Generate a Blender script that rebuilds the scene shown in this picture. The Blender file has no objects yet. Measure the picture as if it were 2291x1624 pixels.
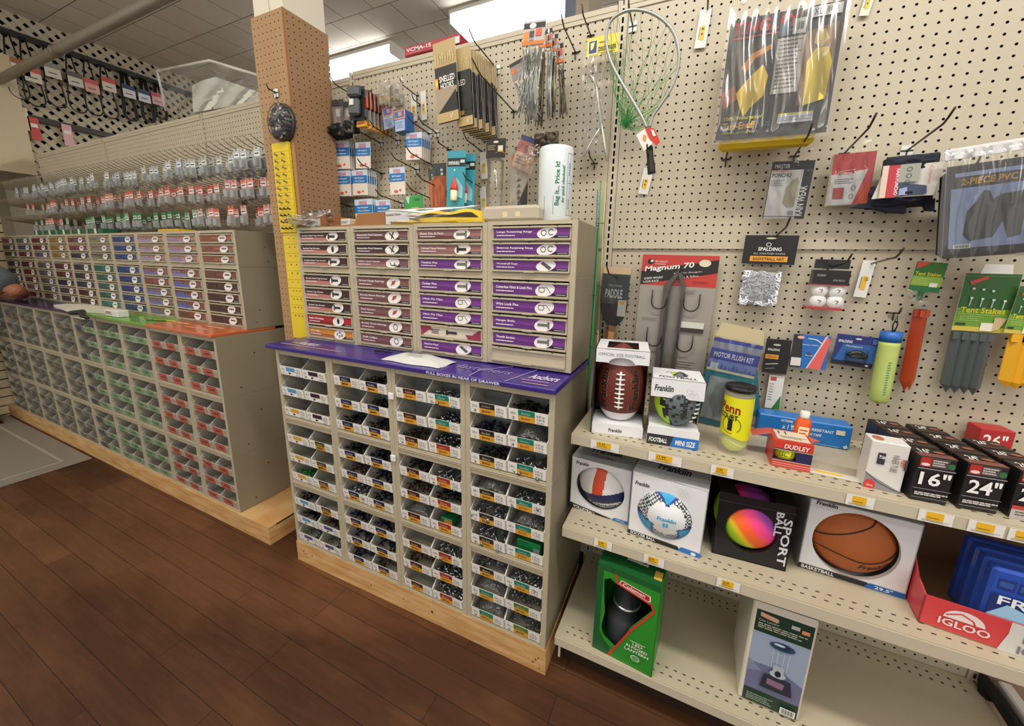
import bpy, math, random
from mathutils import Vector, Matrix
random.seed(7)
S = bpy.context.scene
COL = S.collection
PI = math.pi

# ------------------------------------------------------------------ camera
W_PX, H_PX = 2291.0, 1624.0
F_PX, CX, CY = 840.132, 1171.763, 766.333
ROT = (0.19738046, 0.42313177, 0.06586502)
CAM = Vector((0.27231128, -1.43021269, -0.06378335))


def _cam_rows():
    a = Vector(ROT)
    q = Matrix.Rotation(a.length, 3, a.normalized())
    base = Matrix(((1, 0, 0), (0, 0, -1), (0, 1, 0)))
    return q @ base


RC = _cam_rows()          # rows: right, down, forward
cd = bpy.data.cameras.new('camera')
cam = bpy.data.objects.new('camera', cd)
COL.objects.link(cam)
right, down, fwd = RC[0], RC[1], RC[2]
m = Matrix.Identity(4)
for i in range(3):
    m[i][0] = right[i]
    m[i][1] = -down[i]
    m[i][2] = -fwd[i]
    m[i][3] = CAM[i]
cam.matrix_world = m
cd.sensor_fit = 'HORIZONTAL'
cd.sensor_width = 36.0
cd.lens = F_PX / W_PX * 36.0
cd.shift_x = (W_PX / 2 - CX) / W_PX
cd.shift_y = (CY - H_PX / 2) / W_PX
cd.clip_start = 0.02
cd.clip_end = 60
S.camera = cam

# ------------------------------------------------------------------ view, world, lamps of the shop ceiling, added ceiling fill
S.view_settings.view_transform = 'Standard'
S.view_settings.look = 'None'
S.view_settings.gamma = 1.0
S.view_settings.use_curve_mapping = False
S.view_settings.exposure = 0.16
wd = bpy.data.worlds.new('world')
S.world = wd
wd.use_nodes = True
wd.node_tree.nodes['Background'].inputs[0].default_value = (1.0, 0.965, 0.91, 1)
wd.node_tree.nodes['Background'].inputs[1].default_value = 0.88
try:
    S.cycles.max_bounces = 6
    S.cycles.diffuse_bounces = 3
    S.cycles.glossy_bounces = 3
    S.cycles.transmission_bounces = 4
    S.cycles.transparent_max_bounces = 16
    S.cycles.caustics_reflective = False
    S.cycles.caustics_refractive = False
    S.cycles.sample_clamp_indirect = 4.0
    S.cycles.use_denoising = True
except Exception:
    pass


def area(name, loc, sx, sy, power, color=(1, 0.96, 0.90), rot=(0, 0, 0)):
    l = bpy.data.lights.new(name, 'AREA')
    l.shape = 'RECTANGLE'
    l.size, l.size_y = sx, sy
    l.energy = power
    l.color = color
    o = bpy.data.objects.new(name, l)
    o.location = loc
    o.rotation_euler = rot
    COL.objects.link(o)
    return o


area('ceiling_strip_lamp', (0.75, -1.15, 1.80), 2.4, 0.22, 50)
area('ceiling_strip_lamp', (-1.6, -2.3, 1.80), 2.4, 0.22, 15)
area('ceiling_strip_lamp', (2.0, -3.3, 1.80), 2.4, 0.22, 30)
area('ceiling_strip_lamp', (-4.6, -2.2, 1.80), 2.4, 0.22, 8)
for _x, _y, _p in ((-1.2, -1.7, 34), (-3.6, -1.9, 18), (-1.5, 3.0, 34), (-4.0, 3.0, 20)):
    area('ceiling_fill_light', (_x, _y, 1.45), 2.4, 0.25, _p, rot=(PI, 0, 0))  # added upward fill that brightens the ceiling, no fixture hangs here

FLOOR_Z = -1.435
CEIL_Z = 1.88


# ------------------------------------------------------------------ pixel -> point on a real plane of the room
def _ray(x, y):
    v = Vector(((x - CX) / F_PX, (y - CY) / F_PX, 1.0))
    return RC.transposed() @ v


def P(x, y, Y=0.0):
    d = _ray(x, y)
    return CAM + d * ((Y - CAM.y) / d.y)


def PZ(x, y, z):
    d = _ray(x, y)
    return CAM + d * ((z - CAM.z) / d.z)


def PX(x, y, X):
    d = _ray(x, y)
    return CAM + d * ((X - CAM.x) / d.x)


def proj(p):
    c = RC @ (Vector(p) - CAM)
    return c.x / c.z * F_PX + CX, c.y / c.z * F_PX + CY


# ------------------------------------------------------------------ materials
def lin(c):
    if isinstance(c, str):
        c = [int(c[i:i + 2], 16) / 255 for i in (0, 2, 4)]
    return tuple(((v / 12.92) if v <= 0.04045 else ((v + 0.055) / 1.055) ** 2.4) for v in c)


_M = {}


def mat(c, rough=0.55, metal=0.0, alpha=1.0, bump=0.0, bscale=60.0, spec=0.5, var=0.0, key=None, coat=0.0):
    k = (c, rough, metal, alpha, bump, bscale, spec, var, coat)
    if k in _M:
        return _M[k]
    mt = bpy.data.materials.new('mat_' + (c if isinstance(c, str) else 'c'))
    mt.use_nodes = True
    nt = mt.node_tree
    b = nt.nodes['Principled BSDF']
    rgb = lin(c)
    b.inputs['Base Color'].default_value = (*rgb, 1)
    b.inputs['Roughness'].default_value = rough
    b.inputs['Metallic'].default_value = metal
    b.inputs['Alpha'].default_value = alpha
    b.inputs['Specular IOR Level'].default_value = spec
    b.inputs['Coat Weight'].default_value = coat
    if bump or var:
        tc = nt.nodes.new('ShaderNodeTexCoord')
        nz = nt.nodes.new('ShaderNodeTexNoise')
        nz.inputs['Scale'].default_value = bscale
        nz.inputs['Detail'].default_value = 3
        nt.links.new(tc.outputs['Object'], nz.inputs['Vector'])
        if bump:
            bp = nt.nodes.new('ShaderNodeBump')
            bp.inputs['Strength'].default_value = bump
            bp.inputs['Distance'].default_value = 0.01
            nt.links.new(nz.outputs['Fac'], bp.inputs['Height'])
            nt.links.new(bp.outputs['Normal'], b.inputs['Normal'])
        if var:
            mx = nt.nodes.new('ShaderNodeMix')
            mx.data_type = 'RGBA'
            mx.inputs[6].default_value = (*[v * (1 - var) for v in rgb], 1)
            mx.inputs[7].default_value = (*[min(1, v * (1 + var)) for v in rgb], 1)
            nt.links.new(nz.outputs['Fac'], mx.inputs[0])
            nt.links.new(mx.outputs[2], b.inputs['Base Color'])
    _M[k] = mt
    return mt


def film(alpha=0.16, bscale=22.0, strength=0.9, tint='f4f6f8', rough=0.08):
    """clear crinkled packaging plastic"""
    k = ('film', alpha, bscale, strength, tint, rough)
    if k in _M:
        return _M[k]
    mt = bpy.data.materials.new('mat_clear_film')
    mt.use_nodes = True
    nt = mt.node_tree
    nt.nodes.clear()
    N = nt.nodes.new
    out, mx, mx2, tr, gl, df = N('ShaderNodeOutputMaterial'), N('ShaderNodeMixShader'), N('ShaderNodeMixShader'), N('ShaderNodeBsdfTransparent'), N('ShaderNodeBsdfGlossy'), N('ShaderNodeBsdfDiffuse')
    gl.inputs['Roughness'].default_value = rough
    df.inputs['Color'].default_value = (*lin(tint), 1)
    tc, nz, bp, lw = N('ShaderNodeTexCoord'), N('ShaderNodeTexNoise'), N('ShaderNodeBump'), N('ShaderNodeFresnel')
    nz.inputs['Scale'].default_value = bscale
    nz.inputs['Detail'].default_value = 2
    bp.inputs['Strength'].default_value = strength
    bp.inputs['Distance'].default_value = 0.01
    lk = nt.links.new
    lk(tc.outputs['Object'], nz.inputs['Vector'])
    lk(nz.outputs['Fac'], bp.inputs['Height'])
    for n in (gl, df, lw):
        lk(bp.outputs['Normal'], n.inputs['Normal'])
    lw.inputs['IOR'].default_value = 1.5
    f = math_node(nt, 'MAXIMUM', math_node(nt, 'MULTIPLY_ADD', lw.outputs[0], 0.8, alpha * 0.16 - 0.045), 0.006)
    mx.inputs[0].default_value = 0.0
    lk(f, mx.inputs[0])
    mx2.inputs[0].default_value = max(0.0, alpha * 0.10)
    lk(tr.outputs[0], mx.inputs[1])
    lk(gl.outputs[0], mx.inputs[2])
    lk(mx.outputs[0], mx2.inputs[1])
    lk(df.outputs[0], mx2.inputs[2])
    lk(mx2.outputs[0], out.inputs[0])
    _M[k] = mt
    return mt


def node_mat(name):
    mt = bpy.data.materials.new(name)
    mt.use_nodes = True
    nt = mt.node_tree
    return mt, nt, nt.nodes['Principled BSDF']


def math_node(nt, op, a, b=None, c=None):
    n = nt.nodes.new('ShaderNodeMath')
    n.operation = op
    for i, v in enumerate((a, b, c)):
        if v is None:
            continue
        if isinstance(v, (int, float)):
            n.inputs[i].default_value = v
        else:
            nt.links.new(v, n.inputs[i])
    return n.outputs[0]


def peg_mat(name, color, ax=('X', 'Z'), pitch=0.0254, r=0.125, off=(0, 0), rough=0.45, transparent=True,
            stag=False, bump=0.02):
    """painted board punched with a one inch grid of holes"""
    mt, nt, b = node_mat(name)
    tc = nt.nodes.new('ShaderNodeTexCoord')
    sp = nt.nodes.new('ShaderNodeSeparateXYZ')
    nt.links.new(tc.outputs['Object'], sp.inputs[0])
    u = math_node(nt, 'MULTIPLY_ADD', sp.outputs[ax[0]], 1 / pitch, 1000.5 + off[0])
    v = math_node(nt, 'MULTIPLY_ADD', sp.outputs[ax[1]], 1 / pitch, 1000.5 + off[1])
    fu = math_node(nt, 'SUBTRACT', math_node(nt, 'FRACT', u), 0.5)
    fv = math_node(nt, 'SUBTRACT', math_node(nt, 'FRACT', v), 0.5)
    d = math_node(nt, 'SQRT', math_node(nt, 'ADD', math_node(nt, 'MULTIPLY', fu, fu), math_node(nt, 'MULTIPLY', fv, fv)))
    hole = math_node(nt, 'LESS_THAN', d, r)
    nz = nt.nodes.new('ShaderNodeTexNoise')
    nz.inputs['Scale'].default_value = 3.0
    nz.inputs['Detail'].default_value = 5
    nt.links.new(tc.outputs['Object'], nz.inputs['Vector'])
    rgb = lin(color)
    mx = nt.nodes.new('ShaderNodeMix')
    mx.data_type = 'RGBA'
    mx.inputs[6].default_value = (*[x * 0.93 for x in rgb], 1)
    mx.inputs[7].default_value = (*[min(1, x * 1.06) for x in rgb], 1)
    nt.links.new(nz.outputs['Fac'], mx.inputs[0])
    nt.links.new(mx.outputs[2], b.inputs['Base Color'])
    b.inputs['Roughness'].default_value = rough
    nt.links.new(math_node(nt, 'SUBTRACT', 1.0, hole), b.inputs['Alpha'])
    return mt


# ------------------------------------------------------------------ mesh builder
class B:
    def __init__(s, M=None):
        s.v, s.f, s.fm, s.mats, s.sm = [], [], [], [], []
        s.M = M or Matrix.Identity(4)

    def mi(s, m):
        if m not in s.mats:
            s.mats.append(m)
        return s.mats.index(m)

    def add(s, vs, fs, m, smooth=False):
        n = len(s.v)
        s.v += [tuple(s.M @ Vector(p)) for p in vs]
        k = s.mi(m)
        for f in fs:
            s.f.append(tuple(n + i for i in f))
            s.fm.append(k)
            s.sm.append(smooth)
        return s

    def box(s, x0, y0, z0, x1, y1, z1, m, faces=None):
        vs = [(x0, y0, z0), (x1, y0, z0), (x1, y1, z0), (x0, y1, z0), (x0, y0, z1), (x1, y0, z1), (x1, y1, z1), (x0, y1, z1)]
        fs = [(0, 3, 2, 1), (4, 5, 6, 7), (0, 1, 5, 4), (2, 3, 7, 6), (1, 2, 6, 5), (3, 0, 4, 7)]
        return s.add(vs, fs, m)

    def cbox(s, x0, y0, z0, x1, y1, z1, m, c=0.004):
        """box with chamfered edges"""
        def ring(x0, y0, x1, y1, z, k):
            return [(x0 + k, y0, z), (x1 - k, y0, z), (x1, y0 + k, z), (x1, y1 - k, z), (x1 - k, y1, z), (x0 + k, y1, z), (x0, y1 - k, z), (x0, y0 + k, z)]
        vs = ring(x0 + c, y0 + c, x1 - c, y1 - c, z0, c * .3) + ring(x0, y0, x1, y1, z0 + c, c) + ring(x0, y0, x1, y1, z1 - c, c) + ring(x0 + c, y0 + c, x1 - c, y1 - c, z1, c * .3)
        fs = [tuple(reversed(range(8)))]
        for r in range(3):
            for i in range(8):
                a, b2 = r * 8 + i, r * 8 + (i + 1) % 8
                fs.append((a, b2, b2 + 8, a + 8))
        fs.append(tuple(range(24, 32)))
        return s.add(vs, fs, m)

    def poly(s, pts, m):
        return s.add(pts, [tuple(range(len(pts)))], m)

    def prism(s, pts, d, m):
        """extrude polygon pts (3d) by vector d"""
        d = Vector(d)
        n = len(pts)
        vs = [tuple(p) for p in pts] + [tuple(Vector(p) + d) for p in pts]
        fs = [tuple(reversed(range(n))), tuple(range(n, 2 * n))]
        for i in range(n):
            j = (i + 1) % n
            fs.append((i, j, n + j, n + i))
        return s.add(vs, fs, m)

    def tube(s, pts, r, m, seg=6, cap=True):
        pts = [Vector(p) for p in pts]
        n = len(pts)
        rs = r if isinstance(r, (list, tuple)) else [r] * n
        vs, fs = [], []
        up = Vector((0, 0, 1))
        t0 = (pts[1] - pts[0]).normalized()
        if abs(t0.dot(up)) > 0.9:
            up = Vector((1, 0, 0))
        a = t0.cross(up).normalized()
        for i in range(n):
            if i == 0:
                t = pts[1] - pts[0]
            elif i == n - 1:
                t = pts[-1] - pts[-2]
            else:
                t = pts[i + 1] - pts[i - 1]
            t = t.normalized() if t.length > 1e-9 else t0
            a = (a - t * a.dot(t))
            a = a.normalized() if a.length > 1e-6 else t.orthogonal().normalized()
            b = t.cross(a)
            for k in range(seg):
                an = 2 * PI * k / seg
                vs.append(tuple(pts[i] + (a * math.cos(an) + b * math.sin(an)) * rs[i]))
        for i in range(n - 1):
            for k in range(seg):
                k2 = (k + 1) % seg
                fs.append((i * seg + k, i * seg + k2, (i + 1) * seg + k2, (i + 1) * seg + k))
        if cap:
            fs.append(tuple(reversed(range(seg))))
            fs.append(tuple(range((n - 1) * seg, n * seg)))
        return s.add(vs, fs, m, True)

    def lathe(s, prof, m, seg=24, c=(0, 0, 0), axis='Z', sx=1, sy=1, smooth=True):
        """prof: list of (r, h); about axis through c"""
        vs, fs = [], []
        for r, h in prof:
            for k in range(seg):
                a = 2 * PI * k / seg
                p = (r * math.cos(a) * sx, r * math.sin(a) * sy, h)
                if axis == 'Y':
                    p = (p[0], h, p[1])
                elif axis == 'X':
                    p = (h, p[0], p[1])
                vs.append((p[0] + c[0], p[1] + c[1], p[2] + c[2]))
        for i in range(len(prof) - 1):
            for k in range(seg):
                k2 = (k + 1) % seg
                fs.append((i * seg + k, i * seg + k2, (i + 1) * seg + k2, (i + 1) * seg + k))
        fs.append(tuple(reversed(range(seg))))
        fs.append(tuple(range((len(prof) - 1) * seg, len(prof) * seg)))
        return s.add(vs, fs, m, smooth)

    def ball(s, c, r, m, seg=24, rings=14, fn=None):
        """fn(unit vector) -> material for that face"""
        cs = Vector(c)
        rr = r if isinstance(r, (tuple, list)) else (r, r, r)
        vs, idx = [], {}
        for i in range(rings + 1):
            th = PI * i / rings
            for k in range(seg):
                a = 2 * PI * k / seg
                vs.append((math.sin(th) * math.cos(a), math.sin(th) * math.sin(a), math.cos(th)))
        n0 = len(s.v)
        s.v += [tuple(s.M @ (cs + Vector((x * rr[0], y * rr[1], z * rr[2])))) for x, y, z in vs]
        for i in range(rings):
            for k in range(seg):
                k2 = (k + 1) % seg
                q = (i * seg + k, (i + 1) * seg + k, (i + 1) * seg + k2, i * seg + k2)
                mm = m
                if fn:
                    ce = sum((Vector(vs[j]) for j in q), Vector()) / 4
                    mm = fn(ce.normalized())
                s.f.append(tuple(n0 + j for j in q))
                s.fm.append(s.mi(mm))
                s.sm.append(True)
        return s

    def mesh(s, name):
        me = bpy.data.meshes.new(name)
        me.from_pydata(s.v, [], s.f)
        for mm in s.mats:
            me.materials.append(mm)
        me.polygons.foreach_set('material_index', s.fm)
        me.polygons.foreach_set('use_smooth', s.sm)
        me.update()
        return me

    def obj(s, name, parent=None, loc=None, rz=0.0):
        o = bpy.data.objects.new(name, s.mesh(name))
        COL.objects.link(o)
        if parent is not None:
            o.parent = parent
        if loc is not None:
            o.location = loc
        if rz:
            o.rotation_euler = (0, 0, rz)
        return o


def tag(o, label, cat, group=None, kind=None):
    o['label'] = label
    o['category'] = cat
    if group:
        o['group'] = group
    if kind:
        o['kind'] = kind
    return o


def empty(name, label, cat, loc=(0, 0, 0), rot=(0, 0, 0), group=None):
    o = bpy.data.objects.new(name, None)
    o.empty_display_size = 0.02
    COL.objects.link(o)
    o.location = loc
    o.rotation_euler = rot
    return tag(o, label, cat, group)


def struct(name, b, parent=None, loc=None):
    o = b.obj(name, parent, loc)
    if parent is None:
        o['kind'] = 'structure'
    return o


def dup(o, parent=None, loc=None, rot=None, label=None, group=None):
    c = o.copy()
    COL.objects.link(c)
    if parent is not None:
        c.parent = parent
    if loc is not None:
        c.location = loc
    if rot is not None:
        c.rotation_euler = rot
    if label:
        c['label'] = label
    if group:
        c['group'] = group
    for ch in list(o.children):
        dup(ch, c)
    return c


# ------------------------------------------------------------------ lettering as real geometry
_T = {}


def text_geo(s, bold=0.0, shear=0.0):
    bold = min(bold, 0.022)
    k = (s, bold, shear)
    if k in _T:
        return _T[k]
    cu = bpy.data.curves.new('t', 'FONT')
    cu.body = s
    cu.resolution_u = 2
    cu.offset = bold
    cu.shear = shear
    cu.align_x = 'LEFT'
    ob = bpy.data.objects.new('t', cu)
    COL.objects.link(ob)
    me = bpy.data.meshes.new_from_object(ob)
    vs = [tuple(v.co) for v in me.vertices]
    fs = [tuple(p.vertices) for p in me.polygons]
    bpy.data.objects.remove(ob)
    bpy.data.curves.remove(cu)
    bpy.data.meshes.remove(me)
    if not vs:
        vs, fs = [(0, 0, 0), (1, 0, 0), (0, 1, 0)], [(0, 1, 2)]
    x0, x1 = min(v[0] for v in vs), max(v[0] for v in vs)
    y0, y1 = min(v[1] for v in vs), max(v[1] for v in vs)
    vs = [((v[0] - x0) / max(1e-6, y1 - y0), (v[1] - y0) / max(1e-6, y1 - y0)) for v in vs]
    _T[k] = (vs, fs, (x1 - x0) / max(1e-6, y1 - y0))
    return _T[k]


class Print:
    """artwork printed on a flat face; u to the right, v downwards, both 0..1"""

    def __init__(s, b, O, U, V, lift=0.0003):
        s.b, s.O, s.U, s.V = b, Vector(O), Vector(U), Vector(V)
        s.N = s.V.cross(s.U).normalized() * -1
        s.N = -s.U.cross(s.V).normalized()
        s.k, s.lift = 0, lift

    def _p(s, u, v):
        return tuple(s.O + s.U * u + s.V * v + s.N * (s.lift * s.k))

    def poly(s, pts, c, **kw):
        s.k += 1
        m = c if not isinstance(c, str) else mat(c, kw.get('rough', 0.45))
        s.b.poly([s._p(u, v) for u, v in pts], m)
        return s

    def rect(s, u0, v0, u1, v1, c, **kw):
        return s.poly([(u0, v1), (u1, v1), (u1, v0), (u0, v0)], c, **kw)

    def ell(s, cu, cv, ru, rv, c, n=20, **kw):
        return s.poly([(cu + ru * math.cos(2 * PI * i / n), cv - rv * math.sin(2 * PI * i / n)) for i in range(n)], c, **kw)

    def ring(s, cu, cv, ru, rv, w, c, n=24, a0=0, a1=2 * PI):
        s.k += 1
        m = c if not isinstance(c, str) else mat(c, 0.45)
        wu, wv = w, w * s.U.length / s.V.length
        for i in range(n):
            p, q = a0 + (a1 - a0) * i / n, a0 + (a1 - a0) * (i + 1) / n
            pts = [(cu + (ru - wu) * math.cos(p), cv - (rv - wv) * math.sin(p)), (cu + ru * math.cos(p), cv - rv * math.sin(p)),
                   (cu + ru * math.cos(q), cv - rv * math.sin(q)), (cu + (ru - wu) * math.cos(q), cv - (rv - wv) * math.sin(q))]
            s.b.poly([s._p(*t) for t in pts], m)
        return s

    def line(s, pts, w, c):
        """polyline of width w (fraction of U)"""
        s.k += 1
        m = c if not isinstance(c, str) else mat(c, 0.45)
        lu, lv = s.U.length, s.V.length
        for (a, b2), (c2, d) in zip(pts[:-1], pts[1:]):
            dx, dy = (c2 - a) * lu, (d - b2) * lv
            L = math.hypot(dx, dy) or 1
            nx, ny = -dy / L * w / 2 * lu, dx / L * w / 2 * lu
            q = [(a + nx / lu, b2 + ny / lv), (c2 + nx / lu, d + ny / lv), (c2 - nx / lu, d - ny / lv), (a - nx / lu, b2 - ny / lv)]
            s.b.poly([s._p(*t) for t in q], m)
        return s

    def text(s, t, u, v, h, c, w=None, bold=0.0, shear=0.0, rot=0.0, center=False):
        """(u, v) = lower left of the lettering; h = cap height as a fraction of V; w = width as a fraction of U; rot in degrees, clockwise on the face"""
        s.k += 1
        vs, fs, asp = text_geo(t, bold, shear)
        m = c if not isinstance(c, str) else mat(c, 0.45)
        lu, lv = s.U.length, s.V.length
        H = h * lv
        Wd = asp * H if w is None else w * lu
        un, vn = s.U / lu, s.V / lv
        a = math.radians(rot)
        du = un * math.cos(a) + vn * math.sin(a)
        dv = un * math.sin(a) - vn * math.cos(a)
        o = s.O + s.U * u + s.V * v + s.N * (s.lift * s.k)
        if center:
            o = o - du * (Wd / 2)
        pts = [tuple(o + du * (x / max(asp, 1e-6) * Wd) + dv * (y * H)) for x, y in vs]
        s.b.add(pts, fs, m)
        return s

    def lines(s, u0, v0, u1, v1, n, c, fill=0.45, rag=0.25):
        """small print too fine to read: rows of short bars"""
        s.k += 1
        m = c if not isinstance(c, str) else mat(c, 0.5)
        dv = (v1 - v0) / n
        for i in range(n):
            uu = u1 - (u1 - u0) * rag * ((i * 37 % 10) / 10)
            a = v0 + dv * i
            x = u0
            j = 0
            while x < uu - 1e-6:
                L = (u1 - u0) * (0.10 + 0.09 * ((i * 13 + j * 7) % 5) / 4)
                e = min(uu, x + L)
                s.b.poly([s._p(x, a + dv * fill), s._p(e, a + dv * fill), s._p(e, a), s._p(x, a)], m)
                x = e + (u1 - u0) * 0.02
                j += 1
        return s

    def bars(s, u0, v0, u1, v1, n=14, c='141414', bg='f2f2ee'):
        s.rect(u0, v0, u1, v1, bg)
        s.k += 1
        m = mat(c, 0.5)
        for i in range(n):
            a = u0 + (u1 - u0) * (0.08 + 0.84 * i / n)
            e = a + (u1 - u0) * 0.84 / n * (0.3 + 0.4 * ((i * 7) % 3) / 2)
            s.b.poly([s._p(a, v1 - (v1 - v0) * .12), s._p(e, v1 - (v1 - v0) * .12), s._p(e, v0 + (v1 - v0) * .12), s._p(a, v0 + (v1 - v0) * .12)], m)
        return s


def ORD(i):
    return ['first', 'second', 'third', 'fourth', 'fifth', 'sixth', 'seventh', 'eighth', 'ninth', 'tenth', 'eleventh', 'twelfth'][i]

BEIGE = 'c9bfa6'
# ================================================================== the room
def floor_mat():
    mt, nt, b = node_mat('mat_wood_floor')
    tc = nt.nodes.new('ShaderNodeTexCoord')
    br = nt.nodes.new('ShaderNodeTexBrick')
    br.offset = 0.37
    br.offset_frequency = 3
    br.inputs['Scale'].default_value = 1.0
    br.inputs['Brick Width'].default_value = 0.95
    br.inputs['Row Height'].default_value = 0.0825
    br.inputs['Mortar Size'].default_value = 0.0011
    br.inputs['Mortar Smooth'].default_value = 0.3
    br.inputs['Color1'].default_value = (*lin('6e4a30'), 1)
    br.inputs['Color2'].default_value = (*lin('5e3d26'), 1)
    br.inputs['Mortar'].default_value = (*lin('2c1e14'), 1)
    nt.links.new(tc.outputs['Object'], br.inputs['Vector'])

    def noise(scale, detail, sx=1, sy=1, rough=0.6):
        mp = nt.nodes.new('ShaderNodeMapping')
        mp.inputs['Scale'].default_value = (sx, sy, 1)
        nt.links.new(tc.outputs['Object'], mp.inputs[0])
        n = nt.nodes.new('ShaderNodeTexNoise')
        n.inputs['Scale'].default_value = scale
        n.inputs['Detail'].default_value = detail
        n.inputs['Roughness'].default_value = rough
        nt.links.new(mp.outputs[0], n.inputs['Vector'])
        return n.outputs['Fac']

    def ramp(f, p0, p1, c0, c1):
        r = nt.nodes.new('ShaderNodeValToRGB')
        r.color_ramp.elements[0].position = p0
        r.color_ramp.elements[1].position = p1
        r.color_ramp.elements[0].color = (*c0, 1)
        r.color_ramp.elements[1].color = (*c1, 1)
        nt.links.new(f, r.inputs[0])
        return r.outputs[0]

    def mix(kind, fac, a, c):
        x = nt.nodes.new('ShaderNodeMix')
        x.data_type = 'RGBA'
        x.blend_type = kind
        if isinstance(fac, float):
            x.inputs[0].default_value = fac
        else:
            nt.links.new(fac, x.inputs[0])
        nt.links.new(a, x.inputs[6])
        nt.links.new(c, x.inputs[7])
        return x.outputs[2]
    stain = ramp(noise(1.6, 5, 0.6, 1.7), 0.38, 0.62, (0.28, 0.19, 0.15), (1.05, 1.03, 1.0))
    grain = ramp(noise(14, 6, 0.35, 6), 0.25, 0.75, (0.72, 0.70, 0.68), (1.12, 1.1, 1.06))
    worn = ramp(noise(2.3, 4, 0.5, 1.2), 0.5, 0.75, (1, 1, 1), (1.30, 1.12, 0.92))
    c = mix('MULTIPLY', 0.75, br.outputs['Color'], stain)
    c = mix('MULTIPLY', 0.8, c, grain)
    c = mix('MULTIPLY', 0.7, c, worn)
    nt.links.new(c, b.inputs['Base Color'])
    rr = nt.nodes.new('ShaderNodeMapRange')
    rr.inputs[3].default_value = 0.42
    rr.inputs[4].default_value = 0.7
    nt.links.new(noise(5, 4), rr.inputs[0])
    nt.links.new(rr.outputs[0], b.inputs['Roughness'])
    b.inputs['Specular IOR Level'].default_value = 0.3
    bp = nt.nodes.new('ShaderNodeBump')
    bp.inputs['Strength'].default_value = 0.35
    bp.inputs['Distance'].default_value = 0.002
    nt.links.new(br.outputs['Fac'], bp.inputs['Height'])
    bp.invert = True
    nt.links.new(bp.outputs[0], b.inputs['Normal'])
    return mt


def ceil_mat():
    mt, nt, b = node_mat('mat_ceiling_tile')
    tc = nt.nodes.new('ShaderNodeTexCoord')
    mp = nt.nodes.new('ShaderNodeMapping')
    mp.inputs['Location'].default_value = (CEIL_OX, CEIL_OY, 0)
    nt.links.new(tc.outputs['Object'], mp.inputs[0])
    br = nt.nodes.new('ShaderNodeTexBrick')
    br.offset = 0.5
    br.inputs['Scale'].default_value = 1.0
    br.inputs['Brick Width'].default_value = 0.323
    br.inputs['Row Height'].default_value = 0.323
    br.inputs['Mortar Size'].default_value = 0.0028
    br.inputs['Mortar Smooth'].default_value = 0.2
    br.inputs['Color1'].default_value = (*lin('e2dccf'), 1)
    br.inputs['Color2'].default_value = (*lin('d6d0c3'), 1)
    br.inputs['Mortar'].default_value = (*lin('4a443c'), 1)
    nt.links.new(mp.outputs[0], br.inputs['Vector'])
    nz = nt.nodes.new('ShaderNodeTexNoise')
    nz.inputs['Scale'].default_value = 90
    nz.inputs['Detail'].default_value = 3
    nt.links.new(tc.outputs['Object'], nz.inputs['Vector'])
    x = nt.nodes.new('ShaderNodeMix')
    x.data_type = 'RGBA'
    x.blend_type = 'MULTIPLY'
    x.inputs[0].default_value = 0.35
    nt.links.new(br.outputs['Color'], x.inputs[6])
    nt.links.new(nz.outputs['Color'], x.inputs[7])
    nt.links.new(br.outputs['Color'], b.inputs['Base Color'])
    bp = nt.nodes.new('ShaderNodeBump')
    bp.inputs['Strength'].default_value = 0.25
    bp.inputs['Distance'].default_value = 0.003
    nt.links.new(nz.outputs['Fac'], bp.inputs['Height'])
    nt.links.new(bp.outputs[0], b.inputs['Normal'])
    b.inputs['Roughness'].default_value = 0.9
    return mt


CEIL_OX, CEIL_OY = 0.0, -0.214 + 0.323
XL, XR, YF, YB = -9.0, 4.2, -5.0, 5.5
b = B()
b.poly([(XL, YF, FLOOR_Z), (XR, YF, FLOOR_Z), (XR, YB, FLOOR_Z), (XL, YB, FLOOR_Z)], floor_mat())
struct('floor', b)
b = B()
b.poly([(XL, YB, CEIL_Z), (XR, YB, CEIL_Z), (XR, YF, CEIL_Z), (XL, YF, CEIL_Z)], ceil_mat())
struct('ceiling', b)
wm = mat('b3a78f', 0.8, var=0.06, bscale=2.0)
for nm, q in (('wall_back', [(XL, YB), (XR, YB)]), ('wall_left', [(-6.3, -1.9), (-6.3, YB)])):
    b = B()
    (x0, y0), (x1, y1) = q
    b.poly([(x0, y0, FLOOR_Z), (x1, y1, FLOOR_Z), (x1, y1, CEIL_Z), (x0, y0, CEIL_Z)], wm)
    struct(nm, b)

# the grey entrance mat on the boards at the left
b = B()
a, c_, d, e = PZ(203, 1028, FLOOR_Z), PZ(0, 1101, FLOOR_Z), PZ(45, 925, FLOOR_Z), PZ(-260, 985, FLOOR_Z)
mg = mat('8d8478', 0.95, bump=0.6, bscale=300, var=0.12)
mg2 = mat('a39a8c', 0.95, var=0.1, bscale=40)
x1, y0, y1 = a.x, -1.55, a.y + 0.01
zt = FLOOR_Z + 0.008
b.cbox(-5.6, y0, FLOOR_Z + 0.0005, x1, y1, zt, mg, 0.003)
b.box(-5.5, y1 - 0.115, zt, x1 - 0.10, y1 - 0.10, zt + 0.001, mg2)
b.box(x1 - 0.115, y0 + 0.05, zt, x1 - 0.10, y1 - 0.115, zt + 0.001, mg2)
tag(b.obj('floor_mat'), 'worn grey entrance mat lying flat on the wooden floor', 'mat')

# ------------------------------------------------------------------ pegboard gondola run
PAN = 'bbb19b'


def rim_mat():
    return mat('bdb39d', 0.4, var=0.03, bscale=4)


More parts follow.
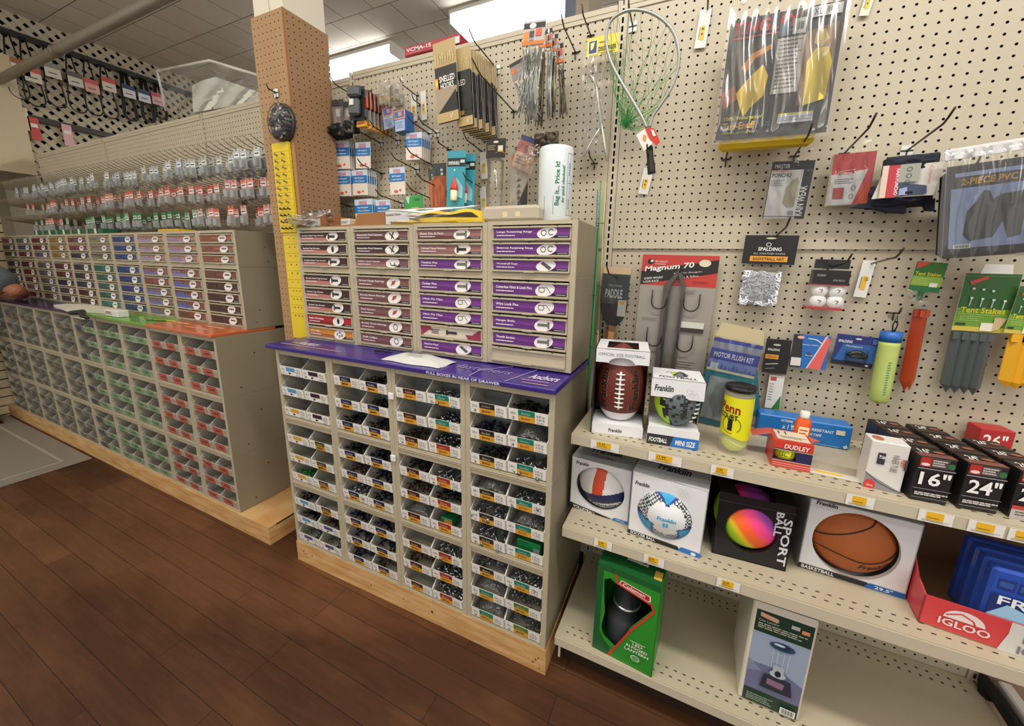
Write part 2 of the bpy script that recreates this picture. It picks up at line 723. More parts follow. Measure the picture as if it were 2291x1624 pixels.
def slot_mat():
    mt, nt, b = node_mat('mat_slotted_upright')
    tc = nt.nodes.new('ShaderNodeTexCoord')
    sp = nt.nodes.new('ShaderNodeSeparateXYZ')
    nt.links.new(tc.outputs['Object'], sp.inputs[0])
    v = math_node(nt, 'FRACT', math_node(nt, 'MULTIPLY_ADD', sp.outputs['Z'], 1 / 0.0254, 1000.2))
    a = math_node(nt, 'LESS_THAN', math_node(nt, 'ABSOLUTE', math_node(nt, 'SUBTRACT', v, 0.5)), 0.34)
    c = math_node(nt, 'LESS_THAN', math_node(nt, 'ABSOLUTE', sp.outputs['X']), 0.0032)
    h = math_node(nt, 'MULTIPLY', a, c)
    nt.links.new(math_node(nt, 'SUBTRACT', 1.0, h), b.inputs['Alpha'])
    b.inputs['Base Color'].default_value = (*lin('c8beaa'), 1)
    b.inputs['Roughness'].default_value = 0.4
    return mt


SLOT = slot_mat()
DARK = mat('15110d', 0.9)
RIM = rim_mat()


def upright(x, z1, label, nm='upright_post'):
    t = empty(nm, label, 'post', (x, 0, FLOOR_Z))
    o = FLOOR_Z
    b = B()
    b.poly([(-0.010, -0.002, 0), (0.010, -0.002, 0), (0.010, -0.002, z1 - o), (-0.010, -0.002, z1 - o)], SLOT)
    b.obj('slotted_face', t)
    b = B()
    for s in (-1, 1):
        b.box(min(s * 0.010, s * 0.0165), -0.005, 0, max(s * 0.010, s * 0.0165), 0.03, z1 - o, RIM)
    b.box(-0.0165, 0.03, 0, 0.0165, 0.032, z1 - o, DARK)
    b.obj('channel', t)
    return t


def bay(x0, x1, ztop, offx, offz, label, zmid=0.0135, lower=True, name='gondola_bay'):
    t = empty(name, label, 'shelving', (0, 0, 0))
    pm = peg_mat('mat_pegboard', PAN, off=(offx, offz))
    b = B()
    b.poly([(x0, -0.004, zmid), (x1, -0.004, zmid), (x1, -0.004, ztop), (x0, -0.004, ztop)], pm)
    b.obj('upper_panel', t)
    b = B()
    b.box(x0, -0.008, zmid - 0.013, x1, 0.0, zmid + 0.008, RIM)
    b.obj('middle_rail', t)
    b = B()
    b.box(x0, -0.009, ztop - 0.016, x1, 0.07, ztop, RIM)
    b.box(x0, -0.0075, ztop - 0.030, x1, -0.004, ztop - 0.0158, RIM)
    b.obj('top_rail', t)
    if lower:
        b = B()
        b.poly([(x0, 0.0, FLOOR_Z + 0.13), (x1, 0.0, FLOOR_Z + 0.13), (x1, 0.0, zmid - 0.01), (x0, 0.0, zmid - 0.01)], pm)
        b.obj('lower_panel', t)
    b = B()
    b.poly([(x0 - .01, 0.075, FLOOR_Z), (x1 + .01, 0.075, FLOOR_Z), (x1 + .01, 0.075, ztop - 0.01), (x0 - .01, 0.075, ztop - 0.01)], mat('5a4f40', 0.9))
    b.obj('back_panel', t)
    return t


UX = [1.181, -0.038, -1.263, -2.480, -3.745, -4.985]
bay(UX[1] + 0.018, UX[0] - 0.018, 0.785, 0.0, 0.0, 'beige pegboard bay hung with rain suits, tent stakes and sports goods')
bay(UX[2] + 0.018, UX[1] - 0.018, 0.776, 0.1, -0.2, 'beige pegboard bay hung with fishing tackle above the purple drawers')
bay(UX[3] + 0.018, UX[2] - 0.018, 0.760, 0.3, 0.2, 'beige pegboard bay of long hooks partly behind the brown pegboard column')
bay(UX[4] + 0.018, UX[3] - 0.018, 0.760, 0.1, 0.2, 'beige pegboard bay of long hooks behind the blue and green drawer columns')
bay(UX[5] + 0.018, UX[4] - 0.018, 0.760, 0.1, 0.2, 'beige pegboard bay of long hooks below the lattice of drive belts')
bay(-5.9, UX[5] - 0.018, 0.595, 0.1, 0.2, 'short beige pegboard bay in the dark corner at the far left')
upright(UX[1], 0.788, 'slotted steel upright between the fishing tackle and the landing net')
upright(UX[2], 0.780, 'slotted steel upright just right of the brown pegboard column')
upright(UX[3], 0.765, 'slotted steel upright below the plastic wrapped white board')
upright(UX[4], 0.765, 'slotted steel upright in the far left pegboard wall')
upright(UX[0], 0.788, 'slotted steel upright at the right end of the lowest shelf')

# neighbouring bay past the right upright, seen under the middle shelf
b = B()
b.box(1.20, 0.0, FLOOR_Z, 2.4, 0.02, 0.80, mat('9a7f68', 0.8, var=0.1, bscale=3))
tag(b.obj('brown_partition'), 'plain brown back panel beyond the right end of the lowest shelf', 'panel')

# ------------------------------------------------------------------ shelves
def shelf(z, yf, x0, x1, lip, label, name='metal_shelf', holes=True):
    t = empty(name, label, 'shelf', (x0, 0, z))
    w = x1 - x0
    sm = mat('bbb098', 0.35, var=0.03, bscale=3)
    b = B()
    b.box(0, yf + 0.006, -0.018, w, -0.002, -0.0005, sm)
    # two staggered rows of slots near the front edge
    dk = mat('3a3127', 0.9)
    for r, (yy, o) in enumerate(((yf + 0.028, 0), (yf + 0.052, 0.0127))):
        x = 0.03 + o
        while x < w - 0.02:
            b.poly([(x, yy - 0.0018, 0.0002), (x + 0.009, yy - 0.0018, 0.0002), (x + 0.009, yy + 0.0018, 0.0002), (x, yy + 0.0018, 0.0002)], dk)
            x += 0.0254
    for yy in (-0.03, -0.055):
        x = 0.03
        while x < w - 0.02:
            b.poly([(x, yy - 0.003, 0.0002), (x + 0.006, yy - 0.003, 0.0002), (x + 0.006, yy + 0.003, 0.0002), (x, yy + 0.003, 0.0002)], dk)
            x += 0.0254
    b.obj('deck', t)
    b = B()
    b.box(0, yf - 0.003, -lip, w, yf + 0.006, -0.0035, mat('c6bca6', 0.3))
    b.box(0, yf - 0.001, -0.0035, w, yf + 0.006, 0.0, sm)
    b.obj('price_rail', t)
    b = B()
    for x in (0.002, w - 0.006):
        b.prism([(x, yf + 0.04, -0.018), (x, -0.002, -0.018), (x, -0.002, -0.085), (x, -0.05, -0.085)], (0.004, 0, 0), sm)
    b.obj('bracket', t)
    return t


SH1, SH2, SH3 = -0.580, -0.884, -1.290
SY1, SY2, SY3 = -0.362, -0.402, -0.425
shelf(SH1, SY1, UX[1] + 0.003, UX[0] - 0.003, 0.034, 'top beige metal shelf carrying footballs, tennis balls and inner tube boxes')
shelf(SH2, SY2, UX[1] + 0.001, UX[0] - 0.003, 0.036, 'middle beige metal shelf carrying the boxed sports balls')
t = shelf(SH3, SY3, UX[1] + 0.000, UX[0] - 0.003, 0.034, 'lowest beige metal shelf carrying two boxed lanterns')
b = B()
b.box(0.006, 0.075, FLOOR_Z - SH3, UX[0] - UX[1] - 0.008, 0.09, -0.018, mat('241a14', 0.6))
b.M = Matrix.Translation((0, SY3, 0))
kp = B()
kp.box(0.02, SY3 + 0.055, FLOOR_Z - SH3 + 0.001, UX[0] - UX[1] - 0.02, SY3 + 0.07, -0.019, mat('2a1e17', 0.5))
kp.obj('kick_plate', t)
b = B()
b.box(0.010, SY3 + 0.012, -0.098, 0.016, SY3 + 0.020, -0.034, mat('e4e0d6', 0.4))
b.obj('loose_tab', t)
# black rubber end guard and white strip at the right end of the lowest deck
b = B()
b.tube([(1.186, -0.05, SH3 - 0.01), (1.190, -0.02, SH3 + 0.03), (1.196, -0.10, SH3 + 0.02), (1.205, -0.30, SH3 + 0.0)], 0.016, mat('0d0c0c', 0.5), 8)
tag(b.obj('rubber_bumper'), 'black rubber bumper at the far right end of the lowest shelf', 'bumper')
b = B()
b.cbox(1.215, -0.40, SH3 - 0.03, 1.245, -0.02, SH3 + 0.045, mat('d9d6d2', 0.4), 0.004)
tag(b.obj('white_strip'), 'white plastic strip standing beside the black bumper at lower right', 'strip')

# ------------------------------------------------------------------ pegboard clad column
cx0, cx1, cy0, cy1, cz = -1.480, -1.285, -0.300, -0.100, 0.884
t = empty('pegboard_column', 'tall square column boxed in brown pegboard with a cream post on top', 'column', (cx0, cy0, FLOOR_Z))
hz = cz - FLOOR_Z
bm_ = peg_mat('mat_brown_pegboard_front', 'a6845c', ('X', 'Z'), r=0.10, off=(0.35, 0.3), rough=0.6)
bs_ = peg_mat('mat_brown_pegboard_shaded', '9a7856', ('Y', 'Z'), r=0.10, off=(0.35, 0.3), rough=0.6)  # same board as the front, side shade painted in as a darker brown
b = B()
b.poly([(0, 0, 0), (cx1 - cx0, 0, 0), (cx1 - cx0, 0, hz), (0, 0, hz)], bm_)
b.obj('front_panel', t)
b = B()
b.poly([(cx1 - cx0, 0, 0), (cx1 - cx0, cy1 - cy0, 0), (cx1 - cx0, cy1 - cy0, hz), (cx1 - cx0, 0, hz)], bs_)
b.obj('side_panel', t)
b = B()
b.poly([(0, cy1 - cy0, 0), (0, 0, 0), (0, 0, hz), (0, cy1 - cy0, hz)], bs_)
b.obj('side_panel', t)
b = B()
em = mat('9a6a3e', 0.7)
b.box(cx1 - cx0 - 0.004, -0.001, 0, cx1 - cx0 + 0.001, 0.004, hz, em)
b.box(0.006, 0.006, hz - 0.012, cx1 - cx0 - 0.006, cy1 - cy0 - 0.006, hz - 0.008, em)
b.box(0.003, 0.004, 0, cx1 - cx0 - 0.005, 0.0045, hz - 0.01, DARK)
b.box(cx1 - cx0 - 0.0065, 0.004, 0, cx1 - cx0 - 0.006, cy1 - cy0, hz - 0.01, DARK)
b.obj('edge_batten', t)
b = B()
b.box(cx0 + 0.010, cy0 + 0.010, FLOOR_Z, cx1 - 0.008, cy1 - 0.004, CEIL_Z, mat('ddd6c4', 0.6))
b.box(cx0 + 0.106, cy0 + 0.008, cz, cx0 + 0.110, cy0 + 0.011, CEIL_Z, mat('bfb7a4', 0.6))
struct('trim_1', b)

# ------------------------------------------------------------------ beyond the pegboard wall
em_w = bpy.data.materials.new('mat_tube_light')
em_w.use_nodes = True
pb = em_w.node_tree.nodes['Principled BSDF']
pb.inputs['Emission Color'].default_value = (1.0, 0.97, 0.92, 1)
pb.inputs['Emission Strength'].default_value = 22
for x0, x1, lab in ((-3.75, -2.45, 'bright fluorescent ceiling fixture just right of the brown column'), (-1.72, -0.70, 'bright fluorescent ceiling fixture above the leader packs')):
    t = empty('ceiling_light', lab, 'light', (x0, 1.56 if x0 < -2 else 1.42, CEIL_Z))
    b = B()
    b.box(0.0, 0.0, -0.03, x1 - x0, 0.34, -0.001, mat('e8e4da', 0.5))
    b.box(0.0, 0.0, -0.10, 0.015, 0.34, -0.03, mat('e8e4da', 0.5))
    b.box(x1 - x0 - 0.015, 0.0, -0.10, x1 - x0, 0.34, -0.03, mat('e8e4da', 0.5))
    b.obj('housing', t)
    b = B()
    b.add([(0.015, 0.0, -0.03), (0.015, 0.04, -0.085), (0.015, 0.30, -0.085), (0.015, 0.34, -0.03),
           (x1 - x0 - 0.015, 0.0, -0.03), (x1 - x0 - 0.015, 0.04, -0.085), (x1 - x0 - 0.015, 0.30, -0.085), (x1 - x0 - 0.015, 0.34, -0.03)],
          [(0, 1, 5, 4), (1, 2, 6, 5), (2, 3, 7, 6), (0, 3, 2, 1), (4, 5, 6, 7)], em_w)
    b.obj('diffuser', t)
b = B()
q0, q1 = P(1268, 0, 1.15), P(1289, 0, 1.15)
q2 = P(1318, 0, 1.15)
b.box(q0.x - .01, 1.15, FLOOR_Z, q1.x, 1.45, CEIL_Z, mat('8f9cb0', 0.6))
b.box(q1.x, 1.15, FLOOR_Z, q2.x, 1.45, CEIL_Z, mat('d8c9b4', 0.6))
struct('trim_2', b)

# long grey pipe under the ceiling
b = B()
zp = 1.30
pa, pb_ = PZ(10, 172, zp), PZ(350, 2, zp)
yp = (pa.y + pb_.y) / 2
b.tube([(-5.055, yp, zp), (-3.4, yp, zp), (-1.9, yp, zp), (-1.0, yp - .001, zp)], 0.030, mat('8e877b', 0.4, metal=0.25), 14)
b.lathe([(0.037, -0.02), (0.037, 0.02)], mat('7c766b', 0.45, metal=0.3), 14, (-3.9, yp, zp), 'X')
tag(b.obj('ceiling_pipe'), 'long grey metal pipe running under the ceiling at upper left', 'pipe')

# return panel at the far left, slat board under it
b = B()
b.box(-5.09, -1.6, 0.600, -5.06, 0.0, 1.52, mat('c2b393', 0.5, var=0.04, bscale=3))
tag(b.obj('header_panel'), 'plain beige header panel at the far left edge, end of the pipe', 'panel')
b = B()
for k in range(24):
    z = 0.32 - k * 0.076
    b.cbox(-5.02, -1.8, z - 0.068, -5.00, -0.27, z, mat('c9b894', 0.5), 0.004)
b.box(-5.03, -1.8, FLOOR_Z, -5.02, -0.27, 0.33, mat('3d2f20', 0.8))
tag(b.obj('slat_board'), 'cream slatted wall board at the left edge above the drawers', 'panel')
# ================================================================== drawer cabinets
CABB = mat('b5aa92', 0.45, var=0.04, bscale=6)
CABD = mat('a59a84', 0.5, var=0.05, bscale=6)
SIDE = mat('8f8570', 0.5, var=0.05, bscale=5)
INNER = mat('6d675c', 0.8)
INNERD = mat('1b1815', 0.9)
BINM = mat('aca89c', 0.35, var=0.03, bscale=20)
BINT = mat('cdc9be', 0.3)
CW = 0.305
_bodies = {}


def drawer_body(w, h, n, dpt):
    """frame with n drawer openings; local origin front bottom left, y goes back"""
    k = ('d', w, h, n, dpt)
    if k in _bodies:
        return _bodies[k]
    b = B()
    e = 0.0185
    b.box(0.0006, 0, 0, e, dpt, h, CABB)
    b.box(w - e, 0, 0, w - 0.0006, dpt, h, CABB)
    b.box(e, 0, 0, w - e, dpt, 0.010, CABB)
    b.box(e, 0, h - 0.012, w - e, dpt, h, CABB)
    b.box(e, dpt - 0.01, 0.01, w - e, dpt, h - 0.012, INNERD)
    ph = (h - 0.022) / n
    for i in range(1, n):
        b.box(e, 0.004, 0.010 + i * ph - 0.0015, w - e, dpt - 0.01, 0.010 + i * ph + 0.0015, CABB)
    me = b.mesh('body')
    _bodies[k] = me
    return me


def put(name, me, parent, loc=(0, 0, 0)):
    o = bpy.data.objects.new(name, me)
    COL.objects.link(o)
    o.parent = parent
    o.location = loc
    return o


def icon(p, kind, u, v, r, asp):
    """small picture of the fastener in the white oval; r in U units, asp = U/V lengths"""
    k = '2a2624'
    rv = r * asp
    if kind in ('bolt', 'screw', 'pin'):
        c = k if kind != 'pin' else '6d6a66'
        p.rect(u - r, v - rv * .22, u + r * .7, v + rv * .22, c)
        p.rect(u + r * .6 if kind == 'pin' else u - r * 1.05, v - rv * .5, u + r * .9 if kind == 'pin' else u - r * .7, v + rv * .5, c)
    elif kind == 'ring':
        p.ring(u - r * .5, v, r * .42, rv * .42, r * .10, k)
        p.ring(u + r * .6, v - rv * .1, r * .42, rv * .42, r * .10, k, a0=.5, a1=5.6)
    elif kind == 'washer':
        p.ring(u, v, r * .5, rv * .6, r * .14, '3a3532')
    elif kind == 'dot':
        p.ell(u, v, r * .34, rv * .55, '171412', 10)
    elif kind == 'key':
        p.poly([(u - r * .8, v - rv * .3), (u + r * .5, v + rv * .6), (u + r * .9, v + rv * .25), (u - r * .4, v - rv * .6)], '56525a')
    elif kind == 'clip':
        p.line([(u - r, v - rv * .3), (u + r * .3, v - rv * .35), (u + r * .9, v + rv * .4)], r * .1, '66625f')
        p.ring(u - r * .5, v, r * .5, rv * .4, r * .1, '66625f')
    elif kind == 'hook':
        p.ring(u, v - rv * .1, r * .6, rv * .6, r * .16, '2a2624', a0=PI, a1=2 * PI)
        p.rect(u + r * .2, v + rv * .3, u + r * .9, v + rv * .5, '2a2624')
    elif kind == 'tee':
        p.line([(u - r * .5, v - rv * .4), (u + r * .5, v + rv * .5)], r * .22, '171412')
        p.line([(u - r * .1, v + rv * .5), (u + r * .4, v - rv * .6)], r * .22, '171412')
    elif kind == 'copper':
        p.poly([(u - r * .6, v + rv * .5), (u + r * .3, v + rv * .1), (u + r * .6, v - rv * .5), (u - r * .3, v - rv * .3)], '9a4f33')
    elif kind == 'multi':
        for a, c in ((-.6, 0), (0, .35), (.1, -.4), (.65, .1)):
            p.ell(u + r * a, v + rv * c, r * .26, rv * .26, '86868e', 8)


def drawer_front(w, h, spec, detail=True, d=0.25):
    """pull-out drawer: beige tray with lip and tab, printed card in the front"""
    b = B()
    g = 0.0015
    # tray shell
    b.box(0.0, 0.010, 0.002, w, d, 0.006, CABD)
    for x in (0.0, w - 0.003):
        b.box(x, 0.010, 0.006, x + 0.003, d, h * 0.8, CABD)
    b.box(0, 0.006, 0.002, w, 0.012, h - 0.006, CABD)
    b.box(0, d - 0.004, 0.002, w, d, h * 0.8, CABD)
    # front frame
    b.box(0.0, -0.006, 0.0, w, 0.006, 0.0055, CABB)
    b.box(0.0, -0.008, h - 0.0085, w, 0.006, h - 0.003, CABB)
    b.box(0.0, -0.002, 0.0055, 0.004, 0.006, h - 0.0085, CABB)
    b.box(w - 0.004, -0.002, 0.0055, w, 0.006, h - 0.0085, CABB)
    b.cbox(w * .5 - 0.018, -0.0095, -0.003, w * .5 + 0.018, 0.0, 0.0025, CABD, 0.002)
    for uu in (0.12, 0.5, 0.84):
        b.box(w * uu - 0.003, -0.0085, h - 0.004, w * uu + 0.003, -0.006, h - 0.0025, INNERD)
    if spec is None:
        b.box(0.004, -0.001, 0.0055, w - 0.004, 0.006, h - 0.0085, mat('bdb096', 0.5))
        return b, None
    c = B()
    c.box(0.004, -0.0008, 0.0055, w - 0.004, 0.0, h - 0.0085, mat('8b857a', 0.6))
    name, c1, c2, ic, sub = spec
    p = Print(c, (0.005, -0.0012, h - 0.009), (w - 0.010, 0, 0), (0, 0, -(h - 0.0155)))
    asp = (w - 0.01) / (h - 0.0155)
    if c1 == 'SPECIAL':
        p.rect(0, 0, 1, 1, 'cfc6b4')
        p.poly([(0, 0), (0.02, 0), (0.13, .5), (.02, 1), (0, 1)], '8e2f49')
        p.poly([(1, 0), (.98, 0), (0.87, .5), (.98, 1), (1, 1)], '8e2f49')
        p.poly([(0, 0), (0.16, 0), (0.21, .45), (.10, .45)], '8e2f49')
        p.poly([(1, 1), (0.80, 1), (0.76, .55), (.9, .55)], '8e2f49')
        p.lines(.19, .3, .33, .8, 3, '2a2624')
        p.rect(.47, .38, .62, .62, '2a2624').rect(.44, .28, .47, .72, '2a2624')
        return b, c
    p.rect(0, 0, 1, 1, c1)
    p.poly([(0, 1), (.62, 1), (.58, .64), (.30, .58), (0, .58)], c2)
    p.rect(0.80, 0.76, 0.995, 0.98, '171219')
    p.rect(0.86, 0.84, 0.985, 0.90, 'b8b2b6')
    eu = 0.72
    p.poly([(eu + .125 * math.cos(a) + .030 * math.sin(a), .5 - .64 * math.sin(a) * .9) for a in [2 * PI * i / 22 for i in range(22)]], 'efebe8')
    if detail:
        icon(p, ic, eu, .5, .085, asp)
        p.text(name, .045, .50, .24, 'f3ecee', w=min(.50, .028 * len(name) * .82), bold=.03)
        p.lines(.045, .68, .30, .80, 1, 'e3d6de', fill=.9)
    else:
        p.rect(eu - .07, .38, eu + .08, .55, '2a2624')
        p.rect(.06, .28, .36, .48, c2 if c2 not in ('b98a78',) else 'cfb5a5')
        if sub:
            p.rect(.06, .66, .45, .80, sub)
    return b, c


PUR, PUR2 = '74348c', '5d2474'
MAR, MAR2 = '3c1414', 'b4726a'
MAU, MAU2 = '7c5250', '4f2c2e'
right_specs = [
    [[('Socket Head Cap Screws', MAR, MAR2, 'bolt', 0), ('Socket Set Screws', MAR, MAR2, 'dot', 0), ('Socket Head Cap Screws', MAR, MAR2, 'bolt', 0)],
     [('Socket Head Cap Screws', MAR, MAR2, 'bolt', 0), ('Socket Cap Screws', MAR, MAR2, 'bolt', 0), ('Socket Cap Screws', MAR, MAR2, 'bolt', 0), ('Rubber Grommets', 'b3161c', '7e1014', 'dot', 0), ('Wire Clips', 'd18a22', 'a3602a', 'multi', 0)]],
    [[('Automotive Panel Fasteners', MAU, MAU2, 'tee', 0), ('Automotive Panel Fasteners', '2b1014', '45282a', 'tee', 0), ('Rubber Lined Clamps', MAU, '8d6462', 'hook', 0)],
     [('Bronze Flange Bearings', MAU, '6a3f40', 'copper', 0), ('Bronze Sleeve Bearings', MAU, '6a3f40', 'copper', 0), ('Steel Spacers', MAU, '6a3f40', 'copper', 0), ('Bronze Thrust Bearings', MAU, '6a3f40', 'washer', 0), ('Shaft Collars', MAU, '6a3f40', 'washer', 0)]],
    [[('Shear Pins & Nuts', '9a6c68', '5e3436', 'pin', 0), ('Carved Head Screws', '9a6c68', '8a5c5a', 'bolt', 0), ('Tension Pins', PUR, PUR2, 'pin', 0)],
     [('Cotter Pins', PUR, PUR2, 'pin', 0), ('Hitch Pin Clips', PUR, PUR2, 'clip', 0), ('Hitch Pin Clips', PUR, PUR2, 'clip', 0), ('x', 'SPECIAL', '', '', 0), ('Square Keys', PUR, PUR2, 'key', 0)]],
    [[('Large Retaining Rings', PUR, PUR2, 'ring', 0), ('External Retaining Rings', PUR, PUR2, 'ring', 0), ('Woodruff Keys', PUR, PUR2, 'key', 0)],
     [('Cotterless Hitch & Linch Pins', PUR, PUR2, 'clip', 0), ('Wire Lock Pins', PUR, PUR2, 'clip', 0), ('Hanger Bolts', PUR, PUR2, 'pin', 0), ('Thumb Screws', PUR, PUR2, 'pin', 0), None]],
]
UPH = (0.303, 0.171)     # lower (5 drawers), upper (3 drawers)
DPT = 0.285
COLNAMES = ['leftmost', 'second from left', 'third from left', 'rightmost']
_front_cache = {}


def fill_drawers(t, h, specs, detail, dpt, w=CW):
    n = len(specs)
    ph = (h - 0.022) / n
    for i, sp in enumerate(specs):
        key = (n, sp, detail, w)
        if key not in _front_cache:
            bb, cc = drawer_front(w - 0.039, ph - 0.004, sp, detail)
            _front_cache[key] = (bb.mesh('drawer'), cc.mesh('printed_card') if cc else None)
        m1, m2 = _front_cache[key]
        z = h - 0.012 - (i + 1) * ph + 0.002
        slide = random.uniform(-0.003, 0.001)
        dr = put('drawer', m1, t, (0.0195, slide, z))
        if m2:
            put('printed_card', m2, dr)


YAW_R = math.atan2(-0.453 + 0.475, -0.060 + 1.283)
def rfr(u, back, z):
    """point in the right cabinet's own frame: u along the front, back = distance behind its lower front"""
    c, s = math.cos(YAW_R), math.sin(YAW_R)
    return (-1.283 + u * c - back * s, -0.475 + u * s + back * c, z + (u * .005 if z > -.5 else 0))


what_r = [('maroon', 'maroon, red and orange'), ('mauve and black', 'mauve'), ('mauve and purple', 'purple'), ('purple', 'purple over one blank')]
for c in range(4):
    for r, (z0, h) in enumerate(((-0.408, UPH[0]), (-0.105, UPH[1]))):
        specs = right_specs[c][1 - r]
        nm = 'three' if r else 'five'
        lab = 'cabinet of %s %s-label drawers, %s, %s row above purple counter' % (nm, what_r[c][1 - r] if r == 0 else what_r[c][0], COLNAMES[c], 'top' if r else 'lower')
        t = empty('drawer_cabinet', lab, 'drawer cabinet', rfr(c * CW + 0.002, 0.145, z0), (0, 0, YAW_R), 'drawer cabinets above the purple counter')
        put('body', drawer_body(CW, h, 5 if r == 0 else 3, DPT), t)
        fill_drawers(t, h, specs, True, DPT)
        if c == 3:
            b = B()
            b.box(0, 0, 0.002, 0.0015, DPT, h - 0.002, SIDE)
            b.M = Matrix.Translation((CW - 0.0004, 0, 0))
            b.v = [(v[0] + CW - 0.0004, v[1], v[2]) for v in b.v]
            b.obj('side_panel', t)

# counter with printed purple front
t = empty('purple_counter', 'glossy purple printed counter ledge above the open bins', 'counter', rfr(-0.035, -0.018, -0.425), (0, 0, YAW_R))
b = B()
pu = mat('37217c', 0.28, coat=0.15)
b.cbox(0, 0, 0, 1.262, 0.40, 0.0165, pu, 0.003)
p = Print(b, (0.0, -0.0002, 0.0160), (1.262, 0, 0), (0, 0, -0.0155))
p.text('FULL BOXES IN REAR OF DRAWER', .645, .86, .62, 'ded7ea', w=.215, bold=.03)
q = Print(b, (0.0, 0.163, 0.0168), (1.262, 0, 0), (0, -0.163, 0))
q.N = Vector((0, 0, 1))
q.text('Anchors', .075, .60, .28, 'd9cfe6', w=.09, bold=.03, shear=.2)
q.rect(.03, .70, .30, .74, 'c8a9a0').rect(.05, .52, .10, .56, 'c8a9a0')
q.text('fasteners', .70, .58, .26, '9b86b8', w=.16, shear=.3)
q.text('Anchors', .910, .60, .30, 'd9cfe6', w=.075, bold=.03, shear=.2)
q.rect(.90, .70, .97, .74, 'b98ab8').rect(.91, .86, .975, .89, 'c8a9a0')
q.line([(.835, 0), (.772, .55), (.775, 1)], .0016, 'd8d4e2').line([(.905, .02), (.872, 1)], .0014, 'd8d4e2')
b.obj('ledge', t)
for k_, (x_, y_) in enumerate(((868, 878), (873, 1017))):
    a = P(x_, y_, -.472)
    b = B()
    b.cbox(0, -.008, -.024, .022, 0, 0, mat('e8e6e0', .4), .002)
    o = b.obj('white_clip')
    o.location = (a.x, -.466, a.z)
    tag(o, 'small white plastic clip on the bin cabinet frame, %s of two' % ('upper', 'lower')[k_], 'clip')

# ------------------------------------------------------------------ open bins
BH = 0.303


def bin_body(w, h, dpt):
    k = ('b', w, h, dpt)
    if k in _bodies:
        return _bodies[k]
    b = B()
    e = 0.018
    b.box(0.0006, 0, 0, e, dpt, h, CABB)
    b.box(w - e, 0, 0, w - 0.0006, dpt, h, CABB)
    b.box(e, 0, 0, w - e, dpt, 0.012, CABB)
    b.box(e, 0.002, h - 0.022, w - e, dpt, h, CABB)
    b.box(e, -0.002, h - 0.0045, w - e, 0.004, h - 0.001, CABB)
    b.box(e, -0.002, 0.001, w - e, 0.004, 0.005, CABB)
    b.box(e, dpt - 0.01, 0.012, w - e, dpt, h - 0.022, INNERD)
    ph = (h - 0.034) / 3
    for i in range(1, 3):
        b.box(e, 0.045, 0.012 + i * ph - 0.002, w - e, dpt - 0.01, 0.012 + i * ph, INNER)
    b.box(w / 2 - 0.0012, 0.05, 0.012, w / 2 + 0.0012, dpt - 0.01, h - 0.022, INNER)
    me = b.mesh('body')
    _bodies[k] = me
    return me


def bin_tray(w, h, d=0.20):
    k = ('t', w, h, d)
    if k in _bodies:
        return _bodies[k]
    b = B()
    lip = 0.042
    prof = [(0.0, 0.0), (-0.012, 0.006), (-0.016, lip), (0.030, h - 0.008), (d, h - 0.008), (d, 0.0)]
    for x in (0, w - 0.0018):
        b.prism([(x, y, z) for y, z in prof], (0.0018, 0, 0), BINM)
    b.box(0, -0.006, 0, w, d, 0.0018, BINM)
    b.add([(0, -0.012, 0.003), (w, -0.012, 0.003), (w, -0.0165, lip), (0, -0.0165, lip), (0, -0.010, 0.003), (w, -0.010, 0.003), (w, -0.0145, lip), (0, -0.0145, lip)],
          [(0, 1, 2, 3), (7, 6, 5, 4), (3, 2, 6, 7), (4, 5, 1, 0)], BINT)
    b.box(0, d - 0.002, 0, w, d, h - 0.014, BINM)
    b.box(0.0018, 0.085, 0.002, w - 0.0018, 0.087, h * 0.55, mat('a5aeb2', 0.15, alpha=0.55))
    # bright cut edges of the side walls
    for x in (0, w - 0.0018):
        b.add([(x - .0003, -0.0163, lip), (x + .0021, -0.0163, lip), (x + .0021, 0.0297, h - .0075), (x - .0003, 0.0297, h - .0075)], [(0, 1, 2, 3)], BINT)
    me = b.mesh('bin')
    _bodies[k] = me
    return me


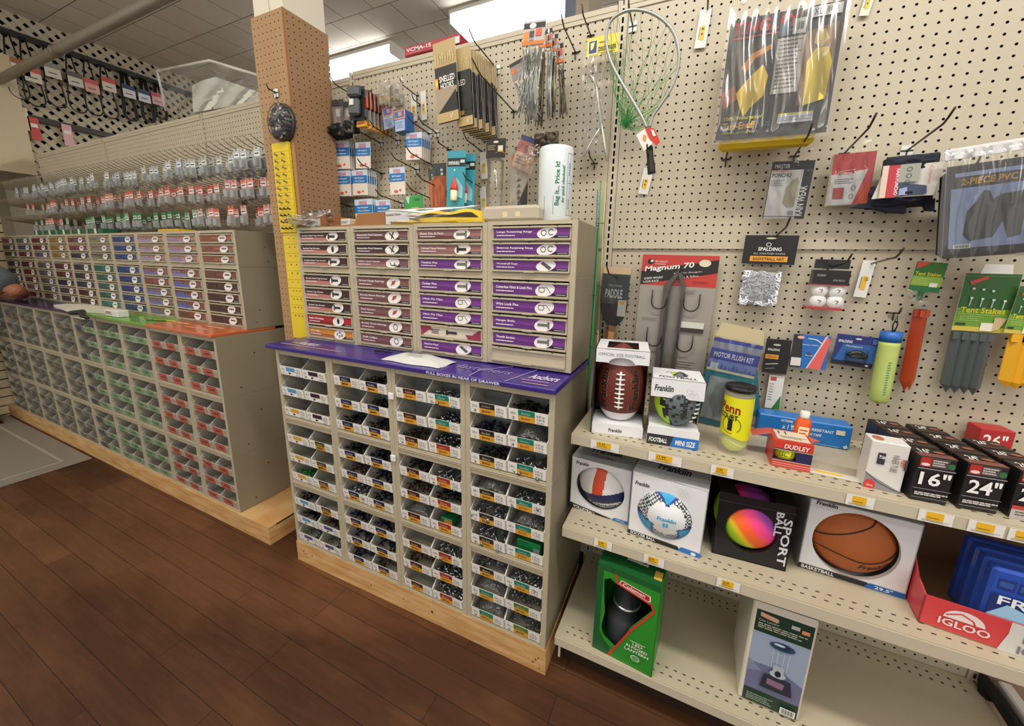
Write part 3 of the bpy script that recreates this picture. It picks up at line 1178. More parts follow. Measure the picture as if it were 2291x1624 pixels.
def bin_card(w, style, detail, seed=0):
    """style = (top colour, bottom colour, icon colour)"""
    k = ('c', w, style, detail, seed)
    if k in _bodies:
        return _bodies[k]
    b = B()
    O = (0.003, -0.0170, 0.0417)
    V = Vector((0, 0.0044, -0.0380))
    p = Print(b, O, (w - 0.006, 0, 0), V)
    if not detail:
        c1, c2, bg = style
        p.rect(0, 0, 1, 1, bg)
        p.rect(.16, .0, .78, 1, c1)
        p.rect(.34, .40, .66, .56, '3a2f2a')
        p.rect(.05, .2, .18, .8, c2)
        p.rect(.80, .2, .95, .8, c2)
    else:
        c1, c2, c3 = style
        p.rect(0, 0, 1, 1, 'f0eee8')
        if c2 is None:
            p.rect(.27, .10, .68, .55, c1)
            p.poly([(.38, .62), (.50, .74), (.38, .90)], '1c1a1a')
        else:
            p.rect(.25, .0, .68, .48, c1).rect(.25, .48, .68, 1, c2)
            p.rect(.36, .66, .56, .80, c3).poly([(.33, .58), (.37, .62), (.37, .84), (.33, .88)], c3)
            p.text(['Hex Bolt', 'Cap Screw', 'Wood Screw', 'Zinc'][seed % 4], .33, .36, .17, 'e8e0d0', w=.24)
        rr = random.Random(seed * 77 + 5)
        p.text(['1/4 x', '5/16', '3/8 x', '1/2 x'][seed % 4], .06, .46, .24, '2b2b2b', w=.13)
        p.text(['1 1/2', '2', '3', '2 1/4'][(seed // 2) % 4], .08, .86, .22, '2b2b2b', w=.09)
        p.text('%d.%d9 ea' % (rr.randint(1, 9), rr.randint(0, 9)), .73, .38, .20, '1c1c1c', w=.20)
        p.text('%d.%d9 lb' % (rr.randint(1, 9), rr.randint(0, 9)), .73, .66, .20, '1c1c1c', w=.20)
        p.text('%d' % rr.randint(100000, 999999), .73, .92, .14, '3c3c3c', w=.18)
    me = b.mesh('label_card')
    _bodies[k] = me
    return me


def heap_mesh(kind, w, seed):
    k = ('h', kind, seed)
    if k in _bodies:
        return _bodies[k]
    rr = random.Random(seed)
    b = B()
    if kind == 'bolts':
        for i in range(26):
            L = rr.uniform(.035, .06)
            c = Vector((rr.uniform(.012, w - .012), rr.uniform(.0, .06), rr.uniform(.006, .034)))
            a, e = rr.uniform(-.9, .9), rr.uniform(-.15, .35)
            d = Vector((math.sin(a) * .8, math.cos(a), math.sin(e))).normalized()
            p0, p1 = c - d * L * .4, c + d * L * .4
            p0.x, p1.x = min(max(p0.x, .006), w - .006), min(max(p1.x, .006), w - .006)
            mm = mat('c4ccd2', 0.22, metal=0.9) if i % 3 else mat('8d959c', 0.3, metal=0.9)
            b.tube([p0, p1], .0026, mm, 6)
            b.tube([p0, p0 - d * .004], .0056, mm, 6)
    elif kind == 'nuts':
        for i in range(40):
            c = Vector((rr.uniform(.010, w - .010), rr.uniform(-.002, .06), rr.uniform(.006, .040)))
            d = Vector((rr.uniform(-1, 1), rr.uniform(-1, 1), rr.uniform(-1, 1))).normalized() * .0045
            mm = mat('ced4da', 0.2, metal=0.9) if i % 2 else mat('7a8288', 0.3, metal=0.9)
            b.tube([c - d, c, c + d], .0078, mm, 6)
            b.tube([c - d * 1.02, c + d * 1.02], .004, mat('20242a', .6), 6)
    elif kind in ('blue', 'dark', 'grey', 'copper'):
        cs = {'blue': ('18213f', '232f5c'), 'dark': ('1c1c1f', '33343a'), 'grey': ('6d7378', '9aa0a4'), 'copper': ('4a3526', '776049')}[kind]
        for i in range(46):
            L = rr.uniform(.014, .030)
            c = Vector((rr.uniform(.008, w - .008), rr.uniform(.01, .075), rr.uniform(.006, .038)))
            d = Vector((rr.uniform(-1, 1), rr.uniform(-1, 1), rr.uniform(-.5, .5))).normalized() * L / 2
            p0, p1 = c - d, c + d
            p0.x, p1.x = min(max(p0.x, .005), w - .005), min(max(p1.x, .005), w - .005)
            b.tube([p0, p1], [.0042, .0016], mat(cs[i % 2], 0.3, metal=0.6), 5)
    elif kind == 'bag':
        n = 9
        vs, fs = [], []
        for j in range(n):
            for i in range(n):
                u, v = i / (n - 1), j / (n - 1)
                hgt = .012 + .055 * math.sin(PI * u) ** .6 * math.sin(PI * min(1, v * .9 + .1)) ** .6 + rr.uniform(-.006, .006)
                vs.append((.005 + u * (w - .01), -.004 + v * .085, hgt))
        for j in range(n - 1):
            for i in range(n - 1):
                fs.append((j * n + i, j * n + i + 1, (j + 1) * n + i + 1, (j + 1) * n + i))
        b.add(vs, fs, film(.42, 40, .8), True)
        for i in range(18):
            c = Vector((rr.uniform(.014, w - .014), rr.uniform(.01, .06), rr.uniform(.006, .020)))
            b.tube([c, c + Vector((rr.uniform(-.015, .015), .02, .002))], .003, mat('9aa4aa', .25, metal=.8), 5)
    elif kind == 'green':
        for i in range(46):
            c = Vector((rr.uniform(.02, w - .008), rr.uniform(.0, .06), rr.uniform(.006, .040)))
            d = Vector((rr.uniform(-1, 1), rr.uniform(-1, 1), rr.uniform(-.5, .5))).normalized() * .008
            b.tube([c - d, c + d], [.004, .002], mat('137a2c', 0.4), 5)
    me = b.mesh('heap')
    _bodies[k] = me
    return me


OR = 'dba032'
BLU = ('5a9cc8', None, None)
YEL = ('d9a63f', None, None)
PLU = ('3a1a30', None, None)
VIO = ('4d4a86', None, None)
OLV = ('54451f', 'c98f2a', '3a2c18')
NAV = ('1b2450', OR, '4a2a1c')
MRN = ('4c1c14', OR, '9a5a20')
TEA = ('11806c', OR, 'b07030')
RED = ('a23024', OR, 'b05a20')
BLK = ('2c261c', OR, '8a5a22')
GRN = ('5b7a2c', OR, '8a6a22')
styles = [
    ([BLU, BLU, YEL, YEL, YEL, YEL, BLU, BLU, VIO], [PLU, PLU, PLU, OLV, OLV, OLV, OLV, VIO, VIO]),
    ([NAV] * 9, [NAV] * 9),
    ([MRN] * 9, [TEA, TEA, RED, RED, RED, RED, RED, RED, RED]),
    ([BLK] * 6 + [BLK, TEA, TEA], [TEA] * 7 + [GRN, GRN]),
]
heaps = {(0, 0, 5): 'green', (0, 0, 6): 'dark', (0, 0, 7): 'dark', (0, 1, 7): 'copper', (0, 1, 8): 'grey', (0, 0, 8): 'grey',
         (1, 0, 4): 'copper', (1, 0, 5): 'bolts', (1, 1, 0): 'dark', (1, 1, 1): 'dark', (1, 1, 2): 'dark', (1, 0, 2): 'dark', (1, 1, 3): 'blue', (1, 1, 4): 'blue', (1, 1, 5): 'blue',
         (1, 0, 6): 'blue', (1, 1, 6): 'blue', (1, 0, 7): 'blue', (1, 1, 7): 'blue', (1, 0, 8): 'blue', (1, 1, 8): 'copper', (1, 0, 3): 'dark',
         (2, 0, 2): 'copper', (2, 0, 3): 'dark', (2, 0, 4): 'copper', (2, 0, 5): 'bag', (2, 0, 7): 'copper', (2, 1, 0): 'bolts', (2, 1, 1): 'nuts', (2, 1, 2): 'nuts', (2, 1, 3): 'bolts',
         (2, 1, 4): 'dark', (2, 1, 6): 'bolts', (2, 1, 7): 'nuts', (2, 1, 8): 'nuts',
         (3, 0, 1): 'blue', (3, 0, 2): 'dark', (3, 0, 3): 'bag', (3, 0, 4): 'bolts', (3, 0, 5): 'bolts', (3, 0, 6): 'grey', (3, 0, 7): 'bag', (3, 0, 8): 'bag',
         (3, 1, 0): 'dark', (3, 1, 1): 'bag', (3, 1, 2): 'bolts', (3, 1, 3): 'bolts', (3, 1, 4): 'bag', (3, 1, 6): 'bolts', (3, 1, 7): 'grey', (3, 1, 8): 'grey'}
heap_word = {'bolts': ('bolt_heap', 'loose steel bolts'), 'nuts': ('nut_heap', 'shiny hex nuts'), 'blue': ('screw_heap', 'dark blue screws'), 'dark': ('screw_heap', 'black screws'),
             'grey': ('anchor_heap', 'grey metal anchors'), 'copper': ('screw_heap', 'brown coated screws'), 'bag': ('parts_bag', 'hardware in a clear plastic bag'), 'green': ('screw_heap', 'bright green screws')}
ROWN = ['top', 'second', 'third', 'fourth', 'fifth', 'sixth', 'seventh', 'eighth', 'bottom']


def fill_bins(t, sty, r0, detail, dpt, cabinet_col=None, CWI=CW):
    ph = (BH - 0.034) / 3
    bw = (CWI - 0.037) / 2
    tray = bin_tray(bw, ph - 0.003)
    for i in range(3):
        for sx in range(2):
            z = BH - 0.022 - (i + 1) * ph + 0.001
            x = 0.0185 + sx * (bw + 0.0005)
            o = put('bin', tray, t, (x, 0.014 + random.uniform(-.002, .002), z))
            st = sty[sx][r0 + i]
            put('label_card', bin_card(bw, st, detail, ((r0 + i) * 3 + sx * 5 + (cabinet_col or 0) * 7) % 16 if detail else 0), o)


stack_r = ['leftmost stack', 'second stack from left', 'third stack from left', 'rightmost stack']
for c in range(4):
    for r in range(3):
        z0 = -0.425 - (r + 1) * BH - 0.0005
        lab = 'open-front bin cabinet under the purple counter, %s, %s' % (stack_r[c], ('topmost', 'middle', 'lowest on the pine base')[r])
        t = empty('bin_cabinet', lab, 'bin cabinet', rfr(c * CW + 0.001, 0, z0), (0, 0, YAW_R), 'bin cabinets below the purple counter')
        put('body', bin_body(CW, BH, 0.43), t)
        fill_bins(t, styles[c], r * 3, True, 0.43, c)
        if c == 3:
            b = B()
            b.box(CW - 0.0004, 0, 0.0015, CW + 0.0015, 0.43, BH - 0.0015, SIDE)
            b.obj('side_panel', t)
ph = (BH - 0.034) / 3
bw = (CW - 0.037) / 2
for (c, sx, row), kind in heaps.items():
    z0 = -0.425 - (row // 3 + 1) * BH + BH - 0.022 - (row % 3 + 1) * ph + 0.003
    nm, wd_ = heap_word[kind]
    o = bpy.data.objects.new(nm, heap_mesh(kind, bw, hash((c, row)) % 3 if False else (c + row) % 3))
    COL.objects.link(o)
    o.location = rfr(c * CW + 0.0195 + sx * (bw + 0.0005), 0.016, z0)
    o.rotation_euler = (0, 0, YAW_R)
    tag(o, '%s in the %s row of bins, %s bin of the %s' % (wd_, ROWN[row], ('left', 'right')[sx], stack_r[c]), 'hardware', kind='stuff')
# green box of deck screws lying in a bin
for (c, sx, row, w_, h_, nm, lab) in ((3, 1, 5, .085, .055, 'screw_box', 'green cardboard box of screws in the rightmost bins, teal label'), (2, 1, 5, .05, .04, 'screw_box', 'small green and orange box of screws tucked in a red label bin')):
    z0 = -0.425 - (row // 3 + 1) * BH + BH - 0.022 - (row % 3 + 1) * ph + 0.004
    b = B()
    b.cbox(0, 0, 0, w_, .05, h_, mat('0f7a44', 0.4), .002)
    p = Print(b, (0, -.0003, h_), (w_, 0, 0), (0, 0, -h_))
    if c == 3:
        p.ell(.72, .78, .16, .2, 'd9d23a').rect(.72, .30, .97, .72, '8d93a0').lines(.05, .1, .5, .3, 2, '0a5a30')
    else:
        p.rect(.3, .1, 1, .6, 'd58a2a').rect(.3, .6, 1, .95, 'cfd8da')
    o = b.obj(nm)
    o.location = rfr(c * CW + 0.0195 + sx * (bw + 0.0005) + .03, 0.016, z0)
    o.rotation_euler = (-.12, 0, YAW_R)
    tag(o, lab, 'box')

# pine bases
pine = mat('c99a62', 0.55, var=0.14, bscale=7)
pine2 = mat('d6ab72', 0.55, var=0.10, bscale=9)


def pine_mat():
    mt, nt, b = node_mat('mat_pine')
    tc = nt.nodes.new('ShaderNodeTexCoord')
    mp = nt.nodes.new('ShaderNodeMapping')
    mp.inputs['Scale'].default_value = (1.2, 1, 9)
    nt.links.new(tc.outputs['Object'], mp.inputs[0])
    n = nt.nodes.new('ShaderNodeTexNoise')
    n.inputs['Scale'].default_value = 5
    n.inputs['Detail'].default_value = 6
    nt.links.new(mp.outputs[0], n.inputs['Vector'])
    r = nt.nodes.new('ShaderNodeValToRGB')
    r.color_ramp.elements[0].position = .3
    r.color_ramp.elements[1].position = .7
    r.color_ramp.elements[0].color = (*lin('b98549'), 1)
    r.color_ramp.elements[1].color = (*lin('dcb782'), 1)
    nt.links.new(n.outputs['Fac'], r.inputs[0])
    nt.links.new(r.outputs[0], b.inputs['Base Color'])
    b.inputs['Roughness'].default_value = .55
    return mt


PINE = pine_mat()
knot = mat('6b3f1e', .6)
hb = -0.425 - 3 * BH - FLOOR_Z - 0.001
t = empty('wooden_base', 'pale pine base board under the nearer bin cabinets', 'base', rfr(0.0, -0.004, FLOOR_Z), (0, 0, YAW_R))
b = B()
b.box(0.0, 0, 0.001, 1.226, 0.038, hb, PINE)
for x, z, s in ((.045, .06, .004), (.055, .05, .003), (.10, .055, .004), (.45, .045, .004), (.62, .05, .003), (.76, .05, .006), (1.18, .035, .004), (1.19, .05, .004), (1.205, .02, .003), (1.20, .06, .003)):
    b.poly([(x + s * math.cos(a), -.0003, z + s * math.sin(a)) for a in [2 * PI * i / 8 for i in range(8)]], knot)
b.obj('front_board', t)
b = B()
b.box(1.188, 0.038, 0.001, 1.226, 0.42, hb, PINE)
b.obj('side_board', t)
b = B()
b.box(0.0, 0.038, 0.001, 0.038, 0.42, hb, PINE)
b.obj('side_board', t)

# ------------------------------------------------------------------ the long run at the left
LX, LP = -1.722, 0.312
LYL, LYU = -0.470, -0.330
MV = 'a07a78'
COPP = '9d5f43'
left_top = [
    [(COPP, '7a452e', 0)] * 3,
    [('ab7d66', 'a08ab0', '8f80b4')] * 3,
    [('a9806c', 'a08ab0', 'a79ac0')] * 3,
    [('25488c', '16305f', 0)] * 3,
    [('8c8377', '6f6a5a', '9aa35a'), ('8c8377', '6f6a5a', '9aa35a'), ('5c554b', '6f6a5a', '9aa35a')],
    [('7d4a50', '5e3038', 0), ('8a4a48', '5e3038', 0), ('3d3844', '29262f', 0)],
    [('a8803f', '80602f', 0)] * 3,
    [('6e3438', '4b2428', 0), ('6e3438', '4b2428', 0), ('6c6470', '524c58', 0)],
    [('5a6468', '454e52', 0), ('4e5878', '454e62', 0), ('7a4044', '5b2e32', 0)],
    [('7c4448', '5b2e32', 0), ('3e463a', '2c332a', 0), ('38443c', '2c332a', 0)],
]
left_low = [
    [('7a4530', '5b2f20', 0)] + [('4a2218', '34140e', 0)] * 4,
    [('83503f', '7f76b0', 0), ('83503f', '5a62a8', '5a62a8'), ('6f4436', '5a62a8', '5a62a8'), ('7c4a38', '5a62a8', '5a62a8'), ('7a4530', '5b2f20', 0)],
    [('8a5a4a', '6c6ca6', '6c6ca6'), ('8a5048', '6a4038', 0), ('806064', '6c6ca6', 0), ('806064', '6c6ca6', '6c6ca6'), ('8a5a4a', '6a6a90', '7a7aa0')],
    [('1f3f86', '162c5c', 0)] * 5,
    [('1f6f64', '16524a', 0), ('3f6a60', '2c4c44', 0), ('3f6a60', '2c4c44', 0), ('2f6a62', '1c4c44', 0), ('1f7a6e', '16524a', 0)],
    [('413c48', '2e2a34', 0), ('4a3438', '34262a', 0), ('3a3450', '28243c', 0), ('4e2230', '38161e', 0), ('54302a', '3a201c', 0)],
    [('6a3a34', '4a2824', 0), ('6a3a34', '4a2824', 0), ('3c2a44', '2c1e30', 0), ('5c4650', '44343c', 0), ('4c4044', '383034', 0)],
    [('6c6a6c', '545254', 0)] * 4 + [('7c6a58', '5c4c40', 0)],
    [('6e3034', '4b2024', 0)] * 3 + [('7a5a5c', '5a4244', 0), ('8a1f24', '641418', 0)],
    [('34403a', '28302c', 0)] * 5,
]
cname = ['nearest the brown column'] + ['%s from the brown column' % ORD(i) for i in range(1, 10)]
colr = ['copper', 'mauve and violet', 'pale mauve', 'royal blue', 'grey-green and teal', 'maroon and slate', 'ochre and maroon', 'maroon and grey', 'slate and red', 'dark green']
ORG = ('b65a48', 'a89f94', 'c4b4a8')
GRE = ('739a70', '8da080', 'b4c2ac')
GRY = ('6d6a60', '8a8476', '8f897a')
NVY = ('464f5a', '8a8476', '8f897a')
for c in range(10):
    xl = LX - (c + 1) * LP
    for r, (z0, h) in enumerate(((-0.410, UPH[0]), (-0.107, UPH[1]))):
        specs = [('x', a, bcol, 'dot', sub) for a, bcol, sub in (left_top if r else left_low)[c]]
        lab = '%s-label drawer cabinet, %s, %s row' % (colr[c], cname[c], 'top' if r else 'lower')
        t = empty('drawer_cabinet', lab, 'drawer cabinet', (xl + 0.001, LYU, z0), (0, 0, 0), 'drawer cabinets in the long run at the left')
        put('body', drawer_body(LP, h, 5 if r == 0 else 3, DPT), t)
        fill_drawers(t, h, specs, False, DPT, LP)
    sty_l = ORG if c < 2 else GRE if c < 4 else (NVY if c == 4 else GRY)
    sty_r = ORG if c < 2 else GRE if c < 5 else GRY
    for r in range(3):
        z0 = -0.427 - (r + 1) * BH
        w_ = ('orange', 'orange', 'green', 'green', 'green and navy', 'grey', 'grey', 'grey', 'grey', 'grey')[c]
        lab = 'bin cabinet with %s labels, %s stack %s, %s' % (w_, '', cname[c], ('topmost', 'middle', 'lowest')[r])
        t = empty('bin_cabinet', ' '.join(lab.split()), 'bin cabinet', (xl + 0.001, LYL, z0), (0, 0, 0), 'bin cabinets in the long run at the left')
        put('body', bin_body(LP, BH, 0.43), t)
        fill_bins(t, ([sty_l] * 9, [sty_r] * 9), r * 3, False, 0.43, None, LP)
        if c == 0:
            b = B()
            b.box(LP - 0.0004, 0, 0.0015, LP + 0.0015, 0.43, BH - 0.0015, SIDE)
            for yy, zz in ((.08, .04), (.16, .20), (.34, .12)):
                b.poly([(LP + .0017, yy + .004 * math.cos(a), zz + .004 * math.sin(a)) for a in [2 * PI * i / 8 for i in range(8)]], INNERD)
            b.obj('side_panel', t)
for r, (z0, h) in enumerate(((-0.410, UPH[0]), (-0.107, UPH[1]))):
    pass
t = empty('side_cover', 'flat grey-beige end cover closing the long run of drawers', 'panel', (LX, LYU, -0.410))
b = B()
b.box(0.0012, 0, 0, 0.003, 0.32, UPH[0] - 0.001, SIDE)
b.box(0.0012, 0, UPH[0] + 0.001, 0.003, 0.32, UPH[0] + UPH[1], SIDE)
for yy, zz in ((.07, .09), (.13, .40), (.14, .33), (.22, .15), (.05, .03)):
    b.poly([(.0033, yy + .003 * math.cos(a), zz + .003 * math.sin(a)) for a in [2 * PI * i / 8 for i in range(8)]], INNERD)
b.obj('cover_plate', t)

# coloured counters of the long run
def ledge(x0, x1, c, lab, nm='counter_ledge', prints=None):
    b = B()
    b.cbox(x0, LYL - 0.018, -0.4268, x1, LYU + 0.14, -0.4105, mat(c, 0.25, coat=.2), .003)
    q = Print(b, (x0, LYU - .01, -0.4103), (x1 - x0, 0, 0), (0, LYL - LYU, 0))
    q.N = Vector((0, 0, 1))
    if prints:
        prints(q)
    tag(b.obj(nm), lab, 'counter')


ledge(LX - 1.9 * LP, LX + 0.002, 'c4653a', 'orange printed counter ledge at the near end of the long run',
      prints=lambda q: (q.rect(.05, .2, .3, .32, 'e6b79a'), q.rect(.4, .55, .75, .62, 'e6b79a'), q.rect(.55, .15, .8, .25, 'e6b79a')))
ledge(LX - 4.7 * LP, LX - 1.9 * LP - .001, '6aa338', 'green printed counter ledge in the long run',
      prints=lambda q: (q.rect(.1, .2, .3, .32, 'a9c88a'), q.rect(.4, .55, .6, .62, 'a9c88a')))
ledge(LX - 8.9 * LP, LX - 4.7 * LP - .001, '2c2352', 'dark navy printed counter ledge in the long run')
ledge(LX - 11 * LP, LX - 8.9 * LP - .001, 'a02a20', 'red printed counter ledge at the far end of the long run')

t = empty('wooden_base', 'long pine platform under the bins at the left, corner toward the column', 'base', (-1.484, -0.480, FLOOR_Z))
b = B()
b.box(-4.6, 0, 0.001, 0.0, 0.038, hb - .002, PINE)
for x, z, s in ((-.5, .06, .003), (-1.4, .04, .004)):
    b.poly([(x + s * math.cos(a), -.0003, z + s * math.sin(a)) for a in [2 * PI * i / 8 for i in range(8)]], knot)
b.obj('front_board', t)
b = B()
b.box(-0.04, 0.038, 0.001, 0.0, 0.15, hb - .012, PINE)
b.box(-4.6, 0.038, hb - .020, -0.002, 0.45, hb - .003, PINE)
b.box(-0.035, 0.03, hb - .012, -0.0005, 0.16, hb - .005, mat('20342a', .7))
b.obj('platform_board', t)
# ================================================================== goods on the shelves
def onshelf(bl, br, top, zs):
    """returns foot point, width, height, yaw from the front lower corners seen on the shelf"""
    A, C = PZ(bl[0], bl[1], zs), PZ(br[0], br[1], zs)
    w = (C - A).length
    yaw = math.atan2(C.y - A.y, C.x - A.x)
    h = P(top[0], top[1], A.y).z - zs
    return A, w, h, yaw


def carton(b, w, h, d, m, front=True):
    b.box(0, 0, 0, w, d, h, m)


def panel_hole(b, w, h, cu, cv, ru, rv, m, y=0.0, th=0.0015, n=40):
    """flat front w x h with an elliptical window"""
    out, inn = [], []
    for i in range(n):
        a = 2 * PI * i / n
        ca, sa = math.cos(a), math.sin(a)
        cx_, cz_ = cu * w, cv * h
        inn.append((cx_ + ru * w * ca, cz_ + rv * h * sa))
        t = min((((w - cx_) if ca > 0 else -cx_) / ca) if abs(ca) > 1e-6 else 9e9, (((h - cz_) if sa > 0 else -cz_) / sa) if abs(sa) > 1e-6 else 9e9)
        out.append((cx_ + ca * t, cz_ + sa * t))
    cor = [(w, h), (0, h), (0, 0), (w, 0)]
    for i in range(n):
        j = (i + 1) % n
        b.poly([(inn[i][0], y, inn[i][1]), (inn[j][0], y, inn[j][1]), (out[j][0], y, out[j][1]), (out[i][0], y, out[i][1])], m)
        if abs(out[i][0] - out[j][0]) > 1e-5 and abs(out[i][1] - out[j][1]) > 1e-5:
            for c in cor:
                if min(out[i][0], out[j][0]) - 1e-4 <= c[0] <= max(out[i][0], out[j][0]) + 1e-4 and min(out[i][1], out[j][1]) - 1e-4 <= c[1] <= max(out[i][1], out[j][1]) + 1e-4:
                    b.poly([(out[i][0], y, out[i][1]), (out[j][0], y, out[j][1]), (c[0], y, c[1])], m)
        b.poly([(inn[j][0], y, inn[j][1]), (inn[i][0], y, inn[i][1]), (inn[i][0], y + .012, inn[i][1]), (inn[j][0], y + .012, inn[j][1])], m)


def text_map(b, s, fn, m, bold=0.02, shear=0.0):
    vs, fs, asp = text_geo(s, bold, shear)
    b.add([fn(x / asp, y) for x, y in vs], fs, m)


def shell(b, w, h, d, m_out, front=False, th=0.0025, top=True):
    """open fronted carton shell"""
    b.box(0, 0, 0, w, d, th, m_out)
    if top:
        b.box(0, 0, h - th, w, d, h, m_out)
    b.box(0, 0, th, th, d, h - th, m_out)
    b.box(w - th, 0, th, w, d, h - th, m_out)
    b.box(th, d - th, th, w - th, d, h - th, m_out)


WHT = mat('e6e7ea', 0.35)
BLK_ = mat('141416', 0.4)
BRN = mat('8d6a4a', 0.8)
BRAND = 'Franklin'


def hexes(p, u, v, r, asp, c='cfd2d8'):
    for du, dv in ((0, 0), (1.75, 0), (.87, 1.5), (2.6, 1.5)):
        pts = [(u + r * (du + math.cos(PI / 6 + PI / 3 * k)), v + r * asp * (dv + math.sin(PI / 6 + PI / 3 * k))) for k in range(7)]
        p.line(pts, r * .12, c)


# --- football in its open white carton
A, w, h, yaw = onshelf((1322, 966), (1437, 982), (1339, 778), SH1)
t = empty('football_carton', 'white open-front carton holding the brown full size football', 'carton', A, (0, 0, yaw))
D = 0.155
b = B()
b.box(0, 0, 0.0, w, D, 0.003, WHT)
b.box(0, 0, 0.003, w, 0.003, h * .125, WHT)
b.box(0.002, 0.003, h * .12, w - 0.002, D * .75, h * .125, WHT)
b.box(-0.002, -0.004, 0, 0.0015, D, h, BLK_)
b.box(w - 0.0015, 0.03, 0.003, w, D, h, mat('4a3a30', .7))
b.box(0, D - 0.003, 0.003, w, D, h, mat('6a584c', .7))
p = Print(b, (0, -0.0003, h * .125), (w, 0, 0), (0, 0, -h * .125))
p.text(BRAND, .34, .72, .34, '151515', w=.26, bold=.02, shear=.15)
b.obj('tray', t)
b = B()
hp = h * .155
arch = [(0, h), (0, h - hp)] + [(w * .26, h - hp)] + [(w * (.5 - .24 * math.cos(PI * i / 10)), h - hp + hp * .42 * math.sin(PI * i / 10)) for i in range(11)] + [(w * .74, h - hp), (w, h - hp), (w, h)]
b.prism([(x, -0.003, z) for x, z in arch], (0, .002, 0), WHT)
# top panel with a round cut-out: side strips and back strip
b.box(0, -0.003, h - .002, w * .2, D, h, WHT)
b.box(w * .8, -0.003, h - .002, w, D, h, WHT)
b.box(w * .2, D * .82, h - .002, w * .8, D, h, WHT)
b.box(w * .2, -0.003, h - .002, w * .8, .018, h, WHT)
p = Print(b, (0, -0.0033, h), (w, 0, 0), (0, 0, -hp))
p.text('OFFICIAL SIZE FOOTBALL', .06, .50, .20, '6a6c72', w=.86)
q = Print(b, (0, D, h + .0003), (w, 0, 0), (0, -D, 0))
q.N = Vector((0, 0, 1))
q.text('OFFICIAL', .30, .15, .08, '6a6c72', w=.28)
b.obj('top_sleeve', t)


def football(name, label, c, R, L, colfn, group=None, rz=0.0, tilt=(0, 0)):
    t = empty(name, label, 'ball', c, (tilt[0], tilt[1], rz), group)
    prof = []
    n = 36
    for i in range(n + 1):
        z = -1 + 2 * i / n
        r = (1 - abs(z) ** 2.3) ** 0.74
        prof.append((max(.0005, R * r), z * L))
    b = B()
    seg = 40
    for i in range(n):
        for k in range(seg):
            a0, a1 = 2 * PI * k / seg, 2 * PI * (k + 1) / seg
            (r0, z0), (r1, z1) = prof[i], prof[i + 1]
            mm = colfn((z0 + z1) / 2 / L, (a0 + a1) / 2)
            b.add([(r0 * math.cos(a0), r0 * math.sin(a0), z0), (r0 * math.cos(a1), r0 * math.sin(a1), z0), (r1 * math.cos(a1), r1 * math.sin(a1), z1), (r1 * math.cos(a0), r1 * math.sin(a0), z1)], [(0, 1, 2, 3)], mm, True)

    def surf(ang, z, lift=.0008):
        zz = max(-1, min(1, z / L))
        r = R * (1 - abs(zz) ** 2.3) ** 0.74 + lift
        return (r * math.cos(ang), r * math.sin(ang), z)
    return t, b, surf


leather = mat('6b2a1f', 0.55, bump=.25, bscale=900)
wht2 = mat('e4e2e0', 0.5)
R_, L_ = min(.083, w * .49), .138
t2, b, surf = football('football', 'brown leather-look football with white laces and stripes', A + Vector((math.cos(yaw) * w * .5 - math.sin(yaw) * D * .5, math.sin(yaw) * w * .5 + math.cos(yaw) * D * .5, L_ + .006)), R_, L_,
                       lambda z, a: wht2 if .58 < abs(z) < .76 else leather)
fr = -PI / 2 + yaw
for sgn, off in ((1, .62), (-1, -.70)):
    for cc, lf, ex in (('d8b0a0', .0009, .07), ('1a1210', .0013, .0)):
        text_map(b, BRAND, lambda x, y: surf(fr + off + (y - .5) * .36 * (1 + ex) * (-1), -.055 * 1.15 + (x - .5 + .5) * .11 * 1.15, lf), mat(cc, .5), bold=.03 + ex * .5)
b.obj('leather_shell', t2)
b = B()
lc = mat('e9e7e2', .5)
b.tube([surf(fr, z / 100, .0025) for z in range(-6, 7)], .0035, lc, 6)
for k in range(8):
    z = -.052 + k * .0148
    b.tube([surf(fr - .17, z, .001), surf(fr - .1, z, .003), surf(fr, z, .006), surf(fr + .1, z, .003), surf(fr + .17, z, .001)], .0026, lc, 6)
b.obj('laces', t2)

# --- mini football carton
A, w, h, yaw = onshelf((1446, 990), (1561, 1008), (1461, 844), SH1)
t = empty('football_carton', 'white open-front carton holding the mini grey and lime football', 'carton', A, (0, 0, yaw))
D = 0.125
b = B()
b.box(0, 0, 0.0, w, D, 0.003, WHT)
b.box(0, 0, 0.003, w, 0.003, h * .27, WHT)
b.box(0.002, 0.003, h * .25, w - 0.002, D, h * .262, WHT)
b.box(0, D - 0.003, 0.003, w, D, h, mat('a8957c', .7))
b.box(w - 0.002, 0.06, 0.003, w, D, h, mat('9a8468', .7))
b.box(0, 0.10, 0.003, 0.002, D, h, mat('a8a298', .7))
p = Print(b, (0, -0.0003, h * .27), (w, 0, 0), (0, 0, -h * .27))
p.rect(0, .42, .55, 1, '2b2b2f')
p.poly([(.46, 1), (1, 1), (1, .42), (.52, .42)], '1f6fc0')
p.text('FOOTBALL', .04, .86, .26, 'f2f2f2', w=.36, bold=.03, shear=.2)
p.text('MINI SIZE', .56, .88, .30, 'f2f2f2', w=.38, bold=.03, shear=.1)
b.obj('tray', t)
b = B()
hp = h * .27
b.box(0, -.002, h - hp, w, 0, h, WHT)
b.box(0, -.002, h - .002, w, D, h, WHT)
b.box(-.0005, -.001, h - hp, .0015, D, h, WHT)
b.box(w - .0015, -.001, h - hp, w + .0005, D, h, mat('8d6a4a', .7))
p = Print(b, (0, -0.0023, h), (w, 0, 0), (0, 0, -hp))
p.text(BRAND, .06, .68, .34, '151515', w=.36, bold=.02, shear=.15)
hexes(p, .72, .55, .05, w / hp * .9)
q = Print(b, (0, D, h + .0003), (w, 0, 0), (0, -D, 0))
q.N = Vector((0, 0, 1))
q.text('FOOTBALL', .12, .90, .16, '4a4a4e', w=.74, shear=.2, bold=.02)
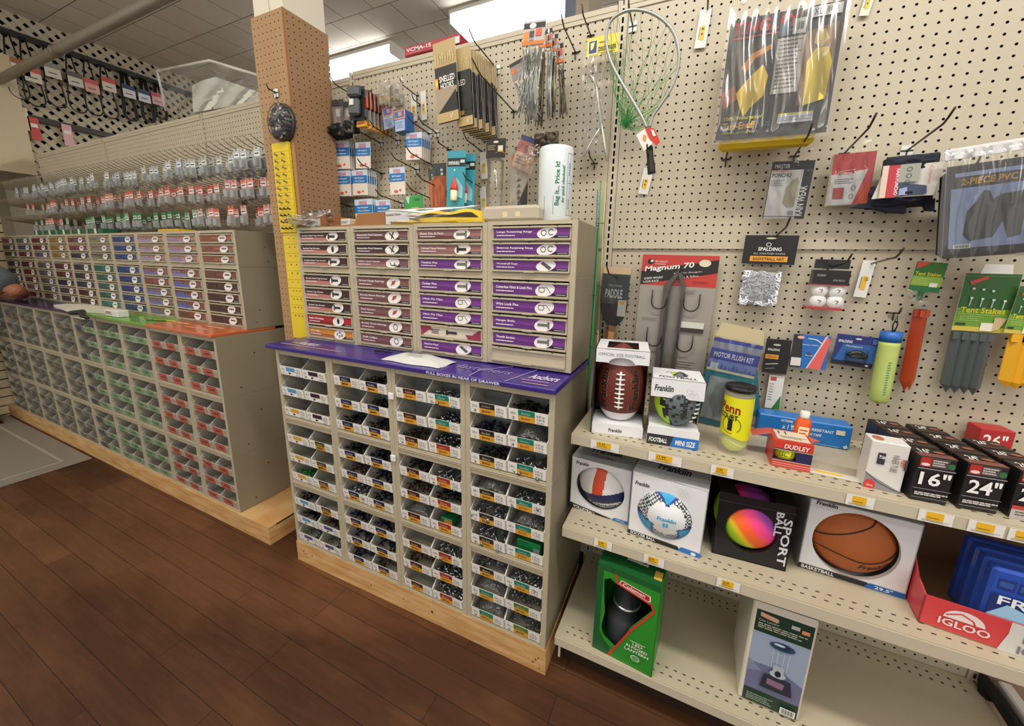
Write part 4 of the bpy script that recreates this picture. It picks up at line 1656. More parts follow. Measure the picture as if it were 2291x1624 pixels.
q.text('MINI', .28, .45, .12, '8a8a8e', w=.35, shear=.2)
b.obj('top_sleeve', t)
lime, gry, blk = mat('a7d62c', .5), mat('5f6a70', .5), mat('1c1e20', .5)
R_, L_ = min(.064, w * .46), h * .46


def minif(z, a):
    d = ((a - (-PI / 2 + yaw) + PI) % (2 * PI)) - PI
    s = d + z * .25
    if s < -.62:
        return lime if (s < -.85 or abs(z) > .1) and not (-.80 < s < -.70) else blk
    if -.62 <= s < -.50:
        return blk
    if .80 < s < 1.15:
        return blk
    if math.sin(z * 17 + d * 5) * math.sin(d * 13 - z * 4) > .55:
        return blk
    return gry


t2, b, surf = football('football', 'mini football in grey, black and lime green', A + Vector((math.cos(yaw) * w * .55 - math.sin(yaw) * D * .5, math.sin(yaw) * w * .55 + math.cos(yaw) * D * .45, h * .27 + L_ * .78)), R_, L_ * .92, minif)
fr = -PI / 2 + yaw
text_map(b, BRAND, lambda x, y: surf(fr + .25 - (y - .5) * .3, L_ * (.38 - .85 * x), .0009), mat('17191b', .5), bold=.03)
for k in range(8):
    z = L_ * (-.55 + k * .15)
    b.tube([surf(fr + .80, z, .001), surf(fr + .95, z, .004), surf(fr + 1.1, z, .001)], .003, lc, 6)
b.obj('shell', t2)

# --- tennis ball can
A = PZ(1637, 1008, SH1)
t = empty('tennis_ball_can', 'tall clear can of yellow tennis balls with black lid', 'can', (A.x, A.y, SH1))
rc, hc = .0375, P(1656, 862, A.y).z - SH1
b = B()
b.lathe([(rc * .8, .001), (rc, .012), (rc, hc - .012), (rc * .97, hc - .010)], mat('f3f4e8', .08, 0, .22), 28)
b.obj('clear_tube', t)
b = B()
yl = mat('e3de1d', .35)
n = 28
z0, z1 = hc * .27, hc * .86
vs, fs = [], []
for k in range(n + 1):
    a = 2 * PI * k / n
    vs += [((rc + .0006) * math.cos(a), (rc + .0006) * math.sin(a), z0 + .006 * math.sin(2 * a)), ((rc + .0006) * math.cos(a), (rc + .0006) * math.sin(a), z1)]
fs = [(2 * k, 2 * k + 2, 2 * k + 3, 2 * k + 1) for k in range(n)]
b.add(vs, fs, yl, True)


def cyl(ang, z, lf=.0012):
    return ((rc + lf) * math.cos(ang), (rc + lf) * math.sin(ang), z)


fc = math.atan2(CAM.y - A.y, CAM.x - A.x)
text_map(b, 'Penn', lambda x, y: cyl(fc - 1.30 + x * 1.50, hc * .64 + y * .027 - .004 * x), mat('8a1616', .5), bold=.05)
text_map(b, 'COURT', lambda x, y: cyl(fc - 1.25 + x * 1.35, hc * .545 + y * .016 - .004 * x), mat('151515', .5), bold=.04)
text_map(b, '1', lambda x, y: cyl(fc - .52 + x * .32, hc * .37 + y * .034), mat('151515', .5), bold=.05)
m1 = mat('2a2a20', .5)
for k in range(24):
    a0, a1 = 2 * PI * k / 24 - .8, 2 * PI * (k + 1) / 24 - .8
    if k > 21:
        continue
    r0, r1 = .0235, .0250
    pts = []
    for rr_, aa in ((r0, a0), (r1, a0), (r1, a1), (r0, a1)):
        pts.append(cyl(fc - .30 + rr_ * math.cos(aa) / rc, hc * .455 + rr_ * math.sin(aa)))
    b.poly(pts, m1)
b.obj('label', t)
b = B()
b.lathe([(rc * .9, hc - .014), (rc * 1.06, hc - .013), (rc * 1.06, hc), (rc * .98, hc + .001), (rc * .92, hc - .004), (.001, hc - .005)], mat('17181a', .25), 28)
b.obj('lid', t)
for k in range(2):
    b = B()
    fz = mat('d9de3a', .9, bump=.4, bscale=700)
    b.ball((A.x, A.y, SH1 + .035 + k * .0665), .0325, fz, 20, 14)
    b.tube([(A.x + .0327 * math.cos(a), A.y + .0327 * math.sin(a), SH1 + .035 + k * .0665 + .008 * math.sin(2 * a)) for a in [2 * PI * i / 24 for i in range(25)]], .0009, mat('eeeedd', .8), 4)
    tag(b.obj('tennis_ball'), ('yellow tennis ball at the bottom of the clear can', 'yellow tennis ball above the bottom one, behind the can label')[k], 'ball', 'tennis balls in the can')

# --- long blue box
A, w, h, yaw = onshelf((1697, 976), (1897, 1009), (1730, 930), SH1)
A2, C2 = PZ(1824, 995, SH1), PZ(1898.7, 1008, SH1)
yaw = math.atan2(C2.y - A2.y, C2.x - A2.x)
w = .235
A = C2 - Vector((math.cos(yaw), math.sin(yaw), 0)) * w
h = P(1903, 956, C2.y).z - SH1
t = empty('tape_box', 'long blue box with white lettering lying behind the softball tin', 'box', (A.x, A.y, SH1), (0, 0, yaw))
b = B()
b.cbox(0, 0, 0, w, .06, h, mat('1f72c0', .35), .0025)
p = Print(b, (0, -0.0003, h), (w, 0, 0), (0, 0, -h))
p.text('x 1 1/4', .27, .52, .22, 'e8eef5', w=.17, bold=.04, shear=.15)
p.text('WEATHER RESISTANT', .36, .40, .12, 'e8eef5', w=.46, bold=.03, shear=.15)
p.text('FOAM TAPE', .50, .62, .12, 'e8eef5', w=.2, bold=.03, shear=.15)
p.text('EXTREME', .25, .2, .10, 'e8eef5', w=.13, bold=.03, shear=.15)
p.rect(.84, .20, .93, .40, 'd8cdb4').line([(.60, .93), (.90, .93)], .004, 'dfe7ee')
p.poly([(.93, .86), (.965, .78), (.985, .90), (.95, .97)], 'bcd4ea')
b.obj('carton', t)

# --- small orange bottle
A = PZ(1794, 1002, SH1)
A.y = -.205
A = P(1794, 965, -.215)
t = empty('glue_bottle', 'small orange bottle with white cap behind the softball tin', 'bottle', (A.x, -.215, SH1))
hb2 = P(1790, 932, -.215).z - SH1
b = B()
og = mat('df5a22', .35)
b.lathe([(.012, 0.001), (.0165, .004), (.017, hb2 * .55), (.0168, hb2 * .86), (.0125, hb2 * .97), (.009, hb2)], og, 18, sx=1.15, sy=.75)
p = Print(b, (-.012, -.0135, hb2 * .80), (.024, 0, 0), (0, 0, -hb2 * .55))
p.rect(0, 0, 1, 1, 'ecd9b4').lines(.12, .12, .88, .4, 2, 'b5502a').ell(.5, .65, .18, .16, 'd8602a')
b.obj('body', t)
b = B()
b.lathe([(.0105, hb2 - .001), (.0115, hb2 + .002), (.0115, hb2 + .016), (.0095, hb2 + .018)], mat('e8e6e0', .4), 16)
b.obj('cap', t)

# --- softball in its red, white and navy box
A, w, h, yaw = onshelf((1724, 1040), (1811, 1057), (1729, 983), SH1)
t = empty('softball_box', 'red and navy softball box with a round-cornered window and open flaps', 'box', A, (0, 0, yaw))
D = .085
b = B()
rd = mat('c23a2c', .35)
nv = mat('1c1f48', .35)
shell(b, w, h, D, rd)
p = Print(b, (0, -0.0003, h), (w, 0, 0), (0, 0, -h))
p.rect(0, 0, 1, .30, 'c8382a')
p.rect(0, .70, 1, 1, 'cc4a3a')
p.rect(.60, .32, 1, .72, '1d2048').rect(0, .27, .63, .33, '20204a').rect(0, .66, .63, .72, '20204a')
p.rect(.0, .27, .035, .72, '20204a')
p.rect(0, .30, 1, .315, 'e8e4dc').rect(0, .715, 1, .73, 'e8e4dc').rect(.04, .82, 1, .835, 'e8ccc4').rect(.04, .9, 1, .912, 'e8ccc4')
p.text('DUDLEY', .26, .24, .17, 'f0ece6', w=.64, bold=.03, shear=.1)
q = Print(b, (0, D, h + .0003), (w, 0, 0), (0, -D, 0))
q.N = Vector((0, 0, 1))
q.rect(.1, .08, .95, .85, 'd8ccb4').text('11', .2, .4, .25, '3a3430', w=.22).lines(.2, .55, .9, .75, 2, '8a8278')
b.obj('carton', t)
b = B()
fl = mat('d8644e', .35, 0, .75)
b.prism([(0, D * .5, h), (0, D, h), (-.045, D * .95, h - .012), (-.045, D * .55, h - .016)], (0, 0, .001), fl)
b.obj('side_flap', t)
b = B()
b.prism([(w, D * .3, h), (w, D * .8, h), (w + .026, D * .6, h - .004)], (0, 0, .001), fl)
b.obj('side_flap', t)
b = B()
cc = A + Vector((math.cos(yaw) * w * .38 - math.sin(yaw) * D * .45, math.sin(yaw) * w * .38 + math.cos(yaw) * D * .45, h * .5))
b.ball(cc, (w * .36, D * .448, h * .44), mat('dfe02a', .55), 24, 16)
q = Print(b, cc + Vector((-.026, -D * .452, .012)), (.05, 0, 0), (0, 0, -.022))
q.text('SSC 11', .1, .8, .62, '22241a', w=.8, shear=.3)
b.tube([cc + Vector((-.028 + k * .0035, -D * .40, -h * .22 + .0015 * (k % 2))) for k in range(17)], .0008, mat('b02418', .6), 4)
tag(b.obj('softball'), 'yellow softball seen through the window of its red box', 'ball')

# --- inner tube boxes
A, w, h, yaw = onshelf((1929, 1087), (2013, 1105), (1940, 983), SH1)
t = empty('inner_tube_box', 'white and grey 24 inch inner tube box left of the black ones', 'box', A, (0, 0, yaw), 'inner tube boxes')
b = B()
D = .05
b.cbox(0, 0, 0, w, D, h, mat('dcd9d4', .4), .0015)
p = Print(b, (0, -0.0003, h), (w, 0, 0), (0, 0, -h))
p.poly([(0, .68), (.0, 1), (1, 1), (1, .97)], '8d8c90')
p.line([(0, .67), (.35, .84), (.75, .94), (1, .965)], .02, '2a2a2e')
p.ell(.16, .93, .16, .12, 'cc3e38', 16).text('Slime', .08, .96, .05, 'f0e6e2', w=.18)
p.rect(.22, .22, .42, .46, '36343a').text('24"', .26, .27, .16, 'e8e6e4', rot=90, bold=.03, w=.3 * 0 + .16)
p.text('INNER TUBE', .60, .22, .10, '6a686c', rot=90, w=.62)
p.text('HUFFY', .82, .28, .09, 'c8443a', rot=90, w=.30, bold=.03)
p.rect(.93, .28, 1.0, .50, '4a4446')
q = Print(b, (0, D, h + .0003), (w, 0, 0), (0, -D, 0))
q.N = Vector((0, 0, 1))
q.ell(.25, .5, .16, .3, 'b06a50', 12)
b.obj('carton', t)


def tube_box(A, w, h, d, yaw, size, lab, frontart=True):
    t = empty('inner_tube_box', lab, 'box', A, (0, 0, yaw), 'inner tube boxes')
    b = B()
    red = size.startswith('R')
    size = size.strip('R')
    b.cbox(0, 0, 0, w, d, h, mat('b0262c' if red else '1d1a1c', .38), .0018)
    p = Print(b, (0, -0.0003, h), (w, 0, 0), (0, 0, -h))
    if red:
        p.text(size, .12, .42, .30, 'f2ecec', w=.70, bold=.05)
    else:
        p.rect(.04, .02, .34, .22, 'b52a26').ell(.19, .17, .12, .035, 'e8d8d4', 12)
        p.rect(.34, .02, .8, .22, '4c4444').lines(.36, .05, .74, .20, 3, 'c8c0bc', fill=.6)
        p.ell(.86, .15, .10, .07, '2f6a3c', 8)
        p.rect(0, .25, 1, .262, 'cfcaca')
        p.text(size, .10, .62, .30, 'f2f0ee', w=.82, bold=.03)
        if size == '26"':
            p.rect(0, .72, 1, .80, 'c0403a').rect(0, .80, 1, 1, 'b9b2ac').lines(.1, .84, .9, .95, 2, '5a5452')
        else:
            p.rect(0, .70, 1, .708, 'b8b4b4').lines(.06, .78, .94, .86, 2, 'cfcaca', fill=.7).rect(0, .90, 1, .906, 'b8b4b4')
    for yy, kk in ((0, 1),):
        q = Print(b, (0, d, h + .0003), (w, 0, 0), (0, -d, 0))
        q.N = Vector((0, 0, 1))
        if not red:
            q.rect(.0, .62, 1, 1, '7a4c46' if frontart else '3a2a28')
            q.text(size, .18, .62, .40, 'e6e2de', w=.34, bold=.04)
            q.ell(.72, .45, .16, .12, '9a5a44', 10)
    b.obj('carton', t)
    return t


W16 = PZ(2120, 1131, SH1) - PZ(2037, 1116, SH1)
yw = math.atan2(W16.y, W16.x)
w16 = W16.length
h16 = P(2051, 1017, PZ(2037, 1116, SH1).y).z - SH1
d16 = .056
front = PZ(2034, 1116, SH1)
ux, uy = Vector((math.cos(yw), math.sin(yw), 0)), Vector((-math.sin(yw), math.cos(yw), 0))
posn = ['front', 'second', 'third', 'rear']
for ci, (sz, word, n) in enumerate((('16"', '16 inch', 4), ('24"', '24 inch', 4), ('26"', '26 inch', 3))):
    for k in range(n):
        A = front + ux * (ci * (w16 + .018)) + uy * (k * (d16 + .0012)) + ux * (-.002 * k)
        if A.y + d16 * .99 > -.012:
            continue
        tube_box((A.x, A.y, SH1), w16, h16, d16, yw, sz, 'black %s inner tube box, %s of its file on the top shelf' % (word, posn[k]), k == 0)
A = P(2186, 1012, -.085)
tube_box((P(2186, 1000, -.07).x, -.066, SH1), w16 * 1.05, P(2182, 956, -.066).z - SH1, .05, yw, 'R26"', 'tall red 26 inch inner tube box at the back of the top shelf')

# --- price tickets in the rails
def price(px0, py0, px1, py1, zs, yf, txt, k, nm='price_ticket', group='price tickets along the shelf rails', lab=None):
    a, c = P(px0, py0, yf - .005), P(px1, py1, yf - .005)
    w_ = max(.02, c.x - a.x)
    hh = .028
    b = B()
    z = zs - .0045
    b.box(0, 0, -hh, w_, .0012, 0, mat('e8e5de', .25))
    p = Print(b, (0, -0.0002, 0), (w_, 0, 0), (0, 0, -hh))
    p.rect(.22, .06, .72, .62, 'e9b526').poly([(.22, .62), (.72, .62), (.62, .80), (.22, .72)], 'e9b526')
    if txt:
        p.text(txt, .26, .44, .26, '33240c', w=.26)
    p.lines(.24, .52, .6, .62, 1, '5a4210').lines(.1, .74, .9, .92, 2, '8a867c', fill=.4)
    o = b.obj(nm)
    o.location = (a.x, yf - .006, z)
    tag(o, lab, 'price ticket', group)


for a in ((1322, 981, 1385, 1005, '19.99', 'below the football carton'), (1452, 1008, 1525, 1034, '17.99', 'below the mini football'), (1592, 1036, 1641, 1060, '3.99', 'below the tennis ball can')):
    price(a[0], a[1], a[2], a[3], SH1, SY1, a[4], 0, lab='yellow and white price ticket %s on the top shelf rail' % a[5])
for a in ((1896, 1100, 1957, 1122, '', 'below the white inner tube box'), (2060, 1130, 2134, 1160, '', 'below the 16 inch inner tubes'), (2172, 1152, 2250, 1180, '', 'below the 24 inch inner tubes'), (2263, 1170, 2330, 1195, '', 'at the right edge')):
    price(a[0], a[1], a[2], a[3], SH1, SY1, a[4], 0, lab='pale price ticket %s on the top shelf rail' % a[5])
for a in ((1331, 1194, 1369, 1222, '16.99', 'below the volleyball box'), (1442, 1230, 1486, 1258, '18.99', 'below the soccer ball box'), (1606, 1283, 1656, 1312, '26.99', 'below the black sport ball box')):
    price(a[0], a[1], a[2], a[3], SH2, SY2, a[4], 0, lab='yellow price ticket %s on the middle shelf rail' % a[5])
# a loose clear ticket holder lying on the top shelf
a = PZ(1812, 1057, SH1)
b = B()
b.box(0, 0, .0005, .11, .028, .002, mat('ded9cf', .2))
b.box(.012, .010, .002, .07, .022, .0023, mat('e0c23c', .4))
o = b.obj('ticket_holder')
o.location = (a.x, a.y, SH1)
o.rotation_euler = (0, 0, -.04)
tag(o, 'clear price ticket holder lying flat beside the softball box', 'ticket holder')

# --- volleyball box
def face_shadow(p):
    pass


A, w, h, yaw = onshelf((1262, 1131), (1403, 1184), (1276, 1018), SH2)
A, C = PZ(1263, 1130, SH2), PZ(1400, 1178, SH2)
w = (C - A).length
yaw = math.atan2(C.y - A.y, C.x - A.x)
A = Vector((-.048, A.y + .004, SH2))
w = .200
h = P(1276, 1018, A.y).z - SH2
h = min(h, .238)
D = .17
yaw = -.05
t = empty('volleyball_box', 'white box with a round window showing the volleyball', 'box', A, (0, 0, yaw))
b = B()
shell(b, w, h, D, mat('c9cace', .4))
panel_hole(b, w, h, .50, .50, .41, .40, WHT)
p = Print(b, (0, -0.0006, h), (w, 0, 0), (0, 0, -h))
p.text(BRAND, .08, .13, .065, '151515', w=.22, bold=.02, shear=.15)
p.poly([(0, 1), (0, .90), (.72, .985), (.70, 1)], '1b1b1d')
p.text('VOLLEYBALL', .06, .98, .055, 'f2f2f2', w=.40, bold=.03, rot=6)
p.poly([(.74, 1), (.78, .945), (1, .945), (1, 1)], '2a6fc0').text('OFFICIAL', .80, .985, .03, 'e8eef4', w=.15)
hexes(p, .70, .14, .035, w / h)
q = Print(b, (0, D, h + .0003), (w, 0, 0), (0, -D, 0))
q.N = Vector((0, 0, 1))
q.text(BRAND, .25, .62, .22, '26262a', w=.5, bold=.02, shear=.2).text('VOLLEYBALL', .28, .82, .10, '4a4a4e', w=.42)
b.obj('carton', t)
cc = A + Vector((math.cos(yaw) * w * .52 - math.sin(yaw) * .078, math.sin(yaw) * w * .52 + math.cos(yaw) * .078, h * .50))
vw, vo, vn = mat('e6e4e2', .45), mat('cf4a2c', .45), mat('20275a', .45)


def vol(n):
    if n.z < -.10 + .25 * n.x and n.z > -.48 + .22 * n.x:
        return vn
    if n.z >= -.10 + .25 * n.x and abs(n.x + .12 - .1 * n.z) < .19:
        return vo
    return vw


b = B()
b.ball(cc, .095, vw, 150, 100, vol)
def vsph(u, v):
    k = u * u + v * v
    return cc + Vector((u, -math.sqrt(max(0, 1 - k)), v)) * .0955


text_map(b, BRAND, lambda x, y: vsph(-.36 + .86 * x, -.66 + .15 * y + .26 * (x - .4) ** 2), mat('1a1a1e', .5), shear=.15)
tag(b.obj('volleyball'), 'white, orange and navy volleyball in its windowed box', 'ball')

# --- soccer ball box
A, C = PZ(1404, 1190, SH2), PZ(1566, 1249, SH2)
w = (C - A).length
yaw = math.atan2(C.y - A.y, C.x - A.x)
h = min(P(1418, 1052, A.y).z - SH2, .24)
D = .20
t = empty('soccer_ball_box', 'white box with a round window showing the blue soccer ball', 'box', A, (0, 0, yaw))
b = B()
shell(b, w, h, D, mat('c9cace', .4))
panel_hole(b, w, h, .48, .44, .37, .35, WHT)
p = Print(b, (0, -0.0006, h), (w, 0, 0), (0, 0, -h))
p.text(BRAND, .05, .20, .06, '151515', w=.20, bold=.02, shear=.15)
p.poly([(0, 1), (0, .94), (.70, .94), (.74, 1)], '1b1b1d')
p.text('SOCCER BALL', .04, .99, .045, 'f2f2f2', w=.36, bold=.03)
p.poly([(.70, 1), (.75, .93), (1, .93), (1, 1)], '2a6fc0').ell(.91, .97, .035, .025, 'e8eef4', 8)
hexes(p, .66, .10, .035, w / h)
q = Print(b, (0, D, h + .0003), (w, 0, 0), (0, -D, 0))
q.N = Vector((0, 0, 1))
q.text(BRAND, .30, .75, .22, '26262a', w=.45, bold=.02, shear=.2)
b.obj('carton', t)
cc = A + Vector((math.cos(yaw) * w * .48 - math.sin(yaw) * .075, math.sin(yaw) * w * .48 + math.cos(yaw) * .075, h * .47))
sb, sl, sd = mat('2f9fd4', .35), mat('cfd3d8', .35), mat('25302f', .4)
swh, snv = mat('e8eaec', .3), mat('243a86', .35)


def soc(n):
    r = math.hypot(n.x, n.z)
    a = math.atan2(n.z, n.x)
    for c_ in (PI / 2, -PI / 6 - .12, PI + PI / 6 + .12):
        d = abs((a - c_ + PI) % (2 * PI) - PI)
        if .45 < r < .92 and d < .42 * (r - .38) / .4:
            return sb
        if .40 < r < .97 and d < .52 * (r - .33) / .4:
            return snv
    if r < .50:
        return swh
    if r < .80:
        return sd if (math.sin(n.x * 60) * math.sin(n.z * 60) > .0) else sl
    if r < .86:
        return sl
    return snv if n.z < -.2 and r > .93 else swh


b = B()
b.ball(cc, .104, swh, 150, 100, soc)
q = Print(b, cc + Vector((-.028, -.1048, .010)), (.056, 0, 0), (0, 0, -.03))
q.text(BRAND, .05, .42, .42, '2f9fd4', w=.95, bold=.03, shear=.15).rect(.36, .62, .62, .98, '2f9fd4').text('4', .45, .92, .24, 'e8eaec')
tag(b.obj('soccer_ball'), 'white and blue soccer ball in its windowed box', 'ball')

# --- black SPORT BALL box
A, C = PZ(1592, 1236, SH2), PZ(1757, 1279, SH2)
w = (C - A).length
yaw = math.atan2(C.y - A.y, C.x - A.x)
h = min(P(1606, 1098, A.y).z - SH2, .20)
D = .19
t = empty('sport_ball_box', 'black open-sided box with SPORT BALL lettering', 'box', A, (0, 0, yaw))
b = B()
bk = mat('17161a', .32)
b.box(0, 0, 0, w, D, .003, bk)
b.box(0, D - .003, 0, w, D, h, bk)
b.box(0, 0, 0, .003, D, h * .35, bk)
b.box(w - .003, 0, 0, w, D, h, bk)
panel_hole(b, w, h, .48, .50, .34, .34, bk)
# curved arms sweeping from the front panel up to the back
for s in (0, 1):
    x0_ = .0 if s == 0 else w - .05
    b.prism([(x0_, 0, h), (x0_ + .05, 0, h), (x0_ + (.02 if s == 0 else .05), D * .8, h + .012), (x0_ + (.0 if s == 0 else .03), D * .8, h + .012)], (0, 0, .002), bk)
b.prism([(0, D * .75, h + .01), (w, D * .75, h + .01), (w, D, h + .012), (0, D, h + .012)], (0, 0, .002), bk)
p = Print(b, (0, -0.0006, h), (w, 0, 0), (0, 0, -h))
p.text('SPORT', .865, .20, .105, 'd5d6dc', rot=90, w=.78, bold=.05)
p.text('BALL', .745 + .02, .12, .09, 'd5d6dc', rot=90, w=.40, bold=.05)
p.line([(0, .12), (1, .10)], .004, '5a595e')
b.obj('carton', t)
cc = A + Vector((math.cos(yaw) * w * .48 - math.sin(yaw) * .070, math.sin(yaw) * w * .48 + math.cos(yaw) * .070, h * .52))


def rainbow_mat():
    mt, nt, bb = node_mat('mat_rainbow_ball')
    tc = nt.nodes.new('ShaderNodeTexCoord')
    sp = nt.nodes.new('ShaderNodeSeparateXYZ')
    nt.links.new(tc.outputs['Object'], sp.inputs[0])
    f = math_node(nt, 'ADD', math_node(nt, 'MULTIPLY', sp.outputs['X'], 7.0), math_node(nt, 'MULTIPLY', sp.outputs['Z'], 6.0))
    f = math_node(nt, 'ADD', f, 0.5)
    r = nt.nodes.new('ShaderNodeValToRGB')
    cr = r.color_ramp
    cr.elements[0].position, cr.elements[0].color = .10, (*lin('9fd02a'), 1)
    cr.elements[1].position, cr.elements[1].color = .98, (*lin('8a3a9a'), 1)
    for pos, c in ((.25, 'f0d020'), (.36, 'f8722a'), (.55, 'fa5f2a'), (.68, 'f8427a'), (.85, 'd83a8a')):
        e = cr.elements.new(pos)
        e.color = (*lin(c), 1)
    nt.links.new(f, r.inputs[0])
    nt.links.new(r.outputs[0], bb.inputs['Base Color'])
    bb.inputs['Roughness'].default_value = .55
    return mt


b = B()
b.ball((0, 0, 0), .0885, rainbow_mat(), 36, 24)
o = b.obj('sport_ball')
o.location = cc
tag(o, 'rainbow coloured play ball in the black box', 'ball')

def smooth_(pts, k=5):
    out = []
    for i in range(len(pts) - 1):
        p0, p1, p2, p3 = pts[max(i - 1, 0)], pts[i], pts[i + 1], pts[min(i + 2, len(pts) - 1)]
        for j in range(k):
            s = j / k
            out.append(.5 * ((2 * p1) + (p2 - p0) * s + (2 * p0 - 5 * p1 + 4 * p2 - p3) * s * s + (3 * p1 - p0 - 3 * p2 + p3) * s ** 3))
    out.append(pts[-1])
    return out


# --- basketball box
A, C = PZ(1784, 1266, SH2), PZ(2024, 1340, SH2)
w = (C - A).length
yaw = math.atan2(C.y - A.y, C.x - A.x)
h = min(P(1811, 1113, A.y).z - SH2, .262)
D = .24
t = empty('basketball_box', 'white box with a round window showing the orange basketball', 'box', A, (0, 0, yaw))
b = B()
shell(b, w, h, D, mat('c9cace', .4))
panel_hole(b, w, h, .485, .50, .40, .44, WHT)
p = Print(b, (0, -0.0006, h), (w, 0, 0), (0, 0, -h))
p.poly([(0, 1), (0, .93), (.66, .93), (.70, 1)], '222024')
p.text('BASKETBALL', .035, .99, .05, 'f2f2f2', w=.32, bold=.03)
p.poly([(.63, 1), (.68, .93), (1, .93), (1, 1)], '2460b0').text('29.5"', .73, .985, .045, 'e8eef4', w=.16, bold=.03)
p.text(BRAND, .06, .06, .055, '151515', w=.20, bold=.02, shear=.15)
b.obj('carton', t)
R_ = .110
cc = A + Vector((math.cos(yaw) * w * .485 - math.sin(yaw) * .085, math.sin(yaw) * w * .485 + math.cos(yaw) * .085, h * .50))
t2 = empty('basketball', 'orange basketball with black seams in its windowed box', 'ball', cc)
b = B()
b.ball((0, 0, 0), R_, mat('b5602a', .5, bump=.3, bscale=1100), 48, 32)
def sph(u, v, r, f=1.0):
    k = u * u + v * v
    y = -math.sqrt(max(.0, 1 - k)) if k < 1 else 0
    n = Vector((u, y, v)).normalized()
    return n * (r * f)


text_map(b, BRAND, lambda x, y: sph(.06 + .66 * x, -.50 + .16 * y + .16 * x * x, R_, 1.004), mat('1a1512', .5), shear=.15)
b.obj('rubber_shell', t2)
b = B()
sm_ = mat('2a1712', .6)
for pts in ([(-.97, -.05), (-.75, .08), (-.5, .22), (-.15, .42), (.2, .62), (.32, .78), (.40, .91)], [(-.85, -.28), (-.6, -.22), (-.3, -.22), (0, -.26), (.25, -.24), (.5, -.15), (.75, .02), (.97, .24)], [(-.97, -.05), (-.88, -.25), (-.72, -.48), (-.5, -.68), (-.2, -.84), (.1, -.95)]):
    b.tube(smooth_([sph(u, v, R_, 1.002) for u, v in pts]), .0017, sm_, 5, False)
b.obj('seams', t2)

# --- red display tray of ice blocks
A, Fl, Fr = PZ(2027, 1341, SH2), PZ(2053, 1390, SH2), PZ(2177, 1433, SH2)
yaw = math.atan2(Fr.y - Fl.y, Fr.x - Fl.x)
A = Fl
wt = .40
ht = P(2064, 1328, A.y).z - SH2
t = empty('display_tray', 'red and white cardboard display tray of freezer blocks', 'tray', A, (0, 0, yaw))
D = .30
b = B()
rd = mat('cf4346', .4)
b.box(0, 0, 0, wt, D, .003, BRN)
b.box(0, 0, .003, wt, .003, ht, rd)
hs = P(2071, 1194, A.y + .14).z - SH2
hs = min(max(hs, .16), .25)
side = [(0, 0), (0, ht), (.05, ht * 1.15), (.09, hs * .75), (.14, hs), (.17, hs), (D, hs), (D, 0)]
b.prism([(0, y, z) for y, z in side], (.003, 0, 0), rd)
b.prism([(.0032, y + .0005, z - .001) for y, z in side[1:-1]] + [(.0032, D, .003), (.0032, .003, .003)], (.0006, 0, 0), BRN)
b.prism([(wt - .003, y, z) for y, z in side], (.003, 0, 0), rd)
b.box(0, D - .003, 0, wt, D, hs, BRN)
p = Print(b, (0, -0.0003, ht), (wt, 0, 0), (0, 0, -ht))
p.rect(.345, 0, 1, 1, 'd4d0cc').poly([(.32, 1), (.36, 0), (.39, 0), (.35, 1)], 'd4d0cc')
p.poly([(.09 + .085 * (1 - math.cos(PI * i / 12)), .50 - .34 * math.sin(PI * i / 12)) for i in range(13)], 'e8d8d6')
p.line([(.10, .42), (.16, .26), (.21, .38), (.22, .5)], .008, 'cf4346')
p.text('IGLOO', .075, .78, .24, 'e8d8d6', w=.21, bold=.05)
p.text('MEDIUM', .40, .55, .26, '77757a', w=.26, bold=.02).text('ICE BLOCK', .39, .92, .26, '77757a', w=.33, bold=.02)
b.obj('tray', t)
# freezer blocks standing in the tray
for k in range(4):
    x0_ = .095
    tb = empty('freezer_block', ('front blue freezer block in the red display tray', 'second blue freezer block in the red display tray', 'third blue freezer block in the red display tray', 'rear blue freezer block in the red display tray')[k], 'ice pack',
               A + Vector((math.cos(yaw) * x0_ - math.sin(yaw) * (.012 + k * .0345), math.sin(yaw) * x0_ + math.cos(yaw) * (.012 + k * .0345), .0035)), (0, 0, yaw), 'freezer blocks in the tray')
    b = B()
    bl = mat('2c50b0', .25, coat=.2)
    hh = .185
    b.cbox(0, 0, 0, .24, .03, hh, bl, .006)
    p = Print(b, (.005, -.0003, hh - .008), (.23, 0, 0), (0, 0, -(hh - .016)))
    for i in range(7):
        p.rect(.03 + i * .135, .08, .145 + i * .135, .24, '1c3680').rect(.04 + i * .135, .12, .13 + i * .135, .2, '35579f')
    p.rect(0, .30, 1, .85, '18306e')
    p.poly([(.0, .62), (.12, .42), (.3, .5), (.45, .40), (.55, .60), (.3, .70), (.1, .72)], '9cc8e4')
    p.text('FREEZE', .05, .44, .13, 'e8eef6', w=.60, bold=.05).text('PAK', .42, .60, .10, 'cfe0f0', w=.3, bold=.05)
    p.text('SMALL', .14, .74, .07, '7fb05a', w=.34)
    p.poly([(0, 1), (0, .86), (.3, .9), (.6, 1)], 'd8dce0')
    b.obj('shell', tb)

# --- green lantern box
A, C = PZ(1325, 1446, SH3), PZ(1457.5, 1516, SH3)
A.y = max(A.y, SY3 + .006)
w = (C - A).length
yaw = math.atan2(C.y - A.y, C.x - A.x)
h = P(1341, 1258, A.y).z - SH3
D = .15
t = empty('lantern_box', 'green cardboard box with a window showing a grey lantern', 'box', A, (0, 0, yaw))
b = B()
g1 = mat('2f8a2c', .38)
g2 = mat('1c5a2e', .38)
shell(b, w, h, D, g1)
win = [(.12, .16), (.22, .12), (.30, .15), (.86, .22), (.90, .27), (.60, .56), (.42, .86), (.30, .83), (.16, .78), (.13, .70), (.17, .52), (.14, .36)]
